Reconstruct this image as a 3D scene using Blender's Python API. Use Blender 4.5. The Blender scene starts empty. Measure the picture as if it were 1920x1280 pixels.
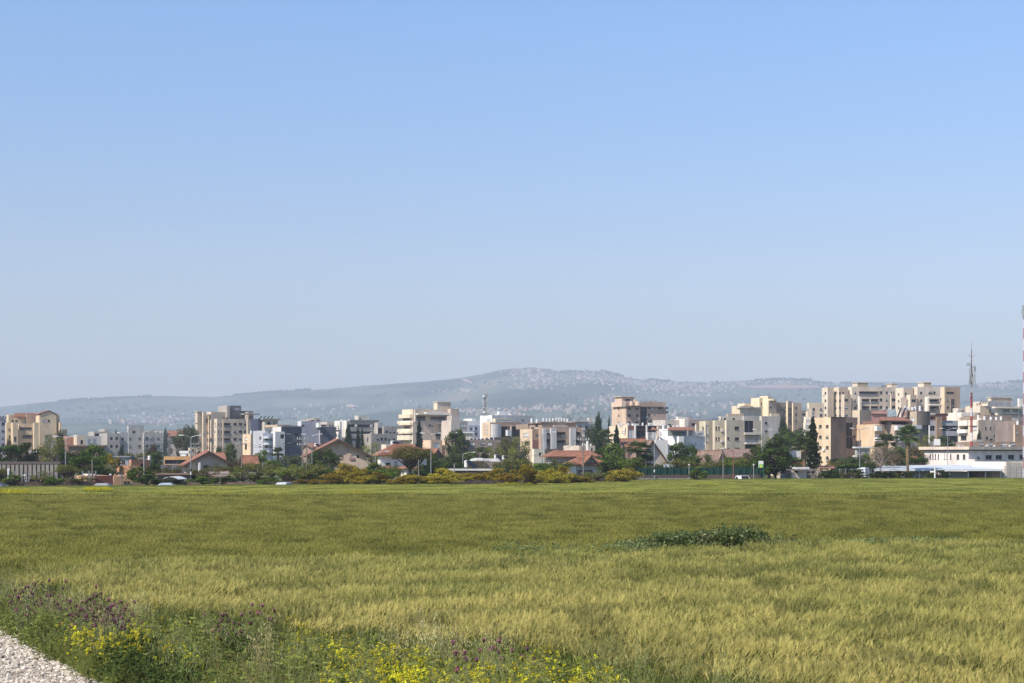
import bpy, math, random
import numpy as np
from mathutils import Vector
S = bpy.context.scene
COL = S.collection
F, HZ, CAMH = 3000.0, 855.0, 4.0          # focal length in photo pixels, horizon row, eye height above the field
# ---------------------------------------------------------------- camera
cam = bpy.data.cameras.new('camera'); cam.sensor_width = 36; cam.lens = F/1920*36
cam.shift_y = (HZ-640)/1920; cam.clip_start = .5; cam.clip_end = 60000
co = bpy.data.objects.new('camera', cam); COL.objects.link(co)
co.location = (0, 0, CAMH); co.rotation_euler = (math.radians(90), 0, 0); S.camera = co
# ---------------------------------------------------------------- light
SUN_AZ = (-.76, -.65); SUN_EL = 44
W = bpy.data.worlds.new('World'); S.world = W; W.use_nodes = True
nt = W.node_tree; bg = nt.nodes['Background']; sky = nt.nodes.new('ShaderNodeTexSky')
sky.sky_type = 'NISHITA'; sky.sun_disc = False; sky.sun_elevation = math.radians(SUN_EL)
sky.sun_rotation = math.atan2(SUN_AZ[0], SUN_AZ[1])
sky.air_density = 1.1; sky.dust_density = 0; sky.ozone_density = 8; sky.altitude = 50
# tint multiplied into the sky by height: the lower sky loses blue and brightness with falling elevation
_tc = nt.nodes.new('ShaderNodeTexCoord'); _sx = nt.nodes.new('ShaderNodeSeparateXYZ'); _cr = nt.nodes.new('ShaderNodeValToRGB'); _mu = nt.nodes.new('ShaderNodeMixRGB'); _mu.blend_type = 'MULTIPLY'; _mu.inputs[0].default_value = 1
nt.links.new(_tc.outputs['Generated'], _sx.inputs[0]); nt.links.new(_sx.outputs[2], _cr.inputs[0]); nt.links.new(sky.outputs[0], _mu.inputs[1]); nt.links.new(_cr.outputs[0], _mu.inputs[2])
SKYR = [(0., (.80, .66, .64)), (.068, (.86, .68, .62)), (.1175, (.98, .76, .68)), (.182, (.98, .84, .79)), (.27, (1., .955, .93)), (.5, (.93, .95, .97))]
for _i, (_p, _c) in enumerate(SKYR):
    _e = _cr.color_ramp.elements[_i] if _i < 2 else _cr.color_ramp.elements.new(_p)
    _e.position = _p; _e.color = (*_c, 1)
nt.links.new(_mu.outputs[0], bg.inputs[0]); bg.inputs[1].default_value = .15
sl = bpy.data.lights.new('sun', 'SUN'); sl.energy = 4.7; sl.angle = math.radians(.55); sl.color = (1, .93, .83)
so = bpy.data.objects.new('sun', sl); COL.objects.link(so)
_d = Vector((SUN_AZ[0]*math.cos(math.radians(SUN_EL)), SUN_AZ[1]*math.cos(math.radians(SUN_EL)), math.sin(math.radians(SUN_EL))))
so.rotation_euler = _d.to_track_quat('Z', 'Y').to_euler()
S.view_settings.view_transform = 'Standard'; S.view_settings.look = 'None'
S.view_settings.exposure = .42; S.view_settings.gamma = 1
S.cycles.use_denoising = True; S.cycles.denoiser = 'OPENIMAGEDENOISE'; S.cycles.denoising_input_passes = 'RGB_ALBEDO_NORMAL'; S.cycles.denoising_prefilter = 'NONE'
S.cycles.max_bounces = 5; S.cycles.diffuse_bounces = 2; S.cycles.glossy_bounces = 2
S.cycles.transmission_bounces = 3; S.cycles.transparent_max_bounces = 6; S.cycles.volume_bounces = 3
HAZE = 1.65e-4

# ---------------------------------------------------------------- helpers
rng = np.random.default_rng(7)
def zof(y, Y): return CAMH+(HZ-y)*Y/F
def tx(x): return (x-960)/F
def gp(x, y, h=0):                       # pixel of a point h metres above the field -> ground position
    Y = (CAMH-h)*F/(y-HZ); return tx(x)*Y, Y
def tag(o, label=None, cat=None, group=None, kind=None):
    if label: o['label'] = label
    if cat: o['category'] = cat
    if group: o['group'] = group
    if kind: o['kind'] = kind
    return o
def empty(name, loc, label, cat, group=None):
    o = bpy.data.objects.new(name, None); COL.objects.link(o); o.location = loc; o.empty_display_size = .5
    return tag(o, label, cat, group)
def mesh(name, v, f, mats, mi=None, col=None, smooth=False):
    me = bpy.data.meshes.new(name)
    me.from_pydata([tuple(p) for p in v], [], f)
    for m in mats: me.materials.append(m)
    if mi is not None: me.polygons.foreach_set('material_index', mi)
    if smooth: me.polygons.foreach_set('use_smooth', [True]*len(f))
    me.update(); return me
class MB:
    def __init__(s): s.v = []; s.f = []; s.m = []
    def quad(s, a, b, c, d, m=0):
        n = len(s.v); s.v += [a, b, c, d]; s.f.append((n, n+1, n+2, n+3)); s.m.append(m)
    def tri(s, a, b, c, m=0):
        n = len(s.v); s.v += [a, b, c]; s.f.append((n, n+1, n+2)); s.m.append(m)
    def prism(s, pts, off, m=0):         # polygon extruded by a vector
        n = len(s.v); k = len(pts); s.v += [tuple(p) for p in pts]+[tuple(np.add(p, off)) for p in pts]
        s.f.append(tuple(range(n, n+k))[::-1]); s.f.append(tuple(range(n+k, n+2*k)))
        for i in range(k):
            j = (i+1) % k; s.f.append((n+i, n+j, n+k+j, n+k+i))
        s.m += [m]*(k+2)
    def box(s, o, a, b, c, m=0):         # corner and three edge vectors
        o, a, b, c = map(np.array, (o, a, b, c)); s.prism([o, o+a, o+a+b, o+b], c, m)
    def cbox(s, c, sx, sy, sz, m=0): s.box((c[0]-sx/2, c[1]-sy/2, c[2]), (sx, 0, 0), (0, sy, 0), (0, 0, sz), m)
    def tube(s, p, q, r0, r1=None, k=8, m=0):
        p = np.array(p, float); q = np.array(q, float); r1 = r0 if r1 is None else r1
        d = q-p; L = np.linalg.norm(d); d = d/L
        a = np.cross(d, (0, 0, 1) if abs(d[2]) < .9 else (1, 0, 0)); a /= np.linalg.norm(a); b = np.cross(d, a)
        n = len(s.v)
        for c, r in ((p, r0), (q, r1)):
            for i in range(k):
                t = 2*math.pi*i/k; s.v.append(tuple(c+r*(a*math.cos(t)+b*math.sin(t))))
        for i in range(k):
            j = (i+1) % k; s.f.append((n+i, n+j, n+k+j, n+k+i)); s.m.append(m)
        s.f.append(tuple(range(n, n+k))[::-1]); s.f.append(tuple(range(n+k, n+2*k))); s.m += [m, m]
    def build(s, name, mats, parent=None, org=(0, 0, 0), smooth=False):
        o = np.array(org, float); me = mesh(name, [np.array(p, float)-o for p in s.v], s.f, mats, s.m, smooth=smooth)
        ob = bpy.data.objects.new(name, me); COL.objects.link(ob)
        if parent: ob.parent = parent
        return ob
def kids(o): return [c for c in ALLKIDS.get(o.name, [])]
ALLKIDS = {}
def copy_tree(o, parent=None):
    c = o.copy(); COL.objects.link(c)
    if parent: c.parent = parent
    for ch in o.children: copy_tree(ch, c)
    return c

# ---------------------------------------------------------------- materials
_mc = {}
def N(t, ty, **kw):
    n = t.nodes.new('ShaderNode'+ty)
    for k, v in kw.items(): setattr(n, k, v)
    return n
def mat(name, c, rough=.9, var=.12, scale=.6, stretch=1., spec=.25, metal=0, bump=0, c2=None, c2f=.5):
    key = (name, tuple(c), rough, var, scale)
    if key in _mc: return _mc[key]
    m = bpy.data.materials.new(name); m.use_nodes = True; t = m.node_tree; b = t.nodes['Principled BSDF']
    b.inputs['Roughness'].default_value = rough; b.inputs['Specular IOR Level'].default_value = spec; b.inputs['Metallic'].default_value = metal
    g = N(t, 'NewGeometry'); mp = N(t, 'Mapping'); mp.inputs['Scale'].default_value = (1, 1, stretch)
    t.links.new(g.outputs['Position'], mp.inputs[0])
    n = N(t, 'TexNoise'); n.inputs['Scale'].default_value = scale; n.inputs['Detail'].default_value = 4; n.inputs['Roughness'].default_value = .65
    t.links.new(mp.outputs[0], n.inputs['Vector'])
    r = N(t, 'MapRange'); r.inputs[1].default_value = .3; r.inputs[2].default_value = .7
    r.inputs[3].default_value = 1-var; r.inputs[4].default_value = 1+var*.5; t.links.new(n.outputs[0], r.inputs[0])
    mx = N(t, 'VectorMath', operation='SCALE'); mx.inputs[0].default_value = c[:3]; t.links.new(r.outputs[0], mx.inputs['Scale'])
    if c2:
        n2 = N(t, 'TexNoise'); n2.inputs['Scale'].default_value = scale*.37; n2.inputs['Detail'].default_value = 3; t.links.new(mp.outputs[0], n2.inputs['Vector'])
        r2 = N(t, 'MapRange'); r2.inputs[1].default_value = c2f-.07; r2.inputs[2].default_value = c2f+.07; t.links.new(n2.outputs[0], r2.inputs[0])
        mm = N(t, 'MixRGB'); mm.inputs[2].default_value = (*c2, 1); t.links.new(r2.outputs[0], mm.inputs[0]); t.links.new(mx.outputs[0], mm.inputs[1])
        t.links.new(mm.outputs[0], b.inputs['Base Color'])
    else: t.links.new(mx.outputs[0], b.inputs['Base Color'])
    if bump:
        bp = N(t, 'Bump'); bp.inputs['Strength'].default_value = bump; bp.inputs['Distance'].default_value = .1
        t.links.new(n.outputs[0], bp.inputs['Height']); t.links.new(bp.outputs[0], b.inputs['Normal'])
    _mc[key] = m; return m
def wallm(c): return mat('painted_wall', (c[0]*1.03, c[1]*.99, c[2]*.94), .92, .26, .5, .3)
def tilem(nm='roof_tiles', k0=(.13, .055, .035), k1=(.29, .12, .065), k2=(.38, .19, .12)):
    if nm in _mc: return _mc[nm]
    m = bpy.data.materials.new(nm); m.use_nodes = True; t = m.node_tree; b = t.nodes['Principled BSDF']
    b.inputs['Roughness'].default_value = .85
    g = N(t, 'NewGeometry'); n = N(t, 'TexNoise'); n.inputs['Scale'].default_value = 1.3; n.inputs['Detail'].default_value = 5; n.inputs['Roughness'].default_value = .7
    t.links.new(g.outputs['Position'], n.inputs['Vector'])
    r = N(t, 'ValToRGB'); e = r.color_ramp.elements
    e[0].position = .3; e[0].color = (*k0, 1); e[1].position = .72; e[1].color = (*k2, 1)
    x = r.color_ramp.elements.new(.5); x.color = (*k1, 1)
    t.links.new(n.outputs[0], r.inputs[0])
    w = N(t, 'TexWave'); w.wave_type = 'BANDS'; w.bands_direction = 'Z'; w.inputs['Scale'].default_value = 2.2; w.inputs['Distortion'].default_value = .6
    t.links.new(g.outputs['Position'], w.inputs['Vector'])
    bp = N(t, 'Bump'); bp.inputs['Strength'].default_value = .5; bp.inputs['Distance'].default_value = .06
    t.links.new(w.outputs[0], bp.inputs['Height']); t.links.new(bp.outputs[0], b.inputs['Normal'])
    t.links.new(r.outputs[0], b.inputs['Base Color']); _mc[nm] = m; return m
def leafm(name, c, c2, tr=.25, oscale=6.):
    m = bpy.data.materials.new(name); m.use_nodes = True; t = m.node_tree; b = t.nodes['Principled BSDF']
    b.inputs['Roughness'].default_value = .75; b.inputs['Specular IOR Level'].default_value = .07
    tc = N(t, 'TexCoord'); n = N(t, 'TexNoise'); n.inputs['Scale'].default_value = oscale; n.inputs['Detail'].default_value = 2
    t.links.new(tc.outputs['Object'], n.inputs['Vector']); oi = N(t, 'ObjectInfo')
    r = N(t, 'MapRange'); r.inputs[1].default_value = .35; r.inputs[2].default_value = .65; t.links.new(n.outputs[0], r.inputs[0])
    mx = N(t, 'MixRGB'); mx.inputs[1].default_value = (*c, 1); mx.inputs[2].default_value = (*c2, 1); t.links.new(r.outputs[0], mx.inputs[0])
    hs = N(t, 'HueSaturation'); r2 = N(t, 'MapRange'); r2.inputs[3].default_value = .72; r2.inputs[4].default_value = 1.25
    t.links.new(oi.outputs['Random'], r2.inputs[0]); t.links.new(r2.outputs[0], hs.inputs['Value'])
    r3 = N(t, 'MapRange'); r3.inputs[3].default_value = .485; r3.inputs[4].default_value = .515; t.links.new(oi.outputs['Random'], r3.inputs[0]); t.links.new(r3.outputs[0], hs.inputs['Hue'])
    t.links.new(mx.outputs[0], hs.inputs['Color']); t.links.new(hs.outputs[0], b.inputs['Base Color'])
    tl = N(t, 'BsdfTranslucent'); t.links.new(hs.outputs[0], tl.inputs[0]); ms = N(t, 'MixShader'); ms.inputs[0].default_value = tr
    t.links.new(b.outputs[0], ms.inputs[1]); t.links.new(tl.outputs[0], ms.inputs[2]); t.links.new(ms.outputs[0], t.nodes['Material Output'].inputs[0])
    return m
GLASS = mat('window_glass', (.014, .018, .026), .3, .3, .3, spec=.2)
FRAMEM = mat('window_frame', (.26, .25, .24), .5, .05)
SHUT = mat('shutter', (.62, .61, .58), .7, .08)
DARK = mat('opening_shade', (.03, .028, .026), .9, .1)  # near-black panels that stand in for the shade inside openings
RAILM = mat('railing', (.16, .17, .18), .5, .1)
METAL = mat('galvanised_steel', (.31, .315, .32), .45, .1, metal=.3)
WHITE = mat('white_paint', (.70, .68, .65), .6, .07)
PANEL = mat('solar_panel', (.012, .014, .022), .5, .2, spec=.15)
BARK = mat('bark', (.10, .075, .05), .95, .3, 3, 1, bump=.4)
CONC = mat('concrete', (.33, .31, .28), .92, .2, .6)
TILE = tilem()
OLDT = tilem('old_tiles', (.10, .06, .045), (.24, .15, .11), (.34, .25, .19))
# ---------------------------------------------------------------- ground, hills
def fbm(x, y, seed, oct=5, base=1.):
    r = np.random.default_rng(seed); z = np.zeros_like(x, float); a = 1.
    for o in range(oct):
        for k in range(4):
            th = r.uniform(0, 2*math.pi); ph = r.uniform(0, 2*math.pi); fr = base*2**o*r.uniform(.7, 1.3)
            z += a*np.sin((x*math.cos(th)+y*math.sin(th))*fr+ph+1.3*np.sin((x*math.sin(th)-y*math.cos(th))*fr*.6+ph*2))/4
        a *= .5
    return z
RIDGE = [(-600, 775), (-200, 768), (0, 762), (60, 755), (150, 748), (210, 746), (300, 741), (400, 743), (500, 735), (600, 729), (700, 721), (800, 714),
         (860, 708), (900, 701), (940, 692), (990, 688), (1030, 690), (1045, 695), (1070, 692), (1130, 695), (1160, 703), (1190, 709), (1240, 713),
         (1330, 716), (1400, 712), (1460, 710), (1520, 711), (1570, 717), (1650, 719), (1800, 721), (1860, 716), (1920, 714), (2100, 712), (2500, 730)]
YR = 8000.
_rx = np.array([tx(p[0])*YR for p in RIDGE]); _rz = np.array([zof(p[1], YR) for p in RIDGE])
def hill(X, Y):
    X = np.asarray(X, float); Y = np.asarray(Y, float)
    H = np.interp(X*YR/np.clip(Y, 5500, YR), _rx, _rz)
    t = np.clip((Y-2500)/(YR-2500), 0, 1)
    n = fbm(X/900, Y/700, 3, 5)
    spur = fbm(X/420, Y/1600, 11, 4)
    z = H*(.12*t+.88*t**1.55)+(n*34+spur*26)*np.sin(np.pi*t)**.8*(t < 1)
    z = z+14*np.exp(-((Y-5200)/500)**2)*(1+np.sin(X/600+1))
    b = np.clip((Y-YR)/2500, 0, 1); z = z*(1-b*.5)
    lim = CAMH+(H-CAMH)*Y/YR*.965
    z = np.where(Y < YR*.93, np.minimum(z, lim), z)
    return np.where(Y <= 2500, -3., z-3*(1-t))
def make_hills():
    nx, ny = 420, 170
    xs = np.linspace(-4200, 4200, nx); ys = np.concatenate([np.linspace(2500, 8000, 140), np.linspace(8040, 9600, 30)])
    XX, YY = np.meshgrid(xs, ys); ZZ = hill(XX, YY)
    v = np.stack([XX, YY, ZZ], -1).reshape(-1, 3)
    f = [(j*nx+i, j*nx+i+1, (j+1)*nx+i+1, (j+1)*nx+i) for j in range(len(ys)-1) for i in range(nx-1)]
    m = bpy.data.materials.new('hillside'); m.use_nodes = True; t = m.node_tree; b = t.nodes['Principled BSDF']; b.inputs['Roughness'].default_value = 1; b.inputs['Specular IOR Level'].default_value = .1
    g = N(t, 'NewGeometry')
    n = N(t, 'TexNoise'); n.inputs['Scale'].default_value = .0022; n.inputs['Detail'].default_value = 9; n.inputs['Roughness'].default_value = .62
    mp = N(t, 'Mapping'); mp.inputs['Scale'].default_value = (1, .5, 3.5); t.links.new(g.outputs['Position'], mp.inputs[0]); t.links.new(mp.outputs[0], n.inputs['Vector'])
    r = N(t, 'ValToRGB'); e = r.color_ramp.elements
    e[0].position = .38; e[0].color = (.035, .065, .04, 1); e[1].position = .7; e[1].color = (.24, .20, .13, 1)
    for p, c in ((.47, (.065, .095, .055, 1)), (.52, (.10, .14, .085, 1)), (.6, (.13, .16, .10, 1))):
        x = r.color_ramp.elements.new(p); x.color = c
    t.links.new(n.outputs[0], r.inputs[0]); t.links.new(r.outputs[0], b.inputs['Base Color'])
    o = bpy.data.objects.new('hills', mesh('hills', v, f, [m], smooth=True)); COL.objects.link(o)
    tag(o, 'long hazy blue-green hill range with a town spread over its summit', 'hills', kind='structure')
make_hills()
def hillhit(x, y):
    t = tx(x); s = (HZ-y)/F
    Y = np.linspace(2600, 8300, 700); z = hill(t*Y, Y); k = np.nonzero(z > CAMH+s*Y)[0]
    if not len(k): return None
    return t*Y[k[0]], Y[k[0]], z[k[0]]
EDGEP = [(-150, 184), (-66, 197), (-30, 211), (0, 222), (22, 258), (50, 268), (88, 275), (170, 285)]
def edgeY(X): return np.interp(X, [p[0] for p in EDGEP], [p[1] for p in EDGEP])
# ground: one sheet to the foot of the hills
def make_ground():
    m = bpy.data.materials.new('ground'); m.use_nodes = True; t = m.node_tree; b = t.nodes['Principled BSDF']; b.inputs['Roughness'].default_value = 1; b.inputs['Specular IOR Level'].default_value = .1
    g = N(t, 'NewGeometry'); n = N(t, 'TexNoise'); n.inputs['Scale'].default_value = .35; n.inputs['Detail'].default_value = 7; t.links.new(g.outputs['Position'], n.inputs['Vector'])
    r = N(t, 'ValToRGB'); e = r.color_ramp.elements
    e[0].position = .35; e[0].color = (.045, .06, .02, 1); e[1].position = .7; e[1].color = (.17, .14, .07, 1); x = e.new(.5); x.color = (.09, .10, .035, 1)
    t.links.new(n.outputs[0], r.inputs[0]); t.links.new(r.outputs[0], b.inputs['Base Color'])
    # flat land with the road lying in a shallow cutting at both ends of the field edge
    xs = np.unique(np.concatenate([[-4200, -150], np.linspace(-149, 170, 160), [4200]])); off = [None, -1, 1.5, 3, 8.5, 10.5, None]
    V = []; nx = len(xs)
    for k, o_ in enumerate([-1, 0, 1, 2, 3, 4, 5]):
        for x in xs:
            e_ = float(edgeY(x)); dep = np.clip((-27-x)/4, 0, 1)+np.clip((x-28)/5, 0, 1); dep = dep*np.clip((x+150)/20, 0, 1)*np.clip((170-x)/20, 0, 1)
            V.append((x, -60 if k == 0 else 9600 if k == 6 else e_+off[k], -.9*dep if k in (3, 4) else 0.))
    Fq = [(k*nx+i, k*nx+i+1, (k+1)*nx+i+1, (k+1)*nx+i) for k in range(6) for i in range(nx-1)]
    me = mesh('ground', V, Fq, [m])
    o = bpy.data.objects.new('ground', me); COL.objects.link(o); tag(o, 'flat green-brown farmland and verge under the crop', 'ground', kind='structure')
    rd = MB(); asp = mat('asphalt', (.06, .06, .062), .9, .2, .8)
    X_ = list(np.linspace(-150, 170, 100)); zr_ = lambda x: -.9*(np.clip((-27-x)/4, 0, 1)+np.clip((x-28)/5, 0, 1))*np.clip((x+150)/20, 0, 1)*np.clip((170-x)/20, 0, 1)+.03
    for x0, x1 in zip(X_, X_[1:]): rd.quad((x0, float(edgeY(x0))+3.1, zr_(x0)), (x1, float(edgeY(x1))+3.1, zr_(x1)), (x1, float(edgeY(x1))+8.4, zr_(x1)), (x0, float(edgeY(x0))+8.4, zr_(x0)))
    tag(rd.build('road', [asp]), 'grey road running along the town side of the field', 'road', kind='structure')
make_ground()
# haze over everything, the sky outside it
hz = MB(); hz.box((-7000, -60, -4.5), (14000, 0, 0), (0, 10500, 0), (0, 0, 484.5))
hm = bpy.data.materials.new('haze'); hm.use_nodes = True; t = hm.node_tree; t.nodes.clear()
pv = N(t, 'VolumePrincipled'); pv.inputs['Density'].default_value = HAZE; pv.inputs['Color'].default_value = (.645, .685, .80, 1); pv.inputs['Anisotropy'].default_value = 0
mo = N(t, 'OutputMaterial'); t.links.new(pv.outputs[0], mo.inputs['Volume'])
tag(hz.build('haze', [hm]), 'thin pale blue haze over field, town and hills', 'haze', kind='stuff')

# houses on the far hillside
def hill_houses():
    protos = []
    cols = [(.50, .46, .41), (.40, .34, .28), (.58, .56, .53), (.42, .31, .25)]
    for i, c in enumerate(cols):
        b = MB(); w = (14, 18, 12, 16)[i]; h = (8, 10, 7, 9)[i]
        b.box((-w/2, -6, -6), (w, 0, 0), (0, 12, 0), (0, 0, h+6)); b.box((-w/4, -3, h), (w/3, 0, 0), (0, 6, 0), (0, 0, 2.5))
        for k in range(3):
            for z in (1.5, 4.8): b.box((-w/2+1.5+k*w*.31, -6.1, z), (1.8, 0, 0), (0, .1, 0), (0, 0, 1.5), 1)
        protos.append(mesh('hillside_house', b.v, b.f, [wallm(c), GLASS], b.m))
    r = np.random.default_rng(5); pts = []
    clus = [ # x, y, sx, sy, n
        (990, 697, 45, 8, 110), (1010, 712, 45, 12, 120), (1090, 706, 45, 10, 120), (1150, 712, 40, 8, 80), (1200, 716, 45, 6, 60), (1260, 722, 60, 9, 130),
        (1320, 727, 50, 9, 100), (1380, 719, 45, 6, 70), (1290, 738, 40, 8, 50), (1000, 725, 50, 6, 30), (300, 786, 45, 9, 80), (350, 780, 25, 8, 30),
        (240, 792, 20, 6, 16), (1040, 767, 60, 5, 70), (880, 772, 40, 5, 40), (940, 776, 40, 4, 30), (1130, 752, 30, 8, 24), (600, 768, 60, 8, 16),
        (570, 775, 60, 6, 12), (840, 735, 30, 6, 14), (760, 752, 30, 6, 12), (1350, 760, 40, 6, 20), (1265, 775, 30, 7, 30), (1870, 722, 45, 6, 90),
        (1470, 716, 40, 4, 40), (1560, 722, 40, 4, 24), (200, 780, 60, 10, 10), (670, 765, 30, 5, 8), (1230, 730, 60, 8, 50), (1110, 690, 40, 4, 20)]
    for cx, cy, sx, sy, n in clus:
        for _ in range(n):
            x = r.normal(cx, sx*.6); y = r.normal(cy, sy*.6); h = hillhit(x, y)
            if h: pts.append(h)
    r.shuffle(pts); pts = sorted(pts, key=lambda p: p[1])
    pts = [pts[i] for i in range(len(pts))]
    for i, p in enumerate(pts[:300]):
        o = bpy.data.objects.new('hillside_house', protos[r.integers(4)]); COL.objects.link(o)
        o.location = (p[0], p[1], p[2]); o.rotation_euler = (0, 0, r.uniform(-.6, .6)); s = r.uniform(.4, .9); o.scale = (s, s, s*r.uniform(.8, 1.3))
        tag(o, 'tiny pale flat-roofed house among many on the distant hazy hillside', 'house', 'houses on the far hillside')
    b = MB(); mats = [wallm(c) for c in cols]
    for p in pts[300:]:
        s = r.uniform(.38, .85); w = r.uniform(9, 17)*s; h = r.uniform(5, 12)*s; a = r.uniform(-.5, .5); c, sn = math.cos(a), math.sin(a); k = int(r.integers(4))
        b.box((p[0], p[1], p[2]-6), (w*c, w*sn, 0), (-12*sn, 12*c, 0), (0, 0, h+6), k)
    tag(b.build('hilltop_town', mats), 'dense mass of tiny pale buildings covering the hill summit and slopes', 'town', kind='stuff')
    # trees along the ridge and on the slopes
    n = 5200; x = r.uniform(-40, 1960, n); P = []
    for i in range(n):
        if r.random() < .55:
            Y = YR-r.uniform(0, 60); X = tx(x[i])*Y; z = float(hill(X, Y))
            if fbm(np.array([X/120.]), np.array([0.]), 9, 3)[0] < .15: continue
            P.append((X, Y, z))
        else:
            h = hillhit(x[i], r.uniform(715, 800))
            if h and fbm(np.array([h[0]/300.]), np.array([h[1]/300.]), 21, 3)[0] > .1: P.append(h)
    b = MB()
    for X, Y, z in P:
        s = r.uniform(5, 12); k = len(b.v); c = [(X, Y, z+s*1.1)]+[(X+s*.8*math.cos(q)*r.uniform(.7, 1.2), Y+s*.8*math.sin(q), z+s*.35*r.uniform(.6, 1.6)) for q in np.arange(6)*1.047]
        c.append((X, Y, z-3)); b.v += c
        for q in range(6): b.f += [(k, k+1+q, k+1+(q+1) % 6), (k+7, k+1+(q+1) % 6, k+1+q)]; b.m += [0, 0]
    tag(b.build('hillside_woodland', [mat('far_foliage', (.045, .07, .04), 1, .2, .01)]), 'scattered dark trees along the hill ridge and slopes', 'woodland', kind='stuff')
    # bare earth cuttings
    for pts, lab, c in (([(850, 709), (866, 709), (886, 715), (884, 719), (868, 714)], 'pale bare earth cutting on the left shoulder of the hill', (.5, .36, .26)),
                     ([(1385, 727), (1430, 722), (1470, 721), (1535, 723), (1540, 727), (1480, 729), (1440, 728)], 'wide pinkish quarried terrace on the right part of the ridge', (.42, .26, .18)),
                     ([(648, 759), (660, 757), (670, 761), (662, 764), (650, 764)], 'small pink bare patch low on the left slope', (.5, .34, .24)),
                     ([(860, 728), (885, 730), (880, 737), (870, 735)], 'pale scraped slope below the cutting', (.4, .33, .26)),
                     ([(1010, 797), (1010, 797), (1010, 797)], '', 0)):
        if not lab: continue
        h = [hillhit(*p) for p in pts]; h = [q for q in h if q]
        if len(h) < 4: continue
        c0 = np.mean(h, 0); b = MB(); k = 6
        ring = [np.array(q, float) for q in h]
        for i in range(len(ring)):
            A, B = ring[i], ring[(i+1) % len(ring)]
            for a in range(k):
                def P(u, v):
                    q = c0+(A*(1-v)+B*v-c0)*u; return (q[0], q[1]-3, float(hill(q[0], q[1]))+3)
                b.quad(P(a/k, 0), P((a+1)/k, 0), P((a+1)/k, 1), P(a/k, 1))
        tag(b.build('bare_earth', [mat('bare_earth', c, 1, .25, .02)]), lab, 'bare earth', kind='structure')
hill_houses()
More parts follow.
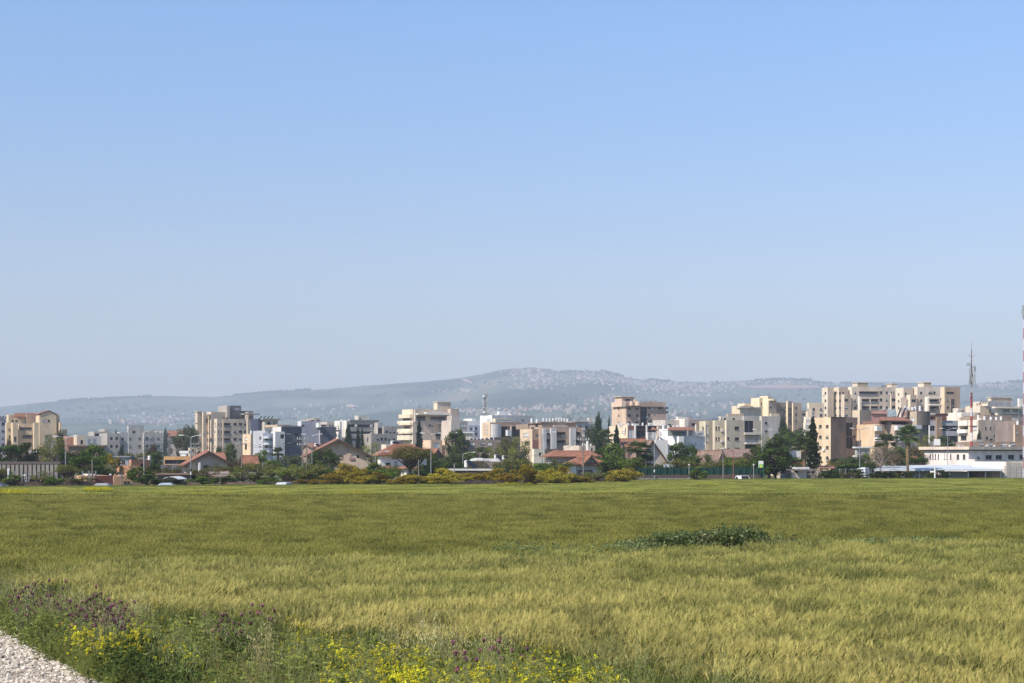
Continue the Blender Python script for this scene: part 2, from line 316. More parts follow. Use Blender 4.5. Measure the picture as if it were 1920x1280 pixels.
# ---------------------------------------------------------------- buildings
def ray_s(C, d, x):
    t = tx(x); return (t*C[1]-C[0])/(d[0]-t*d[1])
def g(xs, ys, w, h, k='w'):
    w, h = w*1.14, h*1.12
    return [(x-w/2, y-h/2, x+w/2, y+h/2, k) for y in ys for x in xs]
WR = random.Random(42)
class Bld:
    def __init__(s, name, label, cat, D, yaw=28, x=None, col=(.5, .45, .36), group=None):
        s.D = D; a = math.radians(yaw); s.u = np.array((math.cos(a), math.sin(a))); s.w = np.array((-math.sin(a), math.cos(a)))
        s.org = (tx(x)*D, D, 0); s.root = empty(name, s.org, label, cat, group); s.parts = {}; s.col = col; s.n = 0
    def mb(s, part, m, parent=None):
        k = (part, m.name if hasattr(m, 'name') else str(m))
        if k not in s.parts: s.parts[k] = (MB(), part, [m])
        return s.parts[k][0]
    def face(s, C, d, nrm, L, z0, z1, ops, m, part):
        mb = s.mb(part, m); P = lambda a, z, dep=0: (C[0]+d[0]*a-nrm[0]*dep, C[1]+d[1]*a-nrm[1]*dep, z)
        R = []
        for (x0, y0, x1, y1, k) in ops:
            a0, a1 = sorted((ray_s(C, d, x0), ray_s(C, d, x1))); ym = C[1]+d[1]*(a0+a1)/2
            b0, b1 = zof(y1, ym), zof(y0, ym)
            a0 = max(a0, .12); a1 = min(a1, L-.12); b1 = min(b1, z1-.12); b0 = max(b0, z0+.1)
            if a1-a0 < .15 or b1-b0 < .15: continue
            if any(not (a1 <= q[0] or a0 >= q[1] or b1 <= q[2] or b0 >= q[3]) for q in R): continue
            R.append((a0, a1, b0, b1, k, abs(x1-x0)))
        ss = sorted({0., L, *[q[0] for q in R], *[q[1] for q in R]}); zz = sorted({z0, z1, *[q[2] for q in R], *[q[3] for q in R]})
        for i in range(len(ss)-1):
            for j in range(len(zz)-1):
                cs, cz = (ss[i]+ss[i+1])/2, (zz[j]+zz[j+1])/2
                if any(q[0] < cs < q[1] and q[2] < cz < q[3] for q in R): continue
                mb.quad(P(ss[i], zz[j]), P(ss[i+1], zz[j]), P(ss[i+1], zz[j+1]), P(ss[i], zz[j+1]))
        for a0, a1, b0, b1, k, wpx in R:
            dep = {'w': .22, 's': .12, 'b': 1.5, 'v': 2.5, 'd': .15, 'W': .2, 'o': .15}[k]
            for A, B in (((a0, b0), (a1, b0)), ((a1, b0), (a1, b1)), ((a1, b1), (a0, b1)), ((a0, b1), (a0, b0))):
                mb.quad(P(A[0], A[1]), P(B[0], B[1]), P(B[0], B[1], dep), P(A[0], A[1], dep))
            w = MB(); s.n += 1
            if k in 'bv':
                bk = s.mb(part, m) if k == 'b' else None
                if bk: bk.quad(P(a0, b0, dep), P(a1, b0, dep), P(a1, b1, dep), P(a0, b1, dep))
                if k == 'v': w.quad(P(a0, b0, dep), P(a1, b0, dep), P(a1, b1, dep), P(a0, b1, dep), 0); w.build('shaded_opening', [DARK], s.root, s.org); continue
                q = .05*(a1-a0); w.quad(P(a0+q, b0, dep-.05), P(a1-q, b0, dep-.05), P(a1-q, b1-.25, dep-.05), P(a0+q, b1-.25, dep-.05), 0)
                w.build('balcony_door', [GLASS], s.root, s.org)
                r = MB(); h = min(1.05, (b1-b0)*.42)
                r.box(P(a0-.05, b0-.12, -.12), [*(d*(a1-a0+.1)), 0], [*(-nrm*.1), 0], (0, 0, .14), 0)
                nb = max(2, int((a1-a0)/.45))
                for i in range(nb+1): r.box(P(a0+(a1-a0-.05)*i/nb, b0, -.06), [*(d*.05), 0], [*(-nrm*.05), 0], (0, 0, h), 0)
                r.box(P(a0, b0+h, -.09), [*(d*(a1-a0)), 0], [*(-nrm*.09), 0], (0, 0, .07), 0)
                r.box(P(a0+.03, b0+.1, -.075), [*(d*(a1-a0-.06)), 0], [*(-nrm*.02), 0], (0, 0, h-.15), 1)
                r.build('balcony_railing', [FRAMEM, RAILM], s.root, s.org); continue
            gm = {'s': SHUT, 'o': DARK}.get(k, GLASS); fw = .05 if wpx > 4.5 else .025
            w.quad(P(a0, b0, dep), P(a1, b0, dep), P(a1, b1, dep), P(a0, b1, dep), 1 if k != 'o' else 0)
            if k != 'o':
                for q0, q1, e0, e1 in ((a0, a1, b0, b0+fw), (a0, a1, b1-fw, b1), (a0, a0+fw, b0+fw, b1-fw), (a1-fw, a1, b0+fw, b1-fw)) + ((((a0+a1)/2-fw/2, (a0+a1)/2+fw/2, b0+fw, b1-fw),) if wpx > 4.5 else ()):
                    w.box(P(q0, e0, dep-.01), [*(d*(q1-q0)), 0], [*(nrm*.05), 0], (0, 0, e1-e0), 0)
                if k == 'd':
                    z = b0+3.
                    while z < b1-1: w.box(P(a0, z, dep-.01), [*(d*(a1-a0)), 0], [*(nrm*.05), 0], (0, 0, .12), 0); z += 3.
                if k in 'ws' and not k == 'd': w.box(P(a0-.08, b0-.08, .0), [*(d*(a1-a0+.16)), 0], [*(nrm*.09), 0], (0, 0, .08), 0)
            if k == 'w' and a1-a0 > .5:
                q_ = WR.random()
                if q_ < .3:
                    sh = MB(); zz_ = b1-(b1-b0)*WR.uniform(.25, .75); sh.box(P(a0+.02, zz_, dep-.06), [*(d*(a1-a0-.04)), 0], [*(-nrm*.03), 0], (0, 0, b1-zz_-.02), 0); sh.build('roller_shutter', [SHUT], s.root, s.org)
                if q_ > .8:
                    ac = MB(); e0 = WR.choice((a0-.95, a1+.15))
                    if .3 < e0 < L-1.1 and not any(e0+.85 > q[0] and e0 < q[1] and b0+.2 < q[3] and b0-.6 < q[2] for q in R): ac.box(P(e0, b0-.45, -.02), [*(d*.8), 0], [*(nrm*.35), 0], (0, 0, .55), 0); ac.build('air_conditioner', [WHITE], s.root, s.org)
            w.build('window', [FRAMEM, gm] if k != 'o' else [DARK], s.root, s.org)
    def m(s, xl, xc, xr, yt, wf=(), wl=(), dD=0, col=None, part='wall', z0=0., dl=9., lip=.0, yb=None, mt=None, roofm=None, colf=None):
        C = np.array((tx(xc)*(s.D+dD), s.D+dD)); u, w = s.u, s.w; Lf = ray_s(C, u, xr)
        Ll = dl
        if xl is not None:
            Ll = ray_s(C, w, xl)
            if not .2 < Ll < 70: print('BAD left', xl, xc, Ll); Ll = dl
        z1 = zof(yt, C[1]); zb = zof(yb, C[1]) if yb else z0
        mt = mt or wallm(col or s.col)
        s.face(C, u, np.array((u[1], -u[0])), Lf, zb, z1, wf, wallm(colf) if colf else mt, part)  # colf puts the front's shade into its colour; some fronts differ in paint
        s.face(C, w, np.array((-w[1], w[0])), Ll, zb, z1, wl, mt, part)
        mb = s.mb(part, mt); P = lambda a, b, z: (C[0]+u[0]*a+w[0]*b, C[1]+u[1]*a+w[1]*b, z)
        mb.quad(P(Lf, 0, zb), P(Lf, Ll, zb), P(Lf, Ll, z1), P(Lf, 0, z1)); mb.quad(P(Lf, Ll, zb), P(0, Ll, zb), P(0, Ll, z1), P(Lf, Ll, z1))
        t = .25; zr = z1-min(.6, (z1-zb)*.3)   # parapet with a sunken roof
        if min(Lf, Ll) > 1.2:
            for a0, a1, b0, b1 in ((0, Lf, 0, t), (0, Lf, Ll-t, Ll), (0, t, t, Ll-t), (Lf-t, Lf, t, Ll-t)): mb.quad(P(a0, b0, z1), P(a1, b0, z1), P(a1, b1, z1), P(a0, b1, z1))
            for A, B in (((t, t), (Lf-t, t)), ((Lf-t, t), (Lf-t, Ll-t)), ((Lf-t, Ll-t), (t, Ll-t)), ((t, Ll-t), (t, t))): mb.quad(P(*A, z1), P(*B, z1), P(*B, zr), P(*A, zr))
            s.mb('roof', roofm or CONC).quad(P(t, t, zr), P(Lf-t, t, zr), P(Lf-t, Ll-t, zr), P(t, Ll-t, zr))
        else: mb.quad(P(0, 0, z1), P(Lf, 0, z1), P(Lf, Ll, z1), P(0, Ll, z1))
        if Lf > 7 and Ll > 4 and z1 > 7 and not lip:
            for _ in range(WR.randint(1, 3)):
                a_, b_, w_, h_ = WR.uniform(.8, Lf-2.5), WR.uniform(.5, Ll-2), WR.uniform(.5, 1.8), WR.uniform(.8, 1.5)
                q = s.mb('rooftop_box', WR.choice((CONC, WHITE, mt))); o = P(a_, b_, zr); q.box(o, [*(u*w_), 0], [*(w*1.2), 0], (0, 0, h_))
        if zb > .1: mb.quad(P(0, 0, zb), P(Lf, 0, zb), P(Lf, Ll, zb), P(0, Ll, zb))
        if lip: s.slab(C, Lf, Ll, z1, lip, .22, mt)
        return dict(C=C, Lf=Lf, Ll=Ll, z=z1, zr=zr)
    def slab(s, C, Lf, Ll, z, ov, th, mt, part='roof_slab'):
        u, w = s.u, s.w; o = C-u*ov-w*ov
        s.mb(part, mt).box((o[0], o[1], z), [*(u*(Lf+2*ov)), 0], [*(w*(Ll+2*ov)), 0], (0, 0, th))
    def pro(s, M, x0, x1, yt, yb, out=1.1, face='f', col=None, part='balcony', mt=None, rnd=False):
        # a balcony box standing out from a mass's face
        C = M['C']; d, nrm = (s.u, np.array((s.u[1], -s.u[0]))) if face == 'f' else (s.w, np.array((-s.w[1], s.w[0])))
        a0, a1 = sorted((ray_s(C, d, x0), ray_s(C, d, x1))); ym = C[1]+d[1]*(a0+a1)/2; b0, b1 = zof(yb, ym), zof(yt, ym)
        o = C+d*a0; b = MB(); mt = mt or wallm(col or s.col)
        if rnd:
            k = 9; pts = []
            for i in range(k+1):
                q = math.pi*i/k; p = C+d*((a0+a1)/2-(a1-a0)/2*math.cos(q))+nrm*(out*math.sin(q)+.01); pts.append((p[0], p[1], b0))
            b.prism(pts, (0, 0, b1-b0))
        else: b.box((o[0]+nrm[0]*.01, o[1]+nrm[1]*.01, b0), [*(d*(a1-a0)), 0], [*(nrm*out), 0], (0, 0, b1-b0))
        b.build(part, [mt], s.root, s.org)
    def gable(s, M, yapex, side='f', ov=.5, col=None, th=.22, tm=None):
        # pitched roof over a mass; ridge runs along w (gable end on the front) or along u
        C, Lf, Ll, z = M['C'], M['Lf'], M['Ll'], M['z']; u, w = s.u, s.w
        if side == 'l': C, u, w, Lf, Ll = C, w, u, Ll, Lf
        mid = C+u*Lf/2; za = zof(yapex, mid[1]); P = lambda a, b, zz: (C[0]+u[0]*a+w[0]*b, C[1]+u[1]*a+w[1]*b, zz)
        mw = s.mb('wall', wallm(col or s.col)); zt = z-.0
        for b in (0, Ll): mw.tri(P(0, b, zt), P(Lf, b, zt), P(Lf/2, b, za))
        sl = (za-z)/(Lf/2); R = MB()
        for sg in (0, 1):
            a_e, a_r = (-ov, Lf/2) if sg == 0 else (Lf+ov, Lf/2)
            R.prism([P(a_e, -ov, z-ov*sl+.03), P(a_r, -ov, za+.03), P(a_r, Ll+ov, za+.03), P(a_e, Ll+ov, z-ov*sl+.03)], (0, 0, th))
        R.tube(P(Lf/2, -ov, za+th), P(Lf/2, Ll+ov, za+th), .14, k=6)
        R.build('roof', [tm or TILE], s.root, s.org)
        E = MB()
        for sg in (0, 1):
            a_e, a_r = (-ov, Lf/2) if sg == 0 else (Lf+ov, Lf/2)
            E.prism([P(a_e, -ov-.05, z-ov*sl-.14), P(a_r, -ov-.05, za-.14), P(a_r, -ov-.05, za+th), P(a_e, -ov-.05, z-ov*sl+th)], (w[0]*.049, w[1]*.049, 0))
        E.build('bargeboard', [mat('dark_timber', (.09, .06, .045), .8, .2, 2)], s.root, s.org)
    def hip(s, M, yapex, ov=.6, rid=.35):
        C, Lf, Ll, z = M['C'], M['Lf'], M['Ll'], M['z']; u, w = s.u, s.w; za = zof(yapex, (C+u*Lf/2+w*Ll/2)[1])
        P = lambda a, b, zz: (C[0]+u[0]*a+w[0]*b, C[1]+u[1]*a+w[1]*b, zz); R = MB()
        e = [P(-ov, -ov, z), P(Lf+ov, -ov, z), P(Lf+ov, Ll+ov, z), P(-ov, Ll+ov, z)]; e2 = [(p[0], p[1], p[2]+.18) for p in e]
        if Lf >= Ll: r = [P(Lf*rid, Ll/2, za), P(Lf*(1-rid), Ll/2, za)]; fs = [(0, 1, 5, 4), (2, 3, 4, 5), (1, 2, 5), (3, 0, 4)]
        else: r = [P(Lf/2, Ll*rid, za), P(Lf/2, Ll*(1-rid), za)]; fs = [(0, 1, 4), (2, 3, 5), (1, 2, 5, 4), (3, 0, 4, 5)]
        V = e2+r
        for f in fs:
            n = len(R.v); R.v += [V[i] for i in f]; R.f.append(tuple(range(n, n+len(f)))); R.m.append(0)
        for i in range(4):
            j = (i+1) % 4; R.quad(e[i], e[j], e2[j], e2[i])
        R.quad(*e); R.build('roof', [TILE], s.root, s.org)
    def box(s, part, o, a, b, c, m): s.mb(part, m).box(o, a, b, c)
    def done(s):
        for mb, part, ms in s.parts.values(): mb.build(part, ms, s.root, s.org)
        return s

# solar water heater: white tank, tilted black collector, steel stand
def heater_proto(k):
    b = MB(); r = empty('solar_water_heater', (0, 0, -500-k), 'x', 'water heater'); O = r.location
    def B(n, mb, ms): return mb.build(n, ms, r, (0, 0, 0))
    t = MB(); t.tube((0, 0, .35), (0, 0, 1.35), .29, k=12); t.tube((0, 0, 1.35), (0, 0, 1.42), .29, .14, k=12); B('tank', t, [WHITE])
    st = MB()
    for sx in (-.25, .25):
        for sy in (-.25, .25): st.tube((sx, sy, 0), (sx, sy, .37), .03, k=5)
    B('stand', st, [METAL])
    if k == 0:
        p = MB(); p.prism([(.45, -.9, .25), (1.75, -.9, .25+.0), (1.75, .9, .25), (.45, .9, .25)], (0, 0, .07)); p.v = [(x, y, z+(1.75-x)*.75) for x, y, z in p.v]
        B('collector_panel', p, [PANEL])
    return r
HP = [heater_proto(0), heater_proto(1)]; _hn = {}
ORD = ['first', 'second', 'third', 'fourth', 'fifth', 'sixth', 'seventh', 'eighth', 'ninth', 'tenth', 'eleventh', 'twelfth']
def heaters(B, M, xs, where, kind=0, sc=1., inset=1.6):
    for i, x in enumerate(xs):
        C = M['C']+B.w*inset; a = ray_s(C, B.u, x); p = C+B.u*a
        if not HP[kind].get('used'): o = HP[kind]; o['used'] = 1
        else: o = copy_tree(HP[kind])
        o.location = (p[0], p[1], M['zr']); o.rotation_euler = (0, 0, -.5+.25*math.sin(i*3.1)); o.scale = (sc, sc, sc*(1+.12*math.sin(i*5.3)))
        lab = 'white solar water tank on %s' % where
        if len(xs) > 1: lab = ORD[i]+' white solar water tank from left on %s' % where
        tag(o, lab, 'water heater', 'solar water heaters on the roofs')
def panels(x0, x1, y, D, n, where, s=1.):
    for i in range(n):
        x = x0+(x1-x0)*(i+.5)/n; Y = D; s = s*1.0; z = zof(y, Y); w = (x1-x0)/n*D/F*.8; b = MB(); cx = tx(x)*Y
        r = empty('solar_collector', (cx, Y, z-.9*s), '%s dark tilted solar panel from left on %s' % (ORD[i], where), 'solar panel', 'tilted solar panels on the roofs')
        b.prism([(cx-w*.62, Y-.3, z-.5*s), (cx+w*.4, Y-.3, z+.42*s), (cx+w*.4, Y+1.6, z+.42*s), (cx-w*.62, Y+1.6, z-.5*s)], (0, 0, .08)); b.build('collector_panel', [PANEL], r, r.location)
        f = MB()
        for q in (-.5, .3): f.box((cx+w*q, Y, z-.9*s), (.06, 0, 0), (0, .06, 0), (0, 0, .45*s+max(0, q)*1.0*s))
        f.build('stand', [METAL], r, r.location)
def aerial(x, ytop, D, z0, label, bars=3):
    r = empty('roof_aerial', (tx(x)*D, D, z0), label, 'aerial', 'television aerials on the roofs'); b = MB(); X = tx(x)*D; z1 = zof(ytop, D)
    b.tube((X, D, z0), (X, D, z1), .05, .035, 5)
    for i in range(bars): b.tube((X-.6+.1*i, D, z1-.25-.45*i), (X+.6-.1*i, D, z1-.25-.45*i), .03, k=4)
    b.build('mast', [METAL], r, r.location)
# ---------------------------------------------------------------- the town, left to right (photo columns and rows; D = metres away)
CREAM = (.70, .60, .45); TAN = (.55, .44, .33); BEIGE = (.60, .52, .42); GREYB = (.42, .40, .37); WHT = (.70, .68, .65)
PINKT = (.56, .43, .34); SLATE = (.13, .15, .19); LILAC = (.40, .42, .50); BROWN = (.34, .23, .16); CONCR = (.40, .38, .35)
AB, HS = 'apartment block', 'house'
b = Bld('apartment_building', 'pale violet-grey block cut by the left picture edge behind the red-roofed tan block', AB, 680, 28, 0, (.48, .45, .52))
M = b.m(None, -25, 15, 782, g([6], [794, 807, 820, 833], 5, 5)); panels(-4, 14, 781, 681, 3, 'the violet-grey block at the left edge'); b.done()
# A2
b = Bld('apartment_building', 'tan stepped apartment block with red tiled roof pieces and a gabled right end', AB, 640, 28, 60, (.66, .53, .36))
b.m(12, 16, 52, 776, g([24, 31, 49, 56], [788], 4, 3), dD=4)
b.m(10, 12, 23, 791, g([18], [804, 818], 3, 5), dD=-3); b.m(21, 24, 34, 791, g([29], [822], 4, 8), dD=-5)
b.m(None, 36, 62, 793, [(37, 800, 60, 806, 'b'), (42, 815, 60, 821, 'b'), (42, 829, 60, 835, 'b')], dD=-1)
b.pro(b.m(None, 37, 61, 797, (), dD=2), 43, 61, 808, 814, 4.5); b.m(62, 64, 73, 791, (), dD=-6); b.m(None, 50, 70, 776.5, (), dD=6, col=(.5, .36, .25))
M = b.m(67, 74, 106, 776, [(80, 785.5, 88, 790, 's'), (90, 785.5, 94, 790, 'w')], dD=-2)
C, u, w = M['C'], b.u, b.w; L = M['Lf']; za = zof(769, C[1]); gm = b.mb('wall', wallm(b.col)); P = lambda a, q, z: (C[0]+u[0]*a+w[0]*q, C[1]+u[1]*a+w[1]*q, z)
gm.prism([P(L*.02, .01, M['z']), P(L*.98, .01, M['z']), P(L*.55, .01, za)], (*(w*8), 0))
r_ = MB(); r_.prism([P(-.4, -.3, M['z']+.05), P(L*.55, -.3, za+.1), P(L*.55, 9, za+.1), P(-.4, 9, M['z']+.05)], (0, 0, .2)); r_.prism([P(L*.55, -.3, za+.1), P(L+.4, -.3, M['z']+.05), P(L+.4, 9, M['z']+.05), P(L*.55, 9, za+.1)], (0, 0, .2)); r_.build('roof', [TILE], b.root, b.org)
r_ = MB(); q0 = gp; X0, X1 = tx(20)*640, tx(51)*640; r_.prism([(X0, 642, zof(781.5, 642)), (X1, 642+7, zof(781.5, 649)), (X1, 652, zof(774, 652)), (X0, 646, zof(774, 646))], (0, 0, .2)); r_.build('roof', [TILE], b.root, b.org)
b.m(105, 107, 112, 776, (), dD=3); b.m(None, 112, 116, 791); b.m(None, 112, 126, 804, dD=8); aerial(55, 757, 645, zof(776, 645), 'thin aerial between the red roofs of the tan stepped block'); aerial(81, 764, 640, zof(776, 640), 'thin aerial beside the gable of the tan stepped block'); b.done()
b = Bld('shed', 'low brown shed with a white roof edge below the tan stepped block', 'shed', 330, 12, 78, (.30, .22, .16)); M = b.m(None, 57, 104, 847, g([70, 84], [853], 5, 4, 'o')); b.slab(M['C'], M['Lf']*.62, M['Ll'], M['z'], .3, .3, WHITE); b.done()
# A4 fins
b = Bld('public_building', 'long grey hall with tall vertical concrete fins and dark slots at the left edge', 'hall', 243, 3, 50, (.36, .33, .31))
M = b.m(None, -60, 108, 869, dD=.6, yb=897.5, col=(.30, .27, .25)); b.m(None, -58, 104, 897, dD=1.5, dl=7, col=(.10, .08, .07), wf=g([5, 30, 60, 85], [903], 14, 6, 'o')); b.slab(M['C'], M['Lf'], M['Ll'], M['z'], .5, .35, mat('roof_edge', (.12, .10, .09), .9))
for i in range(21):
    x = -58+i*8; X = tx(x)*243; Y = 243+tx(x)*0-.1+(X-tx(-60)*243)*.052
    f = MB(); f.box((X-.1, Y-.2, zof(897, 243)), (.45, 0, 0), (0, .5, 0), (0, 0, zof(870, 243)-zof(897, 243))); f.box((X+.35, Y+.2, zof(896.5, 243)), (.24, 0, 0), (0, .1, 0), (0, 0, zof(870, 243)-zof(896.5, 243)-.05), 1); f.build('fin', [wallm((.27, .245, .22)), [DARK, mat('rusty_panel', (.25, .10, .06), .9)][i % 4 == 1]], b.root, b.org)
for x in (15, 46, 75): b.mb('pillar', WHITE if x == 15 else CONC).box((tx(x)*241-.15, 241.6, 0), (.35, 0, 0), (0, .35, 0), (0, 0, zof(897.5, 242)))
b.done()
# A5
b = Bld('house', 'tan cube house with a shaded brown door behind the dark trees at left', HS, 520, 28, 150, (.70, .58, .44)); b.m(138, 144, 160, 814, [(151, 824, 156, 832, 'o')]); b.m(None, 125, 138, 816, (), col=(.38, .20, .15), wl=(), dD=3); b.m(None, 160, 190, 816, g([168, 178], [826], 5, 6, 's'), dD=30, col=(.6, .58, .55)); b.done()
b = Bld('house', 'low dark brown roofed house among trees left of the concrete shell', HS, 420, 10, 160, (.24, .18, .15)); M = b.m(None, 128, 192, 836, g([150, 172], [850], 6, 5)); b.slab(M['C'], M['Lf'], M['Ll'], M['z'], .6, .4, mat('brown_roof', (.2, .13, .10), .9)); b.done()
# A6
b = Bld('unfinished_building', 'grey concrete building shell with bare terraces beside the scaffolded block', 'unfinished building', 560, 28, 200, CONCR)
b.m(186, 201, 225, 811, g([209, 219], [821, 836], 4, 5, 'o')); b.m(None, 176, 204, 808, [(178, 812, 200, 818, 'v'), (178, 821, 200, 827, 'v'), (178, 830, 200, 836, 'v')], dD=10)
for y in (818, 826, 834): b.pro(dict(C=np.array((tx(176)*569, 569.))), 180, 200, y, y+1.6, 1.6, part='terrace_slab')
b.m(None, 225, 240, 809, g([230], [822, 836], 4, 4, 'o'), dD=6, col=(.52, .51, .50)); b.m(None, 196, 205, 803, dD=14); b.done()
b = Bld('apartment_building', 'grey stone-clad block wrapped in thin scaffolding, rows of small dark windows', AB, 600, 26, 270, (.44, .43, .42))
b.m(238, 241, 270, 797, g([244, 262], [821, 836], 5, 4.5)+g([251], [809], 5, 4, 'o')); b.m(None, 270, 306, 810, g([276, 297], [821, 836], 5, 4.5)+g([285], [821], 2.5, 4)); b.done()
s_ = empty('scaffolding', (tx(253)*597, 597, 0), 'thin steel scaffolding wrapped around the grey block with small dark windows', 'scaffolding'); sm = MB()
for x in np.linspace(238, 304, 12):
    for d in (597+(x-238)*.09,): sm.tube((tx(x)*d, d-1.2, 0), (tx(x)*d, d-1.2, zof(795 if x < 271 else 806, d)), .07, k=4)
for y in (797, 806, 814, 822, 830, 838): sm.tube((tx(238)*597, 595.6, zof(y, 597)), (tx(272 if y < 804 else 304)*602, 595.6+3+(0 if y < 804 else 3), zof(y, 602)), .06, k=4)
sm.build('poles', [METAL], s_, s_.location)
b = Bld('house', 'distant low house with a faded red roof beyond the scaffolded block', HS, 880, 15, 325, (.5, .42, .38)); M = b.m(None, 316, 345, 816, g([325, 336], [822], 3, 3)); b.gable(M, 807, 'l', .5); b.m(None, 268, 306, 806, dD=10, col=(.6, .56, .5), wf=g([275, 285, 296], [810], 3, 2)); b.done()
# A7
b = Bld('house', 'single-storey salmon-coloured house with clutter on its flat roof beside the road', HS, 226, 26, 205, (.60, .38, .24))
b.m(206, 213, 246, 892, g([235, 241.5], [903.5], 5, 4), col=(.62, .38, .24)); M = b.m(None, 162, 207, 890.5, dD=1.5, wf=g([200], [896], 6, 5, 's')); b.m(None, 165, 178, 887.5, dD=4, col=(.7, .66, .6)); b.done()
for i, (x, y, w_, h_) in enumerate([(171, 888, 3, 5), (182, 889, 4, 3.5), (197, 890, 6, 2.5), (222, 888.5, 4, 4), (230, 890, 5, 2), (205, 885, 3, 6)]):
    q = MB(); X = tx(x)*229; z = zof(891.5, 229)-.35; q.box((X, 229, z), (w_*.076, 0, 0), (0, .5, 0), (0, 0, h_*.076+.25)); q.box((X+.03, 228.97, z+.1), (w_*.076-.06, 0, 0), (0, .03, 0), (0, 0, h_*.07), 1)
    tag(q.build('rooftop_unit', [WHITE, FRAMEM]), 'white air-conditioning box on the salmon house roof, %s from its left end' % ORD[i], 'rooftop unit', 'rooftop boxes on the salmon house')
b = Bld('house', 'blue-grey flat-roofed house behind the small orange-topped tree', HS, 330, 8, 215, (.36, .37, .42)); M = b.m(None, 192, 241, 856, g([232], [866], 5, 6)); b.slab(M['C'], M['Lf'], M['Ll'], M['z'], .4, .25, mat('roof_edge', (.3, .31, .34), .9)); b.done()
b = Bld('house', 'rust-brown cube house with an orange lit side and a tank on top', HS, 262, 30, 262, (.22, .12, .08)); M = b.m(242, 246, 281, 861, g([268], [872], 8, 6, 'o'), col=(.6, .33, .18), colf=(.24, .13, .09)); b.m(None, 243, 262, 872, dD=-3, col=(.5, .27, .16)); heaters(b, M, [280], 'the rust-brown cube house', 1, .9, .8); b.done()
# B3
b = Bld('shop_building', 'low building with an orange fascia band over dark glazing', 'shop', 300, 8, 325, (.62, .36, .17)); M = b.m(299, 307, 357, 854.5, [(309, 861, 356, 869, 'd')], dl=8); b.m(None, 301, 358, 870, dD=-1, col=(.16, .15, .17), dl=8)
q = b.mb('roof_shelter', WHITE); Cx, Cy = tx(336)*306, 306; q.box((Cx, Cy, zof(849, 306)), (1.8, 0, 0), (0, 2, 0), (0, 0, .5)); q.box((Cx+.2, Cy+.1, zof(854, 306)), (1.1, 0, 0), (0, 1.6, 0), (0, 0, .5)); b.done()
b = Bld('house', 'small cream cube house behind the red gable roof', HS, 420, 28, 360, (.66, .52, .38)); b.m(353, 356, 369, 838, g([362], [843], 3, 3)); b.done()
# B5 gable house
b = Bld('gable_house', 'pinkish gable house with long orange tiled roof, leftmost of the gable houses', HS, 268, 24, 380, (.60, .50, .44))
M = b.m(346, 352, 428, 868, [(381.5, 871, 391, 877.5, 'w')], dl=11); b.gable(M, 847, 'f', .9)
b.m(None, 373, 376, 866, dD=-.4, col=(.85, .82, .78), z0=0); b.pro(M, 379.5, 382.5, 852, 854.5, .05, part='gable_vent', mt=DARK); b.done()
b = Bld('house', 'low orange tiled roof peeping behind the leftmost gable house', HS, 320, 15, 405, (.5, .4, .34)); M = b.m(None, 384, 420, 861, g([400], [866], 4, 4)); b.gable(M, 850, 'l', .5); b.done()
b = Bld('carport', 'small open carport with a white arched sheet roof beside the parked silver car', 'carport', 229, 6, 322, (.35, .35, .38))
q = MB(); X0, X1 = tx(310)*228, tx(340)*228; z0_ = zof(899.5, 228); zt = zof(893, 228); n_ = 8
for i in range(n_):
    a0, a1 = i/n_, (i+1)/n_; f_ = lambda t: (X0+(X1-X0)*t, 226.5, z0_+(zt-z0_)*math.sin(math.pi*min(1, t*.75+.17))); p0, p1 = f_(a0), f_(a1)
    q.prism([p0, p1, (p1[0], 232, p1[2]), (p0[0], 232, p0[2])], (0, 0, .06))
q.build('roof', [WHITE], b.root, b.org)
for x in (311, 320, 330, 339): b.mb('post', METAL).box((tx(x)*227, 227, 0), (.08, 0, 0), (0, .08, 0), (0, 0, z0_+.1))
b.mb('screen', mat('blue_sheet', (.10, .13, .19), .6, .1)).box((tx(318)*231.9, 231.8, 0), (2.0, 0, 0), (0, .06, 0), (0, 0, z0_)); b.done()
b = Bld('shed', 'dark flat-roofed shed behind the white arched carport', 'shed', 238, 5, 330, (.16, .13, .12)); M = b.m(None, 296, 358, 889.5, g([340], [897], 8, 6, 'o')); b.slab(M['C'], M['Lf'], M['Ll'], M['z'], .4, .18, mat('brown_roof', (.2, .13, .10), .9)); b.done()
b = Bld('house', 'low brown-tiled house wing in front of the leftmost gable house', HS, 240, 16, 395, (.42, .33, .28)); M = b.m(None, 374, 428, 893, g([385, 398, 412], [899], 5, 5, 'o')); b.gable(M, 886, 'l', .6, tm=OLDT); b.done()
b = Bld('garden_wall', 'long pinkish plastered garden wall with a pale coping near the road', 'wall', 242, 2, 440, (.40, .32, .28)); M = b.m(None, 398, 478, 886.5, dl=.5); b.slab(M['C'], M['Lf'], M['Ll'], M['z'], .12, .12, mat('coping', (.5, .46, .42), .9)); b.done()
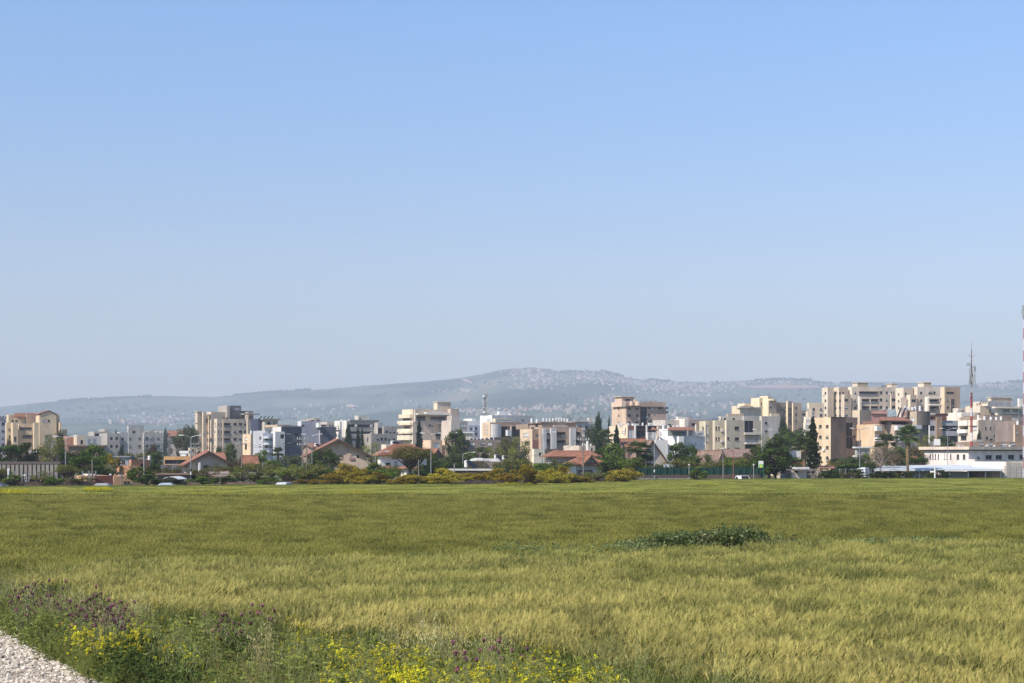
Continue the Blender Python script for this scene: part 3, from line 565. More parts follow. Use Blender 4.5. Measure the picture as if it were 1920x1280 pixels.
# B7 main
b = Bld('apartment_building', 'tall cream seven-storey block with dark balconies and a grey rooftop tower', AB, 600, 33, 425, (.64, .53, .41))
sw = lambda x: g([x], [797, 810, 824, 838], 2.4, 3.2)
b.m(366, 370, 380, 771, dD=2, wl=g([368], [810, 823, 836], 1.2, 3), lip=.3); b.m(379, 381, 386, 771, dD=0)
b.m(383, 385, 395, 775, [(384.5, 784, 393, 791, 'b')]+g([390, 393.5], [810, 823, 837], 1.6, 4), dD=3); b.pro(dict(C=np.array((tx(384)*602, 602.))), 384, 395, 775.5, 778, 2.2, part='canopy')
M0 = b.m(388, 396, 425, 771, wl=g([390, 393], [810, 824, 838], 1.2, 4), dD=1)
M = b.m(401, 407, 418, 784, g([410, 415], [794, 808, 822, 836], 1.6, 4), wl=g([403], [794, 808, 822, 836], 1.2, 4), dD=-4)
M = b.m(411, 418, 483, 784, [(420, 791.5, 433, 800, 'b'), (420, 806, 433, 814.5, 'b'), (420, 820, 433, 828.5, 'b')]+g([441, 451, 461], [794, 808, 822], 5.6, 4.2)+g([474.5], [793, 807.5, 822], 6, 4.2), dD=-3)
b.m(462, 464.5, 466.5, 783.5, dD=-5.2)
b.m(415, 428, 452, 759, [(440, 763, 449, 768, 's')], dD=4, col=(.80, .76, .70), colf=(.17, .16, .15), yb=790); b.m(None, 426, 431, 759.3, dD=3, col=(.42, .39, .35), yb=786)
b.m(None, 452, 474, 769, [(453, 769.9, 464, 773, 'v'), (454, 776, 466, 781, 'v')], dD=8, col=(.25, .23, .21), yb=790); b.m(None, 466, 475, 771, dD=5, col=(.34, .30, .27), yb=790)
b.pro(dict(C=np.array((tx(450)*603, 603.))), 452, 482, 774.5, 776.5, 2.5, part='canopy', col=(.38, .36, .34)); b.pro(dict(C=np.array((tx(368)*598, 598.))), 363, 369, 792, 794, 1.5, part='canopy', col=(.5, .45, .42))
aerial(469, 766, 604, zof(771, 604), 'dish aerial on the rooftop corner of the tall cream block', 2); b.done()
panels(416, 427, 783, 602, 2, 'the tall cream block roof edge')
# B8
b = Bld('apartment_building', 'narrow beige and navy block with a projecting roof slab right of the tall cream block', AB, 560, 26, 500, (.50, .45, .38)); M = b.m(None, 484, 497, 784, col=(.06, .07, .12), dD=2)
M = b.m(None, 496, 521, 786, g([504], [792.5, 807, 820], 6, 4)+g([514], [793], 2.2, 6)); b.slab(M['C'], M['Lf'], M['Ll'], M['z'], .7, .5, mat('slab_edge', (.28, .26, .24), .9)); b.done(); panels(485, 513, 782, 562, 4, 'the narrow beige and navy block', 1.3)
b = Bld('house', 'cream cube house with two white tanks in front of the tall cream block', HS, 460, 38, 472, (.72, .55, .38)); M = b.m(455, 470, 486, 812.5, g([479], [824, 836], 4, 4), wl=[(459, 819, 463, 824, 's'), (459, 831, 463, 842, 'o')]); heaters(b, M, [471, 480], 'the cream cube house', 1, 1.1, 1.); b.done()
b = Bld('apartment_building', 'white house with rounded blue-shaded balconies left of the slate block', AB, 430, 30, 500, (.46, .48, .52)); M = b.m(484, 493, 512, 811, g([500, 508], [822, 836], 5, 4), wl=g([488], [820, 834], 3, 4)); 
for y in (817, 829, 843): b.pro(M, 494, 509, y, y+4, 1.4, col=(.55, .60, .66), rnd=True)
b.m(None, 497, 505, 806, dD=4); b.done()
b = Bld('house', 'small white house with a sloping terracotta roof right of the round green tree', HS, 330, 24, 470, (.74, .74, .74)); M = b.m(452, 459, 482, 868, g([472], [874], 4, 4)); b.gable(M, 855, 'l', .5); b.done()
# C1, C2
b = Bld('apartment_building', 'three-storey block with white lit side and slate-blue front', AB, 470, 32, 540, WHT)
M = b.m(511, 527, 566, 799, g([541, 556.5], [814], 7, 5.5)+g([542], [831], 6.5, 5)+g([556], [830], 8, 4, 'o'), wl=g([514.5, 521], [815, 828], 1.8, 4)+[(513, 824, 523, 827, 'o')], colf=(.115, .13, .165)); b.m(None, 516, 534, 808, [(526, 813, 533, 821, 'o')], dD=-2.5, col=(.7, .7, .7), dl=3)
b.pro(M, 528, 566, 797.5, 800, .3, part='parapet', col=(.2, .22, .25)); b.m(None, 520, 547, 795, dD=9, col=(.55, .42, .3), yb=799); panels(531, 556, 799, 473, 5, 'the slate-blue fronted block'); aerial(544.5, 773, 473, zof(800, 473), 'tall thin aerial above the slate-blue fronted block', 2); b.done()
b = Bld('apartment_building', 'lilac-walled tall block stepping down to a dark slate wing', AB, 500, 22, 590, (.36, .38, .46)); M = b.m(558, 565, 599, 788, [(566, 795, 571, 798, 'w')], col=(.62, .63, .66), colf=(.33, .345, .42)); b.m(597, 600, 630, 799, [(601, 811.5, 609, 816, 'w')], col=(.42, .43, .5), colf=(.085, .10, .13), dD=1)
b.m(None, 577, 603, 785.5, dD=6, col=(.5, .46, .42), yb=790, wf=g([586, 597], [787], 5, 2, 'o')); b.m(None, 588, 599, 783, dD=8, col=(.42, .36, .28), yb=790); b.m(None, 597, 602, 792, dD=-.8, col=(.8, .79, .77), dl=3, yb=800); b.done()
b = Bld('house', 'small cream rooftop houses between the lilac block and the grey office block', HS, 640, 25, 620, (.6, .52, .44)); b.m(None, 602, 613, 794, g([607], [797], 8, 2.5, 'o')); b.m(None, 613, 627, 790, g([619, 624], [796], 2.5, 3), dD=3); b.done(); aerial(609, 778, 642, zof(796, 642), 'short thin aerial between the lilac block and the office block', 1)
# C4 office
b = Bld('office_building', 'long grey office block with continuous dark window bands and a rooftop box', 'office block', 650, 30, 675, (.50, .48, .44))
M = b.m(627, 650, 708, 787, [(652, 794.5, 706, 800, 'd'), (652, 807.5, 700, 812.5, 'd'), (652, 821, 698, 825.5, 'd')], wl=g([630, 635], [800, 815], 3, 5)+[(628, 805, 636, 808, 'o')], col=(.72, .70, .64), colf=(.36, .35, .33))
b.m(635, 637, 641, 789, dD=-3, col=(.74, .72, .66)); b.m(None, 708, 718, 791, [(709, 801, 717, 812, 'o')], dD=3, col=(.46, .44, .40)); b.pro(M, 655, 710, 786, 789, .6, part='cornice', col=(.24, .24, .24)); b.m(665, 672, 692, 778, [(674, 783, 677, 786.5, 'o')], dD=6, col=(.55, .53, .46), yb=790)
b.m(None, 696, 752, 812, g([709, 716, 723.5, 730, 739], [822], 4.6, 4.8), dD=-4, col=(.37, .34, .31)); b.m(717, 719, 756, 797.5, g([725, 732, 739.5], [808.5], 4.6, 4.5), dD=1, col=(.38, .35, .32)); b.done()
for i, x in enumerate((666, 693)):
    q = MB(); X = tx(x)*647; q.box((X, 646+i*4-1, zof(800.5, 650)), (1.0, 0, 0), (0, .8, 0), (0, 0, 1.1)); q.box((X+.1, 645.9+i*4-1, zof(800, 650)), (.8, 0, 0), (0, .1, 0), (0, 0, .8), 1); tag(q.build('air_conditioner', [WHITE, FRAMEM]), '%s white air conditioner on the top window band of the office block' % ('left-hand', 'right-hand')[i], 'air conditioner', 'air conditioners on the office block')
# C5
b = Bld('gable_house', 'large tan gable house with an orange roof and a small attic window, centre-left', HS, 320, 13, 640, (.60, .46, .36))
M = b.m(574, 580, 687, 851, [(643.5, 830, 652.5, 839, 'w'), (657, 848.5, 664, 856.5, 's'), (669, 851.5, 673, 858, 'o')], dl=14, ); b.gable(M, 824, 'f', 1.1); b.pro(M, 655, 664, 857, 861, .2, part='window_box', col=(.4, .2, .15)); b.done()
q = Bld('house', 'brown-roofed house hiding behind the large tan gable house', HS, 400, 20, 590, (.34, .26, .22)); M = q.m(None, 583, 606, 838, g([590], [843], 5, 3)); q.gable(M, 832, 'l', .4); heaters(q, M, [592, 599], 'the brown-roofed house behind the tan gable', 0, 1.2, 1.); q.done()
# C8
b = Bld('house', 'white villa with stepped orange roofs behind the umbrella-shaped tree', HS, 300, 26, 740, (.82, .78, .70))
M = b.m(708, 713, 800, 853, g([728], [870], 8, 7)+g([742, 760, 785], [868], 5, 8, 's')); b.hip(M, 831, .8, .3); M2 = b.m(706, 712, 745, 878, g([720, 732], [884], 5, 6, 's'), dD=-5, dl=4.5); b.hip(M2, 872, .7, .3); M3 = b.m(None, 762, 812, 878, g([770, 780], [885], 5, 6, 's'), dD=-6, dl=5); b.hip(M3, 871, .7, .3)
b.m(None, 724, 733, 832, [(726, 836, 731, 840, 'o')], dD=1, yb=846, dl=2.5, col=(.7, .62, .5)); heaters(b, dict(C=M['C'], zr=zof(843, 300)), [736], 'the white villa with stepped orange roofs', 0, 1.3, 4); b.done()
# D1 curved balconies
b = Bld('apartment_building', 'cream block with rounded left balconies, white awning and a rooftop box', AB, 590, 30, 800, (.68, .58, .47))
M = b.m(754, 774, 846, 766, [(780, 779, 798, 787, 'b'), (807, 780, 843, 786.5, 'b')]+g([806.5, 811], [796.5], 3, 4)+g([830, 834.5], [796], 3, 3, 's')+g([833], [811], 6, 2.5)+[(817, 794, 829, 806, 'b'), (817, 809.5, 829, 822, 'b')]+g([841], [796, 811], 3, 3), wl=[(756, 783, 768, 789, 'w'), (757, 796, 768, 803, 'w')], col=(.72, .62, .48), colf=(.56, .47, .39))
for y0_, y1_ in ((776, 783), (792, 796), (808, 812)): b.pro(M, 752, 774, y0_, y1_, 2.6, 'l', (.72, .62, .47), 'awning', rnd=True)
for y0_, y1_ in ((788, 793), (803, 809), (815, 824)): b.pro(M, 748, 773, y0_, y1_, 2.2, 'l', (.74, .66, .53), 'balcony', rnd=True)
b.pro(M, 795, 845, 772.5, 777, 1.8, part='awning', col=(.80, .78, .72)); b.pro(M, 779, 798, 774, 776.5, 2.2, part='awning', col=(.78, .72, .6)); b.pro(M, 776, 779, 767, 790, .6, part='pillar', col=(.75, .66, .55)); b.pro(M, 816, 830, 791.5, 793, 1.2, part='awning', col=(.8, .77, .7))
b.m(813, 820, 845, 753, dD=5, yb=768, lip=.25, col=(.72, .62, .47), colf=(.58, .50, .40)); b.m(None, 845, 861, 765, dD=5, col=(.52, .43, .35)); b.m(None, 846, 877, 787, [(863, 792, 874, 800, 's')], dD=-2, col=(.60, .52, .46)); b.m(None, 847, 862, 778, dD=2, col=(.55, .48, .44), yb=790)
b.m(None, 809, 829, 824, [(814, 829, 824, 839, 's')], dD=-50, col=(.72, .52, .36), dl=7, colf=(.62, .45, .32)); b.m(828, 834, 842, 824, dD=-46, col=(.76, .60, .44)); b.m(None, 846, 875, 812, g([855, 866], [818], 5, 3), dD=1); b.done(); aerial(785, 761, 594, zof(767, 594), 'small dish aerial on the cream block with rounded balconies', 2); aerial(816, 743, 596, zof(754, 596), 'aerial on the rooftop box of the cream block with rounded balconies', 1)
b = Bld('house', 'dark gabled house end behind the umbrella-shaped tree', HS, 350, 30, 825, (.20, .17, .14)); M = b.m(None, 806, 834, 862); b.gable(M, 842, 'f', .4); b.done()
# D2.. D8
b = Bld('apartment_building', 'blue-grey terraced block between the rounded-balcony block and the white block', AB, 680, 26, 890, (.48, .50, .56)); b.m(None, 878, 902, 796, g([884, 893], [802, 813], 4, 4)); b.m(None, 877, 899, 788, dD=8, col=(.70, .70, .70)); b.m(None, 885, 893, 783.5, dD=12, col=(.8, .79, .76), yb=790); b.done()
b = Bld('apartment_building', 'large white block with a blue-grey front below the lattice radio mast', AB, 650, 28, 950, WHT)
b.m(900, 923, 1002, 777, [(979, 784.5, 982.5, 788, 'w'), (968, 785, 972, 788.5, 's')], wl=[(913, 784, 920, 789, 's')], col=(.84, .83, .80), colf=(.44, .45, .48)); b.m(None, 929, 959, 783.5, [(931, 786, 957, 790, 's')], dD=-2, col=(.68, .60, .47), yb=791); M = b.m(932, 936, 956, 770, dD=6, col=(.82, .82, .82), yb=779); b.done(); aerial(941, 760, 656, zof(771, 656), 'thin aerial on the small box above the white block', 1)
b = Bld('apartment_building', 'tan building with arched dark openings in front of the white block', AB, 600, 30, 940, (.70, .55, .38))
M = b.m(904, 919, 977, 790.5, [(940, 799, 952, 818, 'v'), (957, 799, 975, 818, 'v')], wl=g([909, 914], [797, 804, 811], 2.4, 3, 's'), colf=(.36, .25, .19)); b.pro(M, 920, 939, 794, 819, 1.2, part='stair_tower', col=(.62, .61, .60), rnd=True); b.pro(M, 947, 954, 805, 816, 2.0, part='shutter', col=(.65, .66, .7)); b.pro(M, 955, 957.5, 797, 819, 1, part='pillar'); b.pro(M, 936, 977, 796, 798, .8, part='cornice', col=(.5, .4, .33)); b.done()
b = Bld('house', 'low white shop with a flat white roof below the rounded-balcony block', 'shop', 540, 15, 872, (.74, .66, .54)); M = b.m(None, 862, 885, 811); b.slab(M['C'], M['Lf'], M['Ll'], M['z'], .5, .5, WHITE); b.done()
b = Bld('apartment_building', 'long low brown block with blue shutters and a row of rooftop collectors', AB, 430, 12, 895, (.26, .21, .19)); M = b.m(None, 855, 938, 823, g([870, 905], [830, 840], 6, 5)+g([886, 918], [831], 7, 6, 's')); heaters(b, M, [881, 888, 895, 902, 910, 918, 926], 'the long low brown block', 0, .75, 1.5); b.done()
b = Bld('house', 'white flat-roofed bungalow with two rooftop tanks left of the blossoming bushes', HS, 330, 6, 915, (.55, .54, .52)); M = b.m(None, 886, 905, 857.5, (), col=(.82, .81, .80), yb=863); M2 = b.m(None, 905, 945, 858.5, g([915], [866], 6, 5), dD=3, col=(.72, .72, .72)); b.m(None, 884, 946, 864, dD=1, col=(.25, .2, .18)); heaters(b, M2, [929, 944], 'the white flat-roofed bungalow', 0, 1.0, 1.); b.done()
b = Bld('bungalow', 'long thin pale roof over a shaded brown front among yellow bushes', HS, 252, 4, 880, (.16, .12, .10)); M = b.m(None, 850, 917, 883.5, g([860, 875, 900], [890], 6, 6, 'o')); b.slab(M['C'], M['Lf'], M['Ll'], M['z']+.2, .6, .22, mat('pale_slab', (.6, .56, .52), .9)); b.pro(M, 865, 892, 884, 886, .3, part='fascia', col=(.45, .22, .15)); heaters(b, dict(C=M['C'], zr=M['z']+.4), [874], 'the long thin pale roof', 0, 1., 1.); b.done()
# E1
b = Bld('apartment_building', 'weathered tan apartment row with grey piers and a line of white rooftop tanks', AB, 480, 24, 1035, (.64, .50, .37))
tw = lambda x, w: [(x-w/2, 808, x+w/2, 815, 'w'), (x-w/2, 823, x+w/2, 830, 'w')]
M = b.m(975, 998, 1017, 803, g([1009], [814], 8, 4), wl=[(981, 811, 991, 817.5, 's'), (983, 826, 991, 833, 'w')], colf=(.40, .28, .21)); b.pro(M, 999, 1015, 824, 838, .1, part='painted_panel', col=(.24, .13, .11))
M1 = b.m(None, 1015, 1092, 799, [(1023, 805.5, 1031, 814, 'w'), (1024, 822, 1031, 833, 'b'), (1042, 809, 1061, 818, 'b'), (1043, 824, 1061, 833, 'b'), (1077, 809, 1089, 816, 'b'), (1078, 823, 1088, 834, 'b')], dD=-1, col=(.42, .32, .25))
for x0_, x1_ in ((1016, 1022), (1031, 1041), (1067, 1077)): b.pro(M1, x0_, x1_, 802, 841, 1.0, part='pier', col=(.52, .52, .54))
M2 = b.m(None, 1016, 1080, 792.5, [(1034, 798, 1062, 803, 'v')], dD=1.5, col=(.46, .33, .25), yb=803); b.slab(M2['C'], M2['Lf']*.97, M2['Ll'], M2['z'], .5, .35, mat('slab_edge', (.2, .14, .1), .9)); b.pro(M2, 1036, 1062, 797, 798.5, 1.2, part='awning', col=(.8, .76, .7)); b.m(None, 990, 1016, 794, dD=10, col=(.34, .26, .2), yb=803)
heaters(b, dict(C=M2['C'], zr=M2['z']+.3), [1019, 1025, 1031, 1037, 1043, 1048, 1053, 1058, 1064], 'the weathered tan apartment row', 1, .95, 1.); heaters(b, dict(C=M['C'], zr=zof(795, 485)), [997, 1007], 'the weathered tan row left wing', 1, 1.3, 3); b.done()
panels(992, 1014, 797, 484, 3, 'the left end of the weathered tan row', 1.3)
b = Bld('apartment_building', 'grey-white terraced block right of the weathered tan apartment row', AB, 540, 24, 1095, (.44, .43, .43)); M = b.m(None, 1072, 1112, 789, g([1088, 1100], [800, 812], 5, 5)+[(1095, 805, 1104, 814, 's')]); b.m(1101, 1104, 1114, 782, dD=3, col=(.66, .63, .56), yb=790); b.pro(M, 1076, 1100, 787.5, 789.5, .6, part='roof_slab', col=(.6, .56, .5)); b.done(); panels(1078, 1099, 785, 543, 6, 'the grey-white terraced block', 1.2)
b = Bld('house', 'low white cube between the weathered row and the red hip roof', HS, 370, 26, 1010, (.82, .74, .60)); b.m(997, 1001, 1021, 840.5, g([1013], [850], 4, 5)); b.done()
b = Bld('house', 'cluttered cream house wall with small tanks left of the dark tall tree', HS, 400, 24, 1100, (.62, .54, .44)); M = b.m(None, 1086, 1116, 834, g([1094, 1102], [842], 4, 6)+g([1110], [842], 3, 5)); heaters(b, M, [1093, 1097, 1108], 'the cluttered cream house', 1, .8, .8); b.m(1099, 1102, 1104, 826, dD=-3, col=(.8, .78, .74)); b.done()
# E4
b = Bld('house', 'grey-walled villa under a broad orange-red hipped roof with a small front gable', HS, 300, 20, 1080, (.46, .44, .43))
M = b.m(1024, 1034, 1118, 856, g([1040, 1052], [864], 5, 5), dl=12); b.hip(M, 843, .9, .12); M2 = b.m(1064, 1068, 1131, 870.5, [(1069, 874, 1080, 885, 's'), (1083, 880, 1111, 888, 'b')], dD=-6, dl=6, col=(.50, .49, .49)); b.hip(M2, 855, .9, .3)
M3 = b.m(None, 1096, 1116, 866, g([1101, 1110], [867.5], 4, 4, 's'), dD=-5.6, dl=5, yb=871); b.gable(M3, 855, 'f', .7); b.pro(M2, 1068, 1079, 872, 888, .2, part='entrance_surround', col=(.8, .78, .72)); b.done()
# E5
b = Bld('apartment_building', 'brown-pink stone office tower with a dark vertical glass strip', 'office block', 620, 22, 1200, PINKT)
M = b.m(1147, 1174, 1249, 761, g([1180, 1194.5], [764.5, 778, 791.5], 5, 4.2)+[(1200.5, 758.8, 1213, 797, 'd')]+g([1217.5], [763, 777, 790.5], 4.4, 4)+g([1228], [763, 776.5, 790], 2, 2.6)+g([1238], [763.5], 7, 4.4)+g([1239], [791], 7, 4.4), wl=g([1160], [764.5, 778, 791.5], 2, 4), col=(.66, .50, .38), colf=(.50, .37, .30))
M = b.m(1146, 1172, 1248, 751.5, dD=-1.2, yb=760.5, col=(.70, .53, .41), colf=(.44, .33, .27)); b.m(1163, 1166, 1174, 751, dD=-3.5, yb=761, col=(.72, .57, .46), dl=3); b.m(None, 1184, 1187, 751, dD=-1.8, yb=759, col=(.72, .57, .46)); b.m(None, 1196.5, 1200, 751, dD=-1.9, yb=759, col=(.72, .57, .46))
b.m(1153, 1166, 1189, 743, [(1172, 747, 1182, 750, 'o')], dD=5, yb=753, lip=.6, col=(.68, .52, .40), colf=(.50, .38, .31))
for y in (767, 775): b.pro(M, 1246, 1251.5, y-5, y-1.5, .8, part='air_conditioner', col=(.10, .10, .11))
b.done()
b = Bld('apartment_building', 'cream block with red-brown panels and tanks below the stone office tower', AB, 470, 24, 1205, (.74, .62, .46))
M = b.m(1142, 1177, 1264, 796.5, [(1178, 804, 1189, 823, 's'), (1192, 797.5, 1211, 805, 'o'), (1192, 805.5, 1211, 818, 'd'), (1213, 797.5, 1262, 804, 'o'), (1192, 819, 1211, 824, 'o')]+[(1214, 806, 1230, 817, 'd')], wl=g([1158, 1168], [809, 828], 3, 4, 's'), colf=(.26, .12, .10)); b.pro(M, 1189.3, 1191.3, 795.5, 826, .5, part='pier', col=(.7, .7, .7)); b.pro(M, 1210.8, 1212.6, 795.5, 826, .5, part='pier', col=(.7, .7, .7)); b.pro(M, 1212, 1232, 812, 824, .9, part='balcony', col=(.8, .78, .76))
heaters(b, M, [1161, 1166, 1176, 1178.5, 1205, 1217, 1221, 1240], 'the cream block with red-brown panels', 1, .95, 1.); b.m(None, 1180, 1260, 823.5, g([1190, 1200], [827], 5, 3, 'o'), dD=-1, col=(.5, .2, .14), dl=4); b.done()
b = Bld('gable_house', 'A-shaped house with a steep weathered red roof behind the fan palm', HS, 330, 20, 1220, (.72, .62, .55))
M = b.m(1180, 1186, 1256, 876, g([1195, 1206], [862], 8, 10, 's'), dl=12); b.gable(M, 826, 'f', .8, tm=OLDT); M2 = b.m(None, 1183, 1214, 872, dD=-3, dl=2.5, col=(.8, .70, .62)); b.gable(M2, 850, 'f', .5, tm=OLDT); b.done()
b = Bld('house', 'rust-red tiled roofs stepping behind the fan palm near the dark timber gable', HS, 400, 24, 1190, (.3, .2, .17)); M = b.m(None, 1176, 1244, 838, dl=8); b.gable(M, 823, 'l', .5); b.done()
# F
b = Bld('house', 'bright white three-storey house with orange terrace roofs and blue details', HS, 400, 26, 1265, WHT)
M = b.m(1233, 1252, 1288, 803, g([1243], [818], 2.5, 5, 's'), wl=g([1245], [820, 838], 2.5, 5)+g([1238], [812], 6, 4, 's'), col=(.84, .82, .80), colf=(.50, .55, .60)); b.m(1231, 1234, 1252, 798, dD=4, col=(.55, .5, .42)); b.m(1212, 1214, 1230, 809, g([1219], [815], 6, 10, 's'), dD=2, col=(.80, .80, .80)); b.m(1226, 1229, 1252, 824, dD=-4, dl=5, col=(.84, .82, .79))
b.m(None, 1265, 1322, 816, [(1284, 829, 1298, 835, 's'), (1302, 828, 1306, 834, 's')]+g([1256, 1290], [846], 5, 5), dD=-3, col=(.72, .72, .74)); b.m(1269, 1273, 1282, 817, dD=-5, col=(.8, .79, .77), dl=3)
b.m(1295, 1299, 1320, 807, [(1308, 811, 1318, 822, 's')], dD=-1, col=(.70, .68, .66), yb=818); b.pro(M, 1267, 1276, 810, 815, .4, part='green_blind', col=(.05, .42, .24)); b.pro(M, 1276, 1283, 809.5, 815, .4, part='blue_blind', col=(.02, .16, .50))
q = MB()
for x0_, x1_, y_ in ((1250, 1303, 806), (1219, 1235, 806)):
    X0, X1 = tx(x0_)*397, tx(x1_)*397; q.prism([(X0, 395, zof(y_, 396)), (X1, 396.5, zof(y_, 396)), (X1-1, 402, zof(y_-5.5, 400)), (X0+1, 402, zof(y_-5.5, 400))], (0, 0, .2))
q.build('roof', [TILE], b.root, b.org); heaters(b, M, [1244, 1254, 1263, 1271], 'the bright white house with orange terrace roofs', 1, 1.15, 3); b.done()
b = Bld('apartment_building', 'pale terraced rooftops behind the bright white house', AB, 560, 24, 1275, (.56, .51, .46)); b.m(None, 1247, 1292, 786, g([1256, 1281], [796], 5, 4)); b.m(1266, 1271, 1288, 780.5, dD=8, col=(.74, .70, .62), yb=788); b.m(None, 1284, 1290, 784, dD=-1, col=(.76, .7, .62)); b.m(None, 1292, 1330, 785.5, g([1300], [795], 6, 5, 'o'), dD=4, col=(.42, .33, .29)); b.m(1303, 1305, 1318, 795, dD=-5, col=(.7, .62, .5)); b.done()
# F3
b = Bld('apartment_building', 'yellowish three-storey block with glazed loggias and rooftop panels left of the cypress', AB, 440, 22, 1370, (.64, .57, .44))
M = b.m(1311, 1323, 1338, 788, [(1323.5, 796, 1336, 814, 's'), (1323.5, 817, 1336, 828, 's')], wl=g([1318], [802, 820], 2.5, 6), dD=3); b.m(1336, 1340, 1361, 787, g([1343.5, 1348.5], [802, 822], 2.8, 5.5), dD=-.5, col=(.68, .59, .44)); b.m(None, 1335.5, 1339, 787, dD=1.5, col=(.22, .19, .15))
M = b.m(1359, 1362, 1427, 786.5, [(1377.5, 798.5, 1386.5, 805, 'w'), (1378, 819, 1386.5, 825, 'w'), (1378, 838, 1387, 843, 'w')]+g([1366], [821, 841], 4, 4)+[(1396, 787.5, 1413, 809.5, 'd'), (1397, 814, 1421, 828, 'b'), (1397, 833, 1421, 842, 'o')], dD=-2, col=(.78, .70, .56), colf=(.50, .44, .35)); b.pro(M, 1395, 1428, 810, 814, .5, part='balcony', col=(.62, .58, .52)); b.pro(M, 1396, 1428, 828.5, 831.5, 1.0, part='balcony', col=(.66, .62, .58))
b.done(); panels(1335, 1361, 785.5, 442, 5, 'the yellowish three-storey block')
b = Bld('apartment_building', 'long pale grey block with paired dark windows behind the yellowish block', AB, 520, 24, 1420, (.47, .44, .41)); b.m(1391, 1395, 1426, 779, dD=2); M = b.m(1424, 1428, 1463, 779, [(1434, 790, 1439.5, 794.5, 'w'), (1434, 804.5, 1440, 809, 'w')], col=(.62, .58, .5), colf=(.50, .47, .44)); b.m(1347, 1351, 1392, 779.5, g([1360, 1376], [784], 4, 3), dD=4, col=(.74, .68, .56)); b.m(1362, 1364, 1395, 774.5, dD=8, col=(.6, .48, .34)); b.done()
b = Bld('apartment_building', 'cream terrace-roofed flat with a row of panels under the stepped cream building', AB, 580, 30, 1400, (.76, .68, .54)); M = b.m(1383, 1387, 1427, 764, [(1391, 771.5, 1398, 776, 's'), (1402, 775, 1407, 779, 's')], col=(.78, .68, .52), colf=(.62, .54, .42)); b.slab(M['C'], M['Lf'], M['Ll'], M['z'], .5, .5, wallm((.66, .60, .50))); b.done(); panels(1387, 1413, 762, 582, 5, 'the cream terrace-roofed flat')
b = Bld('apartment_building', 'cream stepped building with curved parapet tower and shaded brown balconies', AB, 640, 30, 1440, (.78, .66, .47))
M = b.m(1372, 1392, 1410, 759.5, dD=2); b.m(1383, 1396, 1412, 755, dD=6); b.m(1408, 1424, 1432, 744.5, g([1428], [756], 2, 3), dD=3); b.m(1424, 1440, 1446, 741, g([1433], [765], 3, 5), dD=1, colf=(.62, .50, .36)); b.pro(b.m(1430, 1441, 1456, 746, g([1446], [762], 4, 4)+[(1430, 748, 1439, 753, 'v')], dD=-1, colf=(.50, .41, .32)), 1441, 1455, 747, 750, 1.5, part='curved_parapet', rnd=True)
b.m(1455, 1457, 1475, 753, [(1456, 762, 1474, 768, 'b')], dD=2, colf=(.44, .34, .27)); b.m(None, 1458, 1475, 760, [(1459, 763, 1474, 768, 'b'), (1459, 775, 1474, 781, 'b')], dD=3, colf=(.30, .22, .18)); b.m(1474, 1477, 1486, 751, [(1477, 764, 1485, 768, 'b'), (1477, 774, 1485, 780, 'b'), (1477, 786, 1485, 792, 'b')], dD=0, colf=(.38, .30, .24)); b.m(1485, 1487, 1503, 754, g([1493], [764, 776, 787.5], 3.4, 3.6), dD=-1, colf=(.54, .42, .31)); b.m(None, 1503, 1512, 768, g([1507], [776], 5, 3, 'o'), dD=8, col=(.4, .36, .32)); b.m(1443, 1446, 1462, 774, dD=-8, col=(.76, .64, .46)); b.done()
b = Bld('house', 'row of low houses with worn grey-red roofs below the yellowish block', HS, 340, 8, 1395, (.42, .36, .32)); M = b.m(None, 1362, 1432, 856, g([1372, 1385, 1400, 1416], [862], 5, 5)); b.gable(M, 843, 'l', .6, tm=OLDT); b.done()
b = Bld('gable_house', 'narrow pinkish A-frame house end just right of the date palm', HS, 320, 24, 1352, (.66, .50, .42)); M = b.m(None, 1343, 1360, 866, g([1351], [870], 4, 6, 's'), dl=8); b.gable(M, 845, 'f', .8, tm=OLDT); b.done()
# G
b = Bld('apartment_building', 'tallest cream apartment block at right, seven storeys of small dark windows', AB, 657, 14, 1610, (.70, .60, .48))
CF = (.56, .49, .41); R4 = [736, 750, 763.5, 777]
b.m(1541, 1552, 1563, 725, dD=0, wl=g([1547.5], R4, 3, 3.8), col=(.76, .66, .52), colf=(.44, .37, .30)); b.m(1563, 1573, 1590, 724.5, g([1575, 1581.5], R4, 3, 4), wl=g([1567], R4, 3, 4), dD=-1, col=(.76, .66, .53), colf=(.42, .34, .28))
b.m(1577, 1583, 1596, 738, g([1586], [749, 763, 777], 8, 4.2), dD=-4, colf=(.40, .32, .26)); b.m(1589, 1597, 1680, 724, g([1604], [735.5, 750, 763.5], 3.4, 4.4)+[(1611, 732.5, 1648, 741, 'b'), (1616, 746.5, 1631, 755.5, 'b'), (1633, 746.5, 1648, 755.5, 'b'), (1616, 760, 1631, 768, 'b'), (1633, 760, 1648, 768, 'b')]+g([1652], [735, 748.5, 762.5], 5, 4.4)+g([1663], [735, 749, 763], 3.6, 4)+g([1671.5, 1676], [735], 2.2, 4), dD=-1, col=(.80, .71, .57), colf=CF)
M = b.m(1669, 1671, 1682, 737, g([1676], [748.5, 762], 7, 4.6), dD=-3, colf=(.48, .40, .33)); b.m(None, 1611.5, 1613, 742, dD=-3, col=(.82, .76, .68), dl=1.5)
b.m(1598, 1608, 1627, 716.5, dD=6, yb=725, lip=.3, colf=(.42, .34, .26)); b.m(1660, 1672, 1682, 718.5, dD=6, yb=726, lip=.25); b.done(); panels(1653, 1664, 723, 660, 3, 'the tallest cream block')
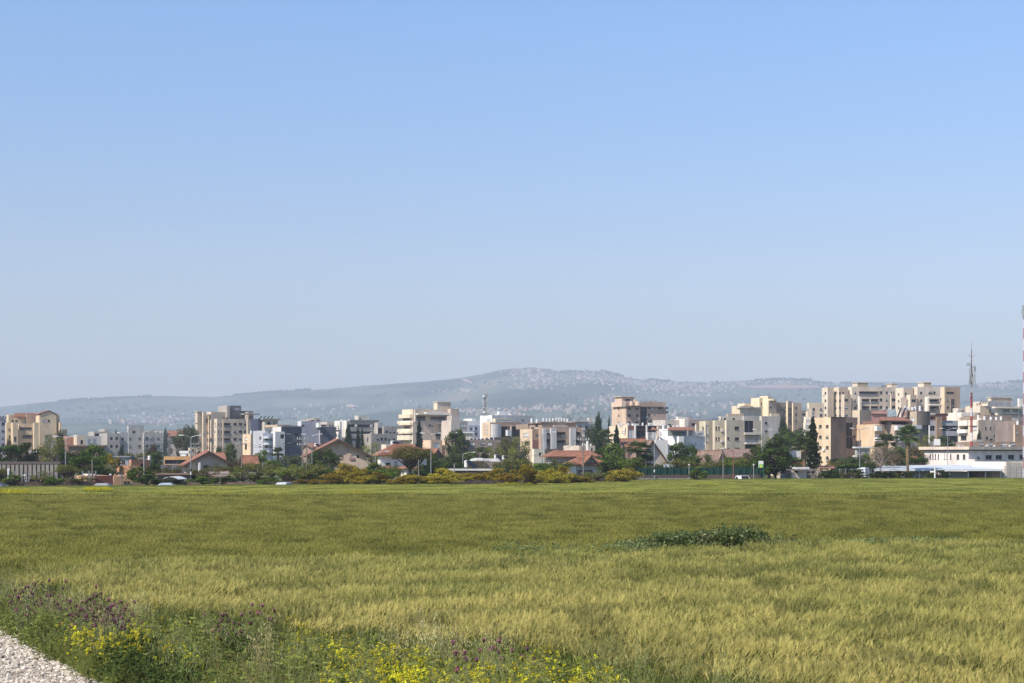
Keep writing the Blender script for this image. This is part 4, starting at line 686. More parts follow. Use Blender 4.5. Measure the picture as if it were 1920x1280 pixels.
b = Bld('apartment_building', 'lower cream stepped block with terrace corners attached left of the tallest block', AB, 620, 14, 1525, (.78, .66, .50)); b.m(1513, 1517, 1545, 754, g([1526, 1540], [766.5, 777.5], 4.4, 4.6), wl=g([1515], [766], 2, 4), colf=(.66, .55, .42)); b.m(1511, 1515, 1523, 770, dD=-3); b.m(1507, 1511, 1524, 780, g([1515], [788], 6, 4, 's'), dD=-5, col=(.82, .72, .58)); b.m(1506, 1510, 1524, 791, g([1514], [799, 812], 6, 5, 's'), dD=-7, col=(.84, .76, .62)); b.done()
# G1
b = Bld('apartment_building', 'brown brick-faced block with sand-coloured lit side and dark corner glazing', AB, 400, 36, 1560, (.70, .55, .38))
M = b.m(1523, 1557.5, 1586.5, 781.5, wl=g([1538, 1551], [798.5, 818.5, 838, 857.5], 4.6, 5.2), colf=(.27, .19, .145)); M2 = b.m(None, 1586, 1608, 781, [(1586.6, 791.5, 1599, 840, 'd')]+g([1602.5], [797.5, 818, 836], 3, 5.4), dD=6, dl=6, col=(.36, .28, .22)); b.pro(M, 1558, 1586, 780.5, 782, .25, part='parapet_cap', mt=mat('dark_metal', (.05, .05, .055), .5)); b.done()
b = Bld('apartment_building', 'plain windowless beige slab tower behind the brown brick block', AB, 440, 34, 1615, (.68, .56, .42)); b.m(1598, 1612, 1634, 768, colf=(.44, .35, .27)); b.done()
b = Bld('apartment_building', 'pink building with a sloping grey-green roof right of the windowless slab tower', AB, 520, 16, 1655, (.50, .26, .22)); M = b.m(None, 1634, 1663, 768.5, [(1637, 790, 1643, 795, 'w')], roofm=TILE); b.m(None, 1634, 1664, 772, dD=-.6, yb=774, col=(.66, .40, .34), dl=2)
q = MB(); q.prism([(tx(1662)*520, 518, zof(782, 518)), (tx(1683)*520, 521, zof(780, 520)), (tx(1680)*526, 526, zof(768, 526)), (tx(1664)*526, 526, zof(768, 526))], (0, 0, .2)); q.build('roof', [mat('green_sheet', (.25, .29, .28), .6)], b.root, b.org); b.m(None, 1664, 1681, 783, dD=3); b.done()
# G5
b = Bld('apartment_building', 'tan block with an orange tiled roof canopy and white balcony fronts', AB, 400, 30, 1665, (.72, .55, .38))
M = b.m(1628, 1640, 1660, 795, g([1643], [815], 8, 5, 's'), col=(.74, .57, .40), colf=(.56, .42, .31)); b.pro(M, 1639, 1648, 797, 807, 1., col=(.84, .82, .80)); b.pro(M, 1639, 1648, 819, 826, 1., col=(.84, .82, .80)); b.m(None, 1650, 1690, 794, [(1669, 814, 1674, 819, 's'), (1678, 807, 1689, 817, 'b')], dD=1, colf=(.42, .31, .24)); M2 = b.m(None, 1677, 1724, 795, [(1678, 798, 1684, 802, 'o'), (1679, 817, 1690, 826, 'b'), (1706, 806, 1722, 815, 'b')], dD=-.8, col=(.5, .4, .32)); b.pro(M2, 1677, 1689, 797, 806, 1.1, col=(.80, .80, .80)); b.pro(M2, 1706, 1723, 796, 803, 1.1, col=(.72, .73, .76)); b.pro(M2, 1684, 1688, 806, 828, .3, part='pillar', col=(.8, .8, .8))
M3 = b.m(None, 1648, 1711, 788, [(1652, 790, 1668, 793.6, 'v'), (1672, 789.5, 1700, 794, 'v')], dD=2, yb=795, dl=6, col=(.26, .15, .12)); q = MB(); X0, X1 = tx(1645)*400, tx(1712)*402; q.prism([(X0, 398, zof(788.5, 400)), (X1, 403, zof(788.5, 400)), (X1-.8, 409, zof(781.5, 406)), (X0+1.6, 404, zof(781.5, 404))], (0, 0, .18)); q.build('roof', [TILE], b.root, b.org); b.done()
# H2 wedge
b = Bld('apartment_building', 'weathered concrete stair block with a curved dark face and rooftop tanks', AB, 430, 30, 1715, (.52, .43, .33)); M = b.m(1706, 1719, 1741, 770, [(1738, 797, 1741, 806, 'o')], colf=(.16, .145, .13), wl=[(1708, 781, 1714, 790, 's')]); b.pro(M, 1720, 1743, 770, 796, 1.0, part='curved_wall', col=(.155, .14, .125), rnd=True); b.m(1686, 1690, 1716, 781, g([1694], [786], 5, 3, 'o'), dD=4, col=(.25, .17, .14)); M2 = b.m(1698, 1701, 1716, 768, [(1702, 772, 1712, 778, 'v')], dD=5, yb=781, col=(.3, .2, .16)); heaters(b, M2, [1697, 1703, 1711, 1716, 1725], 'the weathered concrete stair block', 1, 1.2, 1.); b.done(); panels(1684, 1700, 772, 432, 2, 'the weathered concrete stair block', 3)
# H1
b = Bld('apartment_building', 'tall cream apartment block with a brown stone right wing, second tallest at right', AB, 640, 14, 1740, (.78, .68, .54))
b.m(1679, 1694, 1712, 725.5, g([1698.5], [737, 750], 3, 4), wl=g([1685], [738, 751, 764], 2.4, 4), colf=(.50, .42, .35)); b.m(1687, 1689, 1700, 744, dD=-3, col=(.76, .64, .52), colf=(.58, .48, .40)); b.m(None, 1700, 1718, 726, g([1707], [736], 6, 3.6), dD=1, colf=(.40, .33, .27)); b.m(1700, 1707, 1719, 739, g([1713.5], [750, 763.5], 7, 4.4), dD=-4, colf=(.42, .34, .28))
b.m(1711, 1720, 1762, 724, g([1727.5], [735.5, 750, 764], 4, 4.2)+[(1741, 733, 1749, 738, 'w'), (1750, 733, 1754.5, 738, 'w'), (1743, 747, 1763, 756, 'b'), (1743, 760, 1763, 769, 'b')], dD=-1, col=(.82, .72, .58), colf=(.57, .50, .44)); b.pro(dict(C=np.array((tx(1738)*637, 637.))), 1738, 1764, 743, 745.5, 2, col=(.70, .66, .6)); b.pro(dict(C=np.array((tx(1738)*637, 637.))), 1739, 1764, 756.5, 758.5, 2, col=(.70, .66, .6)); b.m(None, 1738.5, 1741, 743, dD=-4, col=(.84, .76, .66), dl=2)
b.m(1721, 1732, 1746, 716, dD=6, yb=726, lip=.3, colf=(.50, .40, .30)); b.m(1763, 1771, 1800, 724, [(1774.5, 733.5, 1789, 737.5, 'w'), (1783.5, 747, 1790, 759.5, 'd'), (1783.5, 760.5, 1790, 772.5, 'd'), (1783.5, 774, 1790, 785, 'd')]+g([1777.5], [749.5, 763, 776.5], 3.6, 4), dD=-6, dl=14, col=(.72, .58, .42), colf=(.33, .26, .195)); b.done()
# H3
b = Bld('apartment_building', 'flat-roofed block with horizontal white bands and a dark brown rooftop', AB, 450, 18, 1770, (.62, .62, .64)); M = b.m(None, 1743, 1797, 787, [(1744, 797, 1753, 807, 'd'), (1765, 797, 1796, 807, 'd'), (1744, 817, 1753, 826, 'd'), (1765, 816, 1796, 827, 'd')], colf=(.46, .46, .50)); b.pro(M, 1754, 1764, 779, 836, .7, part='stair_shaft', col=(.34, .24, .17)); b.m(None, 1742, 1774, 778, [(1745, 780, 1753, 785, 'v')], dD=2, yb=787, col=(.24, .10, .07)); b.pro(M, 1742, 1760, 773.5, 776, .5, part='awning', col=(.76, .74, .72)); b.pro(M, 1752, 1775, 774, 778.5, .8, part='roof_slab', col=(.10, .05, .045)); b.done()
# H4
b = Bld('apartment_building', 'pale cream four-storey block with white balcony bands beside the red-white mast', AB, 430, 20, 1850, (.66, .60, .50))
M = b.m(1797, 1834, 1902, 786, g([1849, 1858], [802], 3, 4)+g([1867], [802], 4, 9)+g([1884], [801], 5.5, 4, 's')+g([1851, 1883], [820], 4.5, 4)+g([1867], [819], 6, 9, 'b')+g([1859], [823], 5, 3), wl=[(1799, 798, 1815, 811, 'b'), (1801, 816, 1812, 824, 'w'), (1822, 798, 1832, 806, 's')], col=(.80, .72, .60), colf=(.44, .37, .31)); b.pro(M, 1799, 1816, 787, 797, .5, 'l', (.84, .80, .74), 'balcony'); b.pro(M, 1818, 1833, 787, 797, .3, 'l', (.80, .74, .64), 'balcony'); b.pro(M, 1799, 1815, 804, 811, .8, 'l', (.86, .84, .80))
b.m(None, 1845, 1897, 777, dD=6, yb=786.5, col=(.30, .23, .19)); b.m(1797, 1800, 1840, 781, dD=9, yb=787, col=(.6, .48, .34)); heaters(b, M, [1846, 1858, 1868, 1877], 'the pale cream four-storey block', 1, 1.15, 1.2); heaters(b, dict(C=M['C'], zr=M['z']), [1834], 'the left corner of the pale cream four-storey block', 1, 1.0, 3); b.done()
b = Bld('house', 'small dark green conifer-side annex with clutter beside the pale cream block', HS, 400, 22, 1910, (.70, .56, .38)); M = b.m(1900, 1903, 1940, 795, g([1906.5], [809], 3, 6, 's'), colf=(.40, .28, .2), col=(.7, .56, .4)); b.m(None, 1909, 1945, 788, dD=5, col=(.28, .22, .2)); heaters(b, M, [1908], 'the small tan annex at the right edge', 1, 1.1, 1.); b.root['label'] = 'small tan annex with one rooftop tank at the right picture edge'; b.done()
# H5
b = Bld('apartment_building', 'broad layered cream and blue-grey building behind the mast at the right edge', AB, 620, 22, 1870, (.70, .62, .50))
b.m(1852, 1858, 1898, 744, dD=10, yb=757, lip=.4, colf=(.60, .50, .38)); b.m(None, 1852, 1896, 751, dD=6, colf=(.34, .35, .36)); b.m(1826, 1830, 1853, 754.5, dD=8, col=(.72, .62, .50)); b.m(None, 1838, 1858, 759.5, [(1855, 767, 1857.5, 775, 'o')], dD=2, colf=(.62, .50, .36)); b.m(1866, 1870, 1911, 762, [(1880, 766, 1893, 771, 'b'), (1898, 766, 1909, 771, 'b'), (1880, 775, 1909, 780, 'b')], dD=0, col=(.76, .70, .58), colf=(.58, .54, .46)); b.m(None, 1866, 1914, 761, dD=-1.5, yb=764, dl=2, col=(.74, .66, .54)); b.m(None, 1910, 1950, 761, dD=4, colf=(.28, .25, .24)); b.m(1908, 1911, 1950, 746, dD=10, yb=763, col=(.84, .80, .72)); b.m(None, 1796, 1842, 764, g([1806, 1818, 1834], [770, 781], 5, 3), dD=12, col=(.72, .64, .56)); b.m(None, 1803, 1834, 772, dD=-4, col=(.8, .74, .64)); b.done(); panels(1838, 1852, 753, 622, 3, 'the broad layered cream building')
b = Bld('house', 'row of low brown rooftops with clutter behind the white depot', HS, 360, 10, 1860, (.34, .25, .19)); b.m(None, 1825, 1925, 827, g([1840, 1858, 1880, 1900], [831], 6, 4, 's')); b.done()
# H7 depot
b = Bld('depot_building', 'long low white depot with a beige roof band and small narrow windows', 'depot', 330, 34, 1816, (.80, .73, .66))
M = b.m(1732, 1816, 1960, 843, [(1832, 854, 1837, 860.5, 'w')]+[(1848, 852, 1860, 860, 'w'), (1867, 852, 1879, 860, 'w'), (1890, 851.5, 1902, 860, 'w'), (1912, 851.5, 1926, 860, 'w')], wl=g([1744.5, 1749, 1754, 1759.5], [855], 1.9, 9)+g([1771, 1774.5], [855], 1.5, 9, 's')+g([1782.5], [855], 2.2, 9)+g([1796, 1807.5], [855.5], 4.4, 8.5), col=(.84, .77, .72), colf=(.82, .74, .70), dl=20)
z0_, z1_ = zof(843, 330), zof(836, 330); C, u, w = M['C'], b.u, b.w; o = C-u*.7-w*.7
for part, zz0, zz1, ov, mt in (('roof_band', z0_+.14, z1_, .75, wallm((.70, .58, .48))), ('eave_shadow_band', z0_-.08, z0_+.14, .35, mat('eave_shade', (.10, .085, .08), .9))):  # second band draws the shadow below the eave as a dark box
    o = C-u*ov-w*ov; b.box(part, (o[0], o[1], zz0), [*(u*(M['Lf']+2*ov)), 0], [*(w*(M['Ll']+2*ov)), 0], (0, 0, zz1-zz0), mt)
M['zr'] = z1_; b.m(None, 1828, 1836, 860, dD=-2.0, dl=1.6, col=(.8, .72, .66), part='porch'); b.done()
for i, (x, w_, h_) in enumerate([(1798, 4, 5), (1803, 5, 4), (1850, 5, 5), (1864, 3, 4), (1881, 8, 6), (1893, 4, 5)]):
    q = MB(); X = tx(x)*352; q.box((X, 352, z1_), (w_*.11, 0, 0), (0, .8, 0), (0, 0, h_*.11)); q.box((X+.06, 351.95, z1_+.1), (w_*.11-.12, 0, 0), (0, .05, 0), (0, 0, h_*.11-.2), 1)
    tag(q.build('rooftop_unit', [WHITE, FRAMEM]), 'white cooling box on the depot roof, %s from its left end' % ORD[i], 'rooftop unit', 'cooling boxes on the depot roof')
b = Bld('sign_board', 'square white sign board standing on the left part of the depot roof', 'sign', 345, 0, 1757, WHT); q = MB(); X0, X1 = tx(1752)*345, tx(1763)*345; q.box((X0, 345, zof(834, 345)), (X1-X0, 0, 0), (0, .5, 0), (0, 0, 1.38)); q.build('board', [WHITE], b.root, b.org)
q = MB(); [q.box((x, 345.2, z1_), (.1, 0, 0), (0, .1, 0), (0, 0, zof(834, 345)-z1_+.01)) for x in (X0+.1, X1-.2)]; q.build('post', [METAL], b.root, b.org)
b.done()
# H8 carport
b = Bld('carport', 'long white-roofed vehicle shelter in front of the white depot', 'carport', 290, 2, 1760, WHT)
q = MB(); Y0 = 286.; pts = [(1641, 879.5), (1660, 872.5), (1853, 872.5), (1882, 879.5)]
A_ = [(tx(1640)*Y0, Y0, zof(879.5, Y0)), (tx(1882)*Y0, Y0, zof(879.5, Y0)), (tx(1853)*298, 298, zof(872, 298)), (tx(1660)*298, 298, zof(872, 298))]
q.prism(A_, (0, 0, .12)); q.prism([A_[0], A_[1], (A_[1][0], Y0+.1, A_[1][2]), (A_[0][0], Y0+.1, A_[0][2])], (0, 0, -.22)); q.prism([A_[3], A_[2], (A_[2][0]+2.5, 309, A_[0][2]), (A_[3][0]-2.5, 309, A_[0][2])], (0, 0, .12)); q.build('roof', [mat('white_sheet', (.60, .62, .61), .5, .08)], b.root, b.org)
for x in (1666, 1694, 1723, 1753, 1780, 1815, 1847, 1876):
    q = MB(); q.box((tx(x)*287, 287, 0), (.16, 0, 0), (0, .16, 0), (0, 0, A_[0][2]-.2)); q.build('post', [WHITE], b.root, b.org)
q = MB(); q.box((tx(1781)*289, 289, 0), (tx(1815)*289-tx(1781)*289, 0, 0), (0, 6, 0), (0, 0, A_[0][2]-.35)); q.build('green_cabin', [mat('green_sheet2', (.30, .38, .36), .6, .1)], b.root, b.org)
q = MB(); q.box((tx(1817)*299, 300, 0), (tx(1880)*299-tx(1817)*299, 0, 0), (0, .2, 0), (0, 0, A_[0][2])); q.build('rear_shade_sheet', [mat('painted_shade', (.05, .055, .05), .9)], b.root, b.org); b.done()  # dark sheet stands in for the shade under the shelter
b = Bld('shed', 'cream corrugated shed at the right edge beside the tall mast', 'shed', 288, 30, 1890, (.84, .74, .62)); M = b.m(None, 1886, 1960, 864.5, dl=8)
b.done()
q = MB()
for i in range(30):
    x = 1887+i*2.3; a = ray_s(M['C'], b.u, x); p = M['C']+b.u*a; q.box((p[0], p[1]-.06, 0), (.09, .03, 0), (0, .05, 0), (0, 0, M['z']))
q.build('corrugation', [wallm((.84, .74, .62))], b.root, b.org)
# G6 small things at the foot
b = Bld('house', 'small white hut with a pale roof right of the large dark tree', 'hut', 285, 26, 1472, (.82, .80, .76)); M = b.m(1466, 1480, 1486, 874, wl=[(1471, 880, 1475, 884, 'o')]); b.slab(M['C'], M['Lf'], M['Ll'], M['z'], .3, .15, WHITE); b.done()
b = Bld('house', 'low cream house with an orange garden screen behind the fan palm at right', HS, 330, 8, 1482, (.62, .52, .42)); M = b.m(None, 1464, 1502, 838, [(1467, 846, 1475, 853, 's'), (1484, 842, 1500, 856, 's')], colf=(.56, .48, .40)); b.slab(M['C'], M['Lf'], M['Ll'], M['z'], .3, .2, mat('roof_edge', (.5, .4, .33), .9)); b.pro(M, 1484, 1503, 863, 872, 1, part='garden_screen', col=(.55, .24, .1)); b.done()
b = Bld('carport', 'white rounded awning over a pale wall beside the small white hut', 'carport', 280, 10, 1498, (.62, .54, .48)); M = b.m(None, 1484, 1512, 880, g([1493], [883], 6, 3.5, 'o')); b.pro(M, 1485, 1510, 874.5, 878, 2, part='awning', mt=WHITE); b.m(None, 1510, 1531, 878, [(1512, 881, 1529, 887, 'v')], dD=2, col=(.30, .24, .2)); b.done()
b = Bld('shed', 'small tan shed under an orange-red lean-to roof', 'shed', 282, 12, 1550, (.70, .56, .42)); M = b.m(1531, 1533, 1566, 881); q = MB(); q.prism([(tx(1532)*280, 280, zof(877.5, 280)), (tx(1567)*281, 281, zof(877.5, 280)), (tx(1562)*285, 285, zof(873.5, 285)), (tx(1537)*285, 285, zof(873.5, 285))], (0, 0, .12)); q.build('roof', [TILE], b.root, b.org); b.done()
b = Bld('house', 'small white house with a pale roof below the windowless slab tower', HS, 330, 12, 1617, (.50, .48, .45)); M = b.m(1603, 1606, 1631, 839, g([1612, 1624], [845], 5, 4, 's')+[(1608, 852, 1628, 860, 'v')]); b.slab(M['C'], M['Lf'], M['Ll'], M['z'], .4, .3, WHITE); b.done()
b = Bld('house', 'small dark red-roofed house under the thick-skirted fan palm', HS, 330, 10, 1705, (.24, .13, .11)); M = b.m(None, 1694, 1732, 862, g([1703, 1718], [867], 5, 4, 'o')); b.gable(M, 857, 'l', .5); b.done()
# ---------------------------------------------------------------- trees and shrubs
def cards(P, Nn, size, r, asp=.6):
    # leaf cards: centre, normal -> bent diamonds
    n = len(P); Nn = Nn+r.normal(0, .55, (n, 3)); Nn /= np.linalg.norm(Nn, axis=1)[:, None]
    t = np.cross(Nn, r.normal(0, 1, (n, 3))); t /= np.linalg.norm(t, axis=1)[:, None]+1e-9; b = np.cross(Nn, t)
    s = (size*r.uniform(.6, 1.4, n))[:, None]; V = np.stack([P-t*s, P-b*s*asp+Nn*s*.15, P+t*s, P+b*s*asp+Nn*s*.15], 1).reshape(-1, 3)
    return V, np.arange(4*n).reshape(-1, 4)
def leafmesh(name, V, Fq, m):
    me = bpy.data.meshes.new(name); nv, nf = len(V), len(Fq)
    me.vertices.add(nv); me.vertices.foreach_set('co', V.astype(np.float32).ravel()); me.loops.add(nf*4); me.loops.foreach_set('vertex_index', Fq.astype(np.int32).ravel())
    me.polygons.add(nf); me.polygons.foreach_set('loop_start', np.arange(nf, dtype=np.int32)*4); me.materials.append(m); me.update(calc_edges=True); me.validate(); return me
def trunkmesh(paths, m, name='trunk'):
    b = MB()
    for p in paths:
        for (a, ra), (c, rc) in zip(p, p[1:]): b.tube(a, c, ra, rc, 6)
    return mesh(name, b.v, b.f, [m])
def clumpcloud(C, R, n, r, flat=.8, up=.3):
    P = []; Q = []
    for c, rad in zip(C, R):
        k = int(n*(rad/np.mean(R))**1.6); d = r.normal(0, 1, (k, 3)); d /= np.linalg.norm(d, axis=1)[:, None]
        rr = rad*r.uniform(.35, 1, k)[:, None]**.6; P.append(c+d*rr*(1, 1, flat)); Q.append(d+(0, 0, up))
    return np.concatenate(P), np.concatenate(Q)
def broad(seed, m, lo=.25, top=1., nclump=20, crown=.5, n=110, size=.03, flat=.8, shape='round', bare=0.):
    r = np.random.default_rng(seed); C = []; R = []
    cz, rz = (lo+top)/2, (top-lo)/2
    while len(C) < nclump:
        d = r.uniform(-1, 1, 3)
        if np.linalg.norm(d) > 1 or np.linalg.norm(d) < .35: continue
        if shape == 'umbrella': d[2] = abs(d[2])*.9-.3*(np.hypot(d[0], d[1]))
        if shape == 'bush' and d[2] < -.6: continue
        rad = r.uniform(.10, .17)*(2*crown); C.append(np.array((d[0]*(crown-rad*.7), d[1]*(crown-rad*.7), cz+d[2]*(rz-rad*.5)))); R.append(rad)
    P, Q = clumpcloud(C, R, n, r, flat)
    if bare: k = r.random(len(P)) > bare; P, Q = P[k], Q[k]
    P[:, 2] = np.maximum(P[:, 2], .01); V, Fq = cards(P, Q, size, r); f = leafmesh('crown', V, Fq, m)
    paths = []; base = np.array((0, 0, -.02)); fork = np.array((r.normal(0, .02), r.normal(0, .02), lo*.8 if lo > .12 else .08)); tr = .028
    paths.append([(base, tr*1.3), (fork, tr)])
    for c in C:
        mid = (fork+c)/2+r.normal(0, .03, 3); mid[2] = max(mid[2], fork[2]); paths.append([(fork, tr*.6), (mid, tr*.35), (c, tr*.12)])
    return f, trunkmesh(paths, BARK)
def column(seed, m, prof, nz=16, n=150, size=.02, gap=0.):
    r = np.random.default_rng(seed); C = []; R = []
    for i in range(nz):
        z = (i+.5)/nz; w = prof(z)
        for k in range(3 if w > .15 else 1):
            a = r.uniform(0, 6.28); C.append(np.array((math.cos(a)*w*.5, math.sin(a)*w*.5, .04+z*.94))); R.append(max(.03, w*.62))
    P, Q = clumpcloud(C, R, n, r, .55 if gap == 0 else .35, .5)
    V, Fq = cards(P, Q, size, r); return leafmesh('crown', V, Fq, m), trunkmesh([[((0, 0, -.01), .03), ((0, 0, .95), .006)]], BARK)
def araucaria(seed, m):
    r = np.random.default_rng(seed); P = []; Q = []; paths = [[((0, 0, -.01), .022), ((0, 0, 1), .004)]]
    for i in range(22):
        z = .08+.9*(i/21.)**.95+r.uniform(-.012, .012); L = (.5*(1-z)**.75+.03)*r.uniform(.8, 1.1)
        for k in range(8):
            a = 6.28*k/7+r.uniform(-.25, .25); t = np.linspace(.1, 1, 16); l = L*r.uniform(.6, 1.08)
            x = np.cos(a)*t*l; y = np.sin(a)*t*l; zz = z+r.uniform(-.05, .2)*l*t**2+r.normal(0, .004, 16)-.02*t; paths.append([((0, 0, z), .008), ((x[-1], y[-1], zz[-1]), .003)])
            for q in range(4): P.append(np.stack([x, y, zz], 1)+r.normal(0, .012, (16, 3))*(1, 1, .8)); Q.append(np.tile((0., 0, 1.), (16, 1)))
    V, Fq = cards(np.concatenate(P), np.concatenate(Q), .024, r); return leafmesh('crown', V, Fq, m), trunkmesh(paths, BARK)
def fanpalm(seed, m, dry, trunk_h=.62, skirt=True, zs=.42):
    r = np.random.default_rng(seed); b = MB(); c = np.array((0, 0, 1-.45*zs-.03)); trunk_h = c[2]-.01
    def frond(a, el, L, mi):
        d = np.array((math.cos(a)*math.cos(el), math.sin(a)*math.cos(el), math.sin(el))); s = np.array((-math.sin(a), math.cos(a), 0)); n = np.cross(s, d); k0 = len(b.v)
        q = c+d*L*.45; b.tube(c, q, .006, .004, 3, mi)
        for k in np.linspace(-1.15, 1.15, 11):
            e = d*math.cos(k)+s*math.sin(k); tip = q+e*L*.55-np.array((0, 0, .10*L+.05*abs(k)*L)); h = np.cross(e, n)*.018*L*1.6
            b.quad(tuple(q), tuple(q+e*L*.3+h*1.5), tuple(tip), tuple(q+e*L*.3-h), mi)
        b.v[k0:] = [(p[0], p[1], c[2]+(p[2]-c[2])*zs) for p in b.v[k0:]]
    for i in range(38): frond(i*2.4, r.uniform(-.5, 1.3), r.uniform(.5, .66), 0)
    if skirt:
        for i in range(220):
            z = r.uniform(.3, trunk_h+.02); a = r.uniform(0, 6.28); u_ = (z-.3)/(trunk_h-.3); ra = .055+.05*u_**.7; w_ = np.array((-math.sin(a), math.cos(a), 0))*.03; p = np.array((math.cos(a)*ra, math.sin(a)*ra, z)); e = p*(.92, .92, 1)+(0, 0, -r.uniform(.06, .12)); n = len(b.v)
            b.quad(tuple(p-w_), tuple(p+w_), tuple(e+w_*.3), tuple(e-w_*.3), 1)
    me = mesh('crown', b.v, b.f, [m, dry], b.m)
    t = MB(); k = 10
    for i in range(k):
        z0, z1 = trunk_h*i/k, trunk_h*(i+1)/k; r0 = .05+.02*(skirt and z0 > trunk_h*.45); t.tube((0, 0, z0-.01), (0, 0, z1), r0*1.08, r0*.92, 8)
    return me, mesh('trunk', t.v, t.f, [mat('palm_trunk', (.16, .11, .07), .95, .35, 2.5, bump=.5)])
def datepalm(seed, m, trunk_h=.35):
    r = np.random.default_rng(seed); b = MB(); c = np.array((0, 0, trunk_h))
    for i in range(52):
        a = i*2.4; el = r.uniform(-.15, 1.35); L = r.uniform(.5, .62); d = np.array((math.cos(a)*math.cos(el), math.sin(a)*math.cos(el), math.sin(el))); s = np.array((-math.sin(a), math.cos(a), 0))
        pts = [c+d*L*t+np.array((0, 0, -.42*L*t*t)) for t in np.linspace(0, 1, 11)]
        for j in range(10):
            p, q = pts[j], pts[j+1]; w = .085*math.sin(math.pi*min(1, (j+1.2)/11.))+.01
            for sg in (-1, 1):
                for u_ in (.0, .33, .66):
                    o = p+(q-p)*u_; e = o+s*sg*w+(q-p)*.9+np.array((0, 0, -.02)); hh = (q-p)*.14; b.tri(tuple(o), tuple(o+hh), tuple(e))
    me = mesh('crown', b.v, b.f, [m]); t = MB()
    for i in range(8): t.tube((0, 0, trunk_h*i/8-.01), (0, 0, trunk_h*(i+1)/8), .05, .042, 8)
    return me, mesh('trunk', t.v, t.f, [mat('palm_trunk', (.16, .11, .07), .95, .35, 2.5, bump=.5)])
def bare(seed, m, twig):
    r = np.random.default_rng(seed); paths = []; tips = []
    def grow(p, d, L, rad, dep):
        q = p+d*L; paths.append([(p, rad), (q, rad*.65)])
        if dep == 0: tips.append(q); return
        for _ in range(r.integers(2, 4)):
            e = d+r.normal(0, .48, 3); e[2] += .12; e /= np.linalg.norm(e); grow(q, e, L*r.uniform(.62, .85), rad*.6, dep-1)
    grow(np.zeros(3), np.array((0, 0, 1.)), .2, .028, 6); T = np.array(tips)
    sc = max(np.abs(T[:, :2]).max()/.5, 1e-3); zt = T[:, 2].max(); paths = [[(np.array(p)*(1/sc, 1/sc, 1/zt), a) for p, a in q] for q in paths]; T = T*(1/sc, 1/sc, 1/zt)
    P = np.repeat(T, 3, 0)+r.normal(0, .02, (len(T)*3, 3)); V, Fq = cards(P, P*0+(0, 0, 1.), .013, r)
    return leafmesh('crown', V, Fq, m), trunkmesh(paths, twig)
LM = dict(dark=leafm('dark_leaves', (.028, .048, .008), (.075, .115, .02)), green=leafm('green_leaves', (.06, .10, .012), (.14, .19, .03)), light=leafm('spring_leaves', (.15, .17, .03), (.25, .25, .055)),
          olive=leafm('olive_leaves', (.09, .10, .022), (.19, .18, .045)), grey=leafm('grey_leaves', (.06, .08, .032), (.13, .145, .06)), gold=leafm('golden_blossom', (.14, .13, .02), (.50, .36, .03), .25, 9.),
          cyp=leafm('conifer_needles', (.016, .034, .014), (.035, .06, .022)), orange=leafm('orange_blossom', (.10, .095, .015), (.34, .22, .015)), palm=leafm('palm_fronds', (.06, .09, .03), (.15, .18, .06)), dpalm=leafm('date_fronds', (.07, .10, .05), (.15, .18, .08)), brown=leafm('brown_buds', (.14, .10, .06), (.20, .15, .08)), redbr=leafm('red_brown_leaves', (.07, .05, .03), (.12, .085, .04)))
DRY = mat('dry_fronds', (.24, .17, .09), .95, .3, 1.5); TWIG = mat('grey_twigs', (.22, .18, .14), .95, .2, 2)
SP = {
 'dark': [broad(s, LM['dark'], .16, 1, 24, .5, 120, .026) for s in (1, 2, 3)], 'green': [broad(s, LM['green'], .18, 1, 22, .5, 115, .026) for s in (4, 5)],
 'light': [broad(s, LM['light'], .2, 1, 22, .5, 90, .022, bare=.2) for s in (6, 7)], 'olive': [broad(s, LM['olive'], .28, 1, 22, .5, 95, .022, bare=.15) for s in (8, 9, 10)],
 'grey': [broad(s, LM['grey'], .1, 1, 22, .5, 110, .022) for s in (11, 12)], 'gold': [broad(s, LM['gold'], .03, 1, 40, .5, 110, .022, shape='bush') for s in (13, 14, 15)],
 'orange': [broad(s, LM['orange'], .1, 1, 22, .5, 110, .026, shape='bush') for s in (16,)], 'shrub': [broad(s, LM['green'], .03, 1, 20, .5, 110, .034, shape='bush') for s in (17, 18)],
 'dshrub': [broad(s, LM['dark'], .03, 1, 20, .5, 110, .034, shape='bush') for s in (19, 20)], 'umb': [broad(s, LM['olive'], .38, 1, 54, .5, 120, .014, flat=.8, shape='umbrella', bare=.15) for s in (21,)],
 'cyp': [column(s, LM['cyp'], lambda z: .5*min(1, (1-z)*2.2+.05)*min(1, z*4+.3)) for s in (22, 23)], 'cas': [column(s, LM['cyp'], lambda z: .46*(1-z)**.6+.04, 20, 120, .024) for s in (24, 25)],
 'arau': [araucaria(s, LM['cyp']) for s in (26, 27)], 'fan': [fanpalm(28, LM['palm'], DRY, .55), fanpalm(29, LM['palm'], DRY, .62)], 'date': [datepalm(30, LM['dpalm'])], 'bare': [bare(31, LM['brown'], TWIG), bare(32, LM['brown'], TWIG)],
 'redbr': [broad(33, LM['redbr'], .15, 1, 22, .5, 90, .024, bare=.15)], 'agave': [datepalm(34, LM['dpalm'], .05)]}
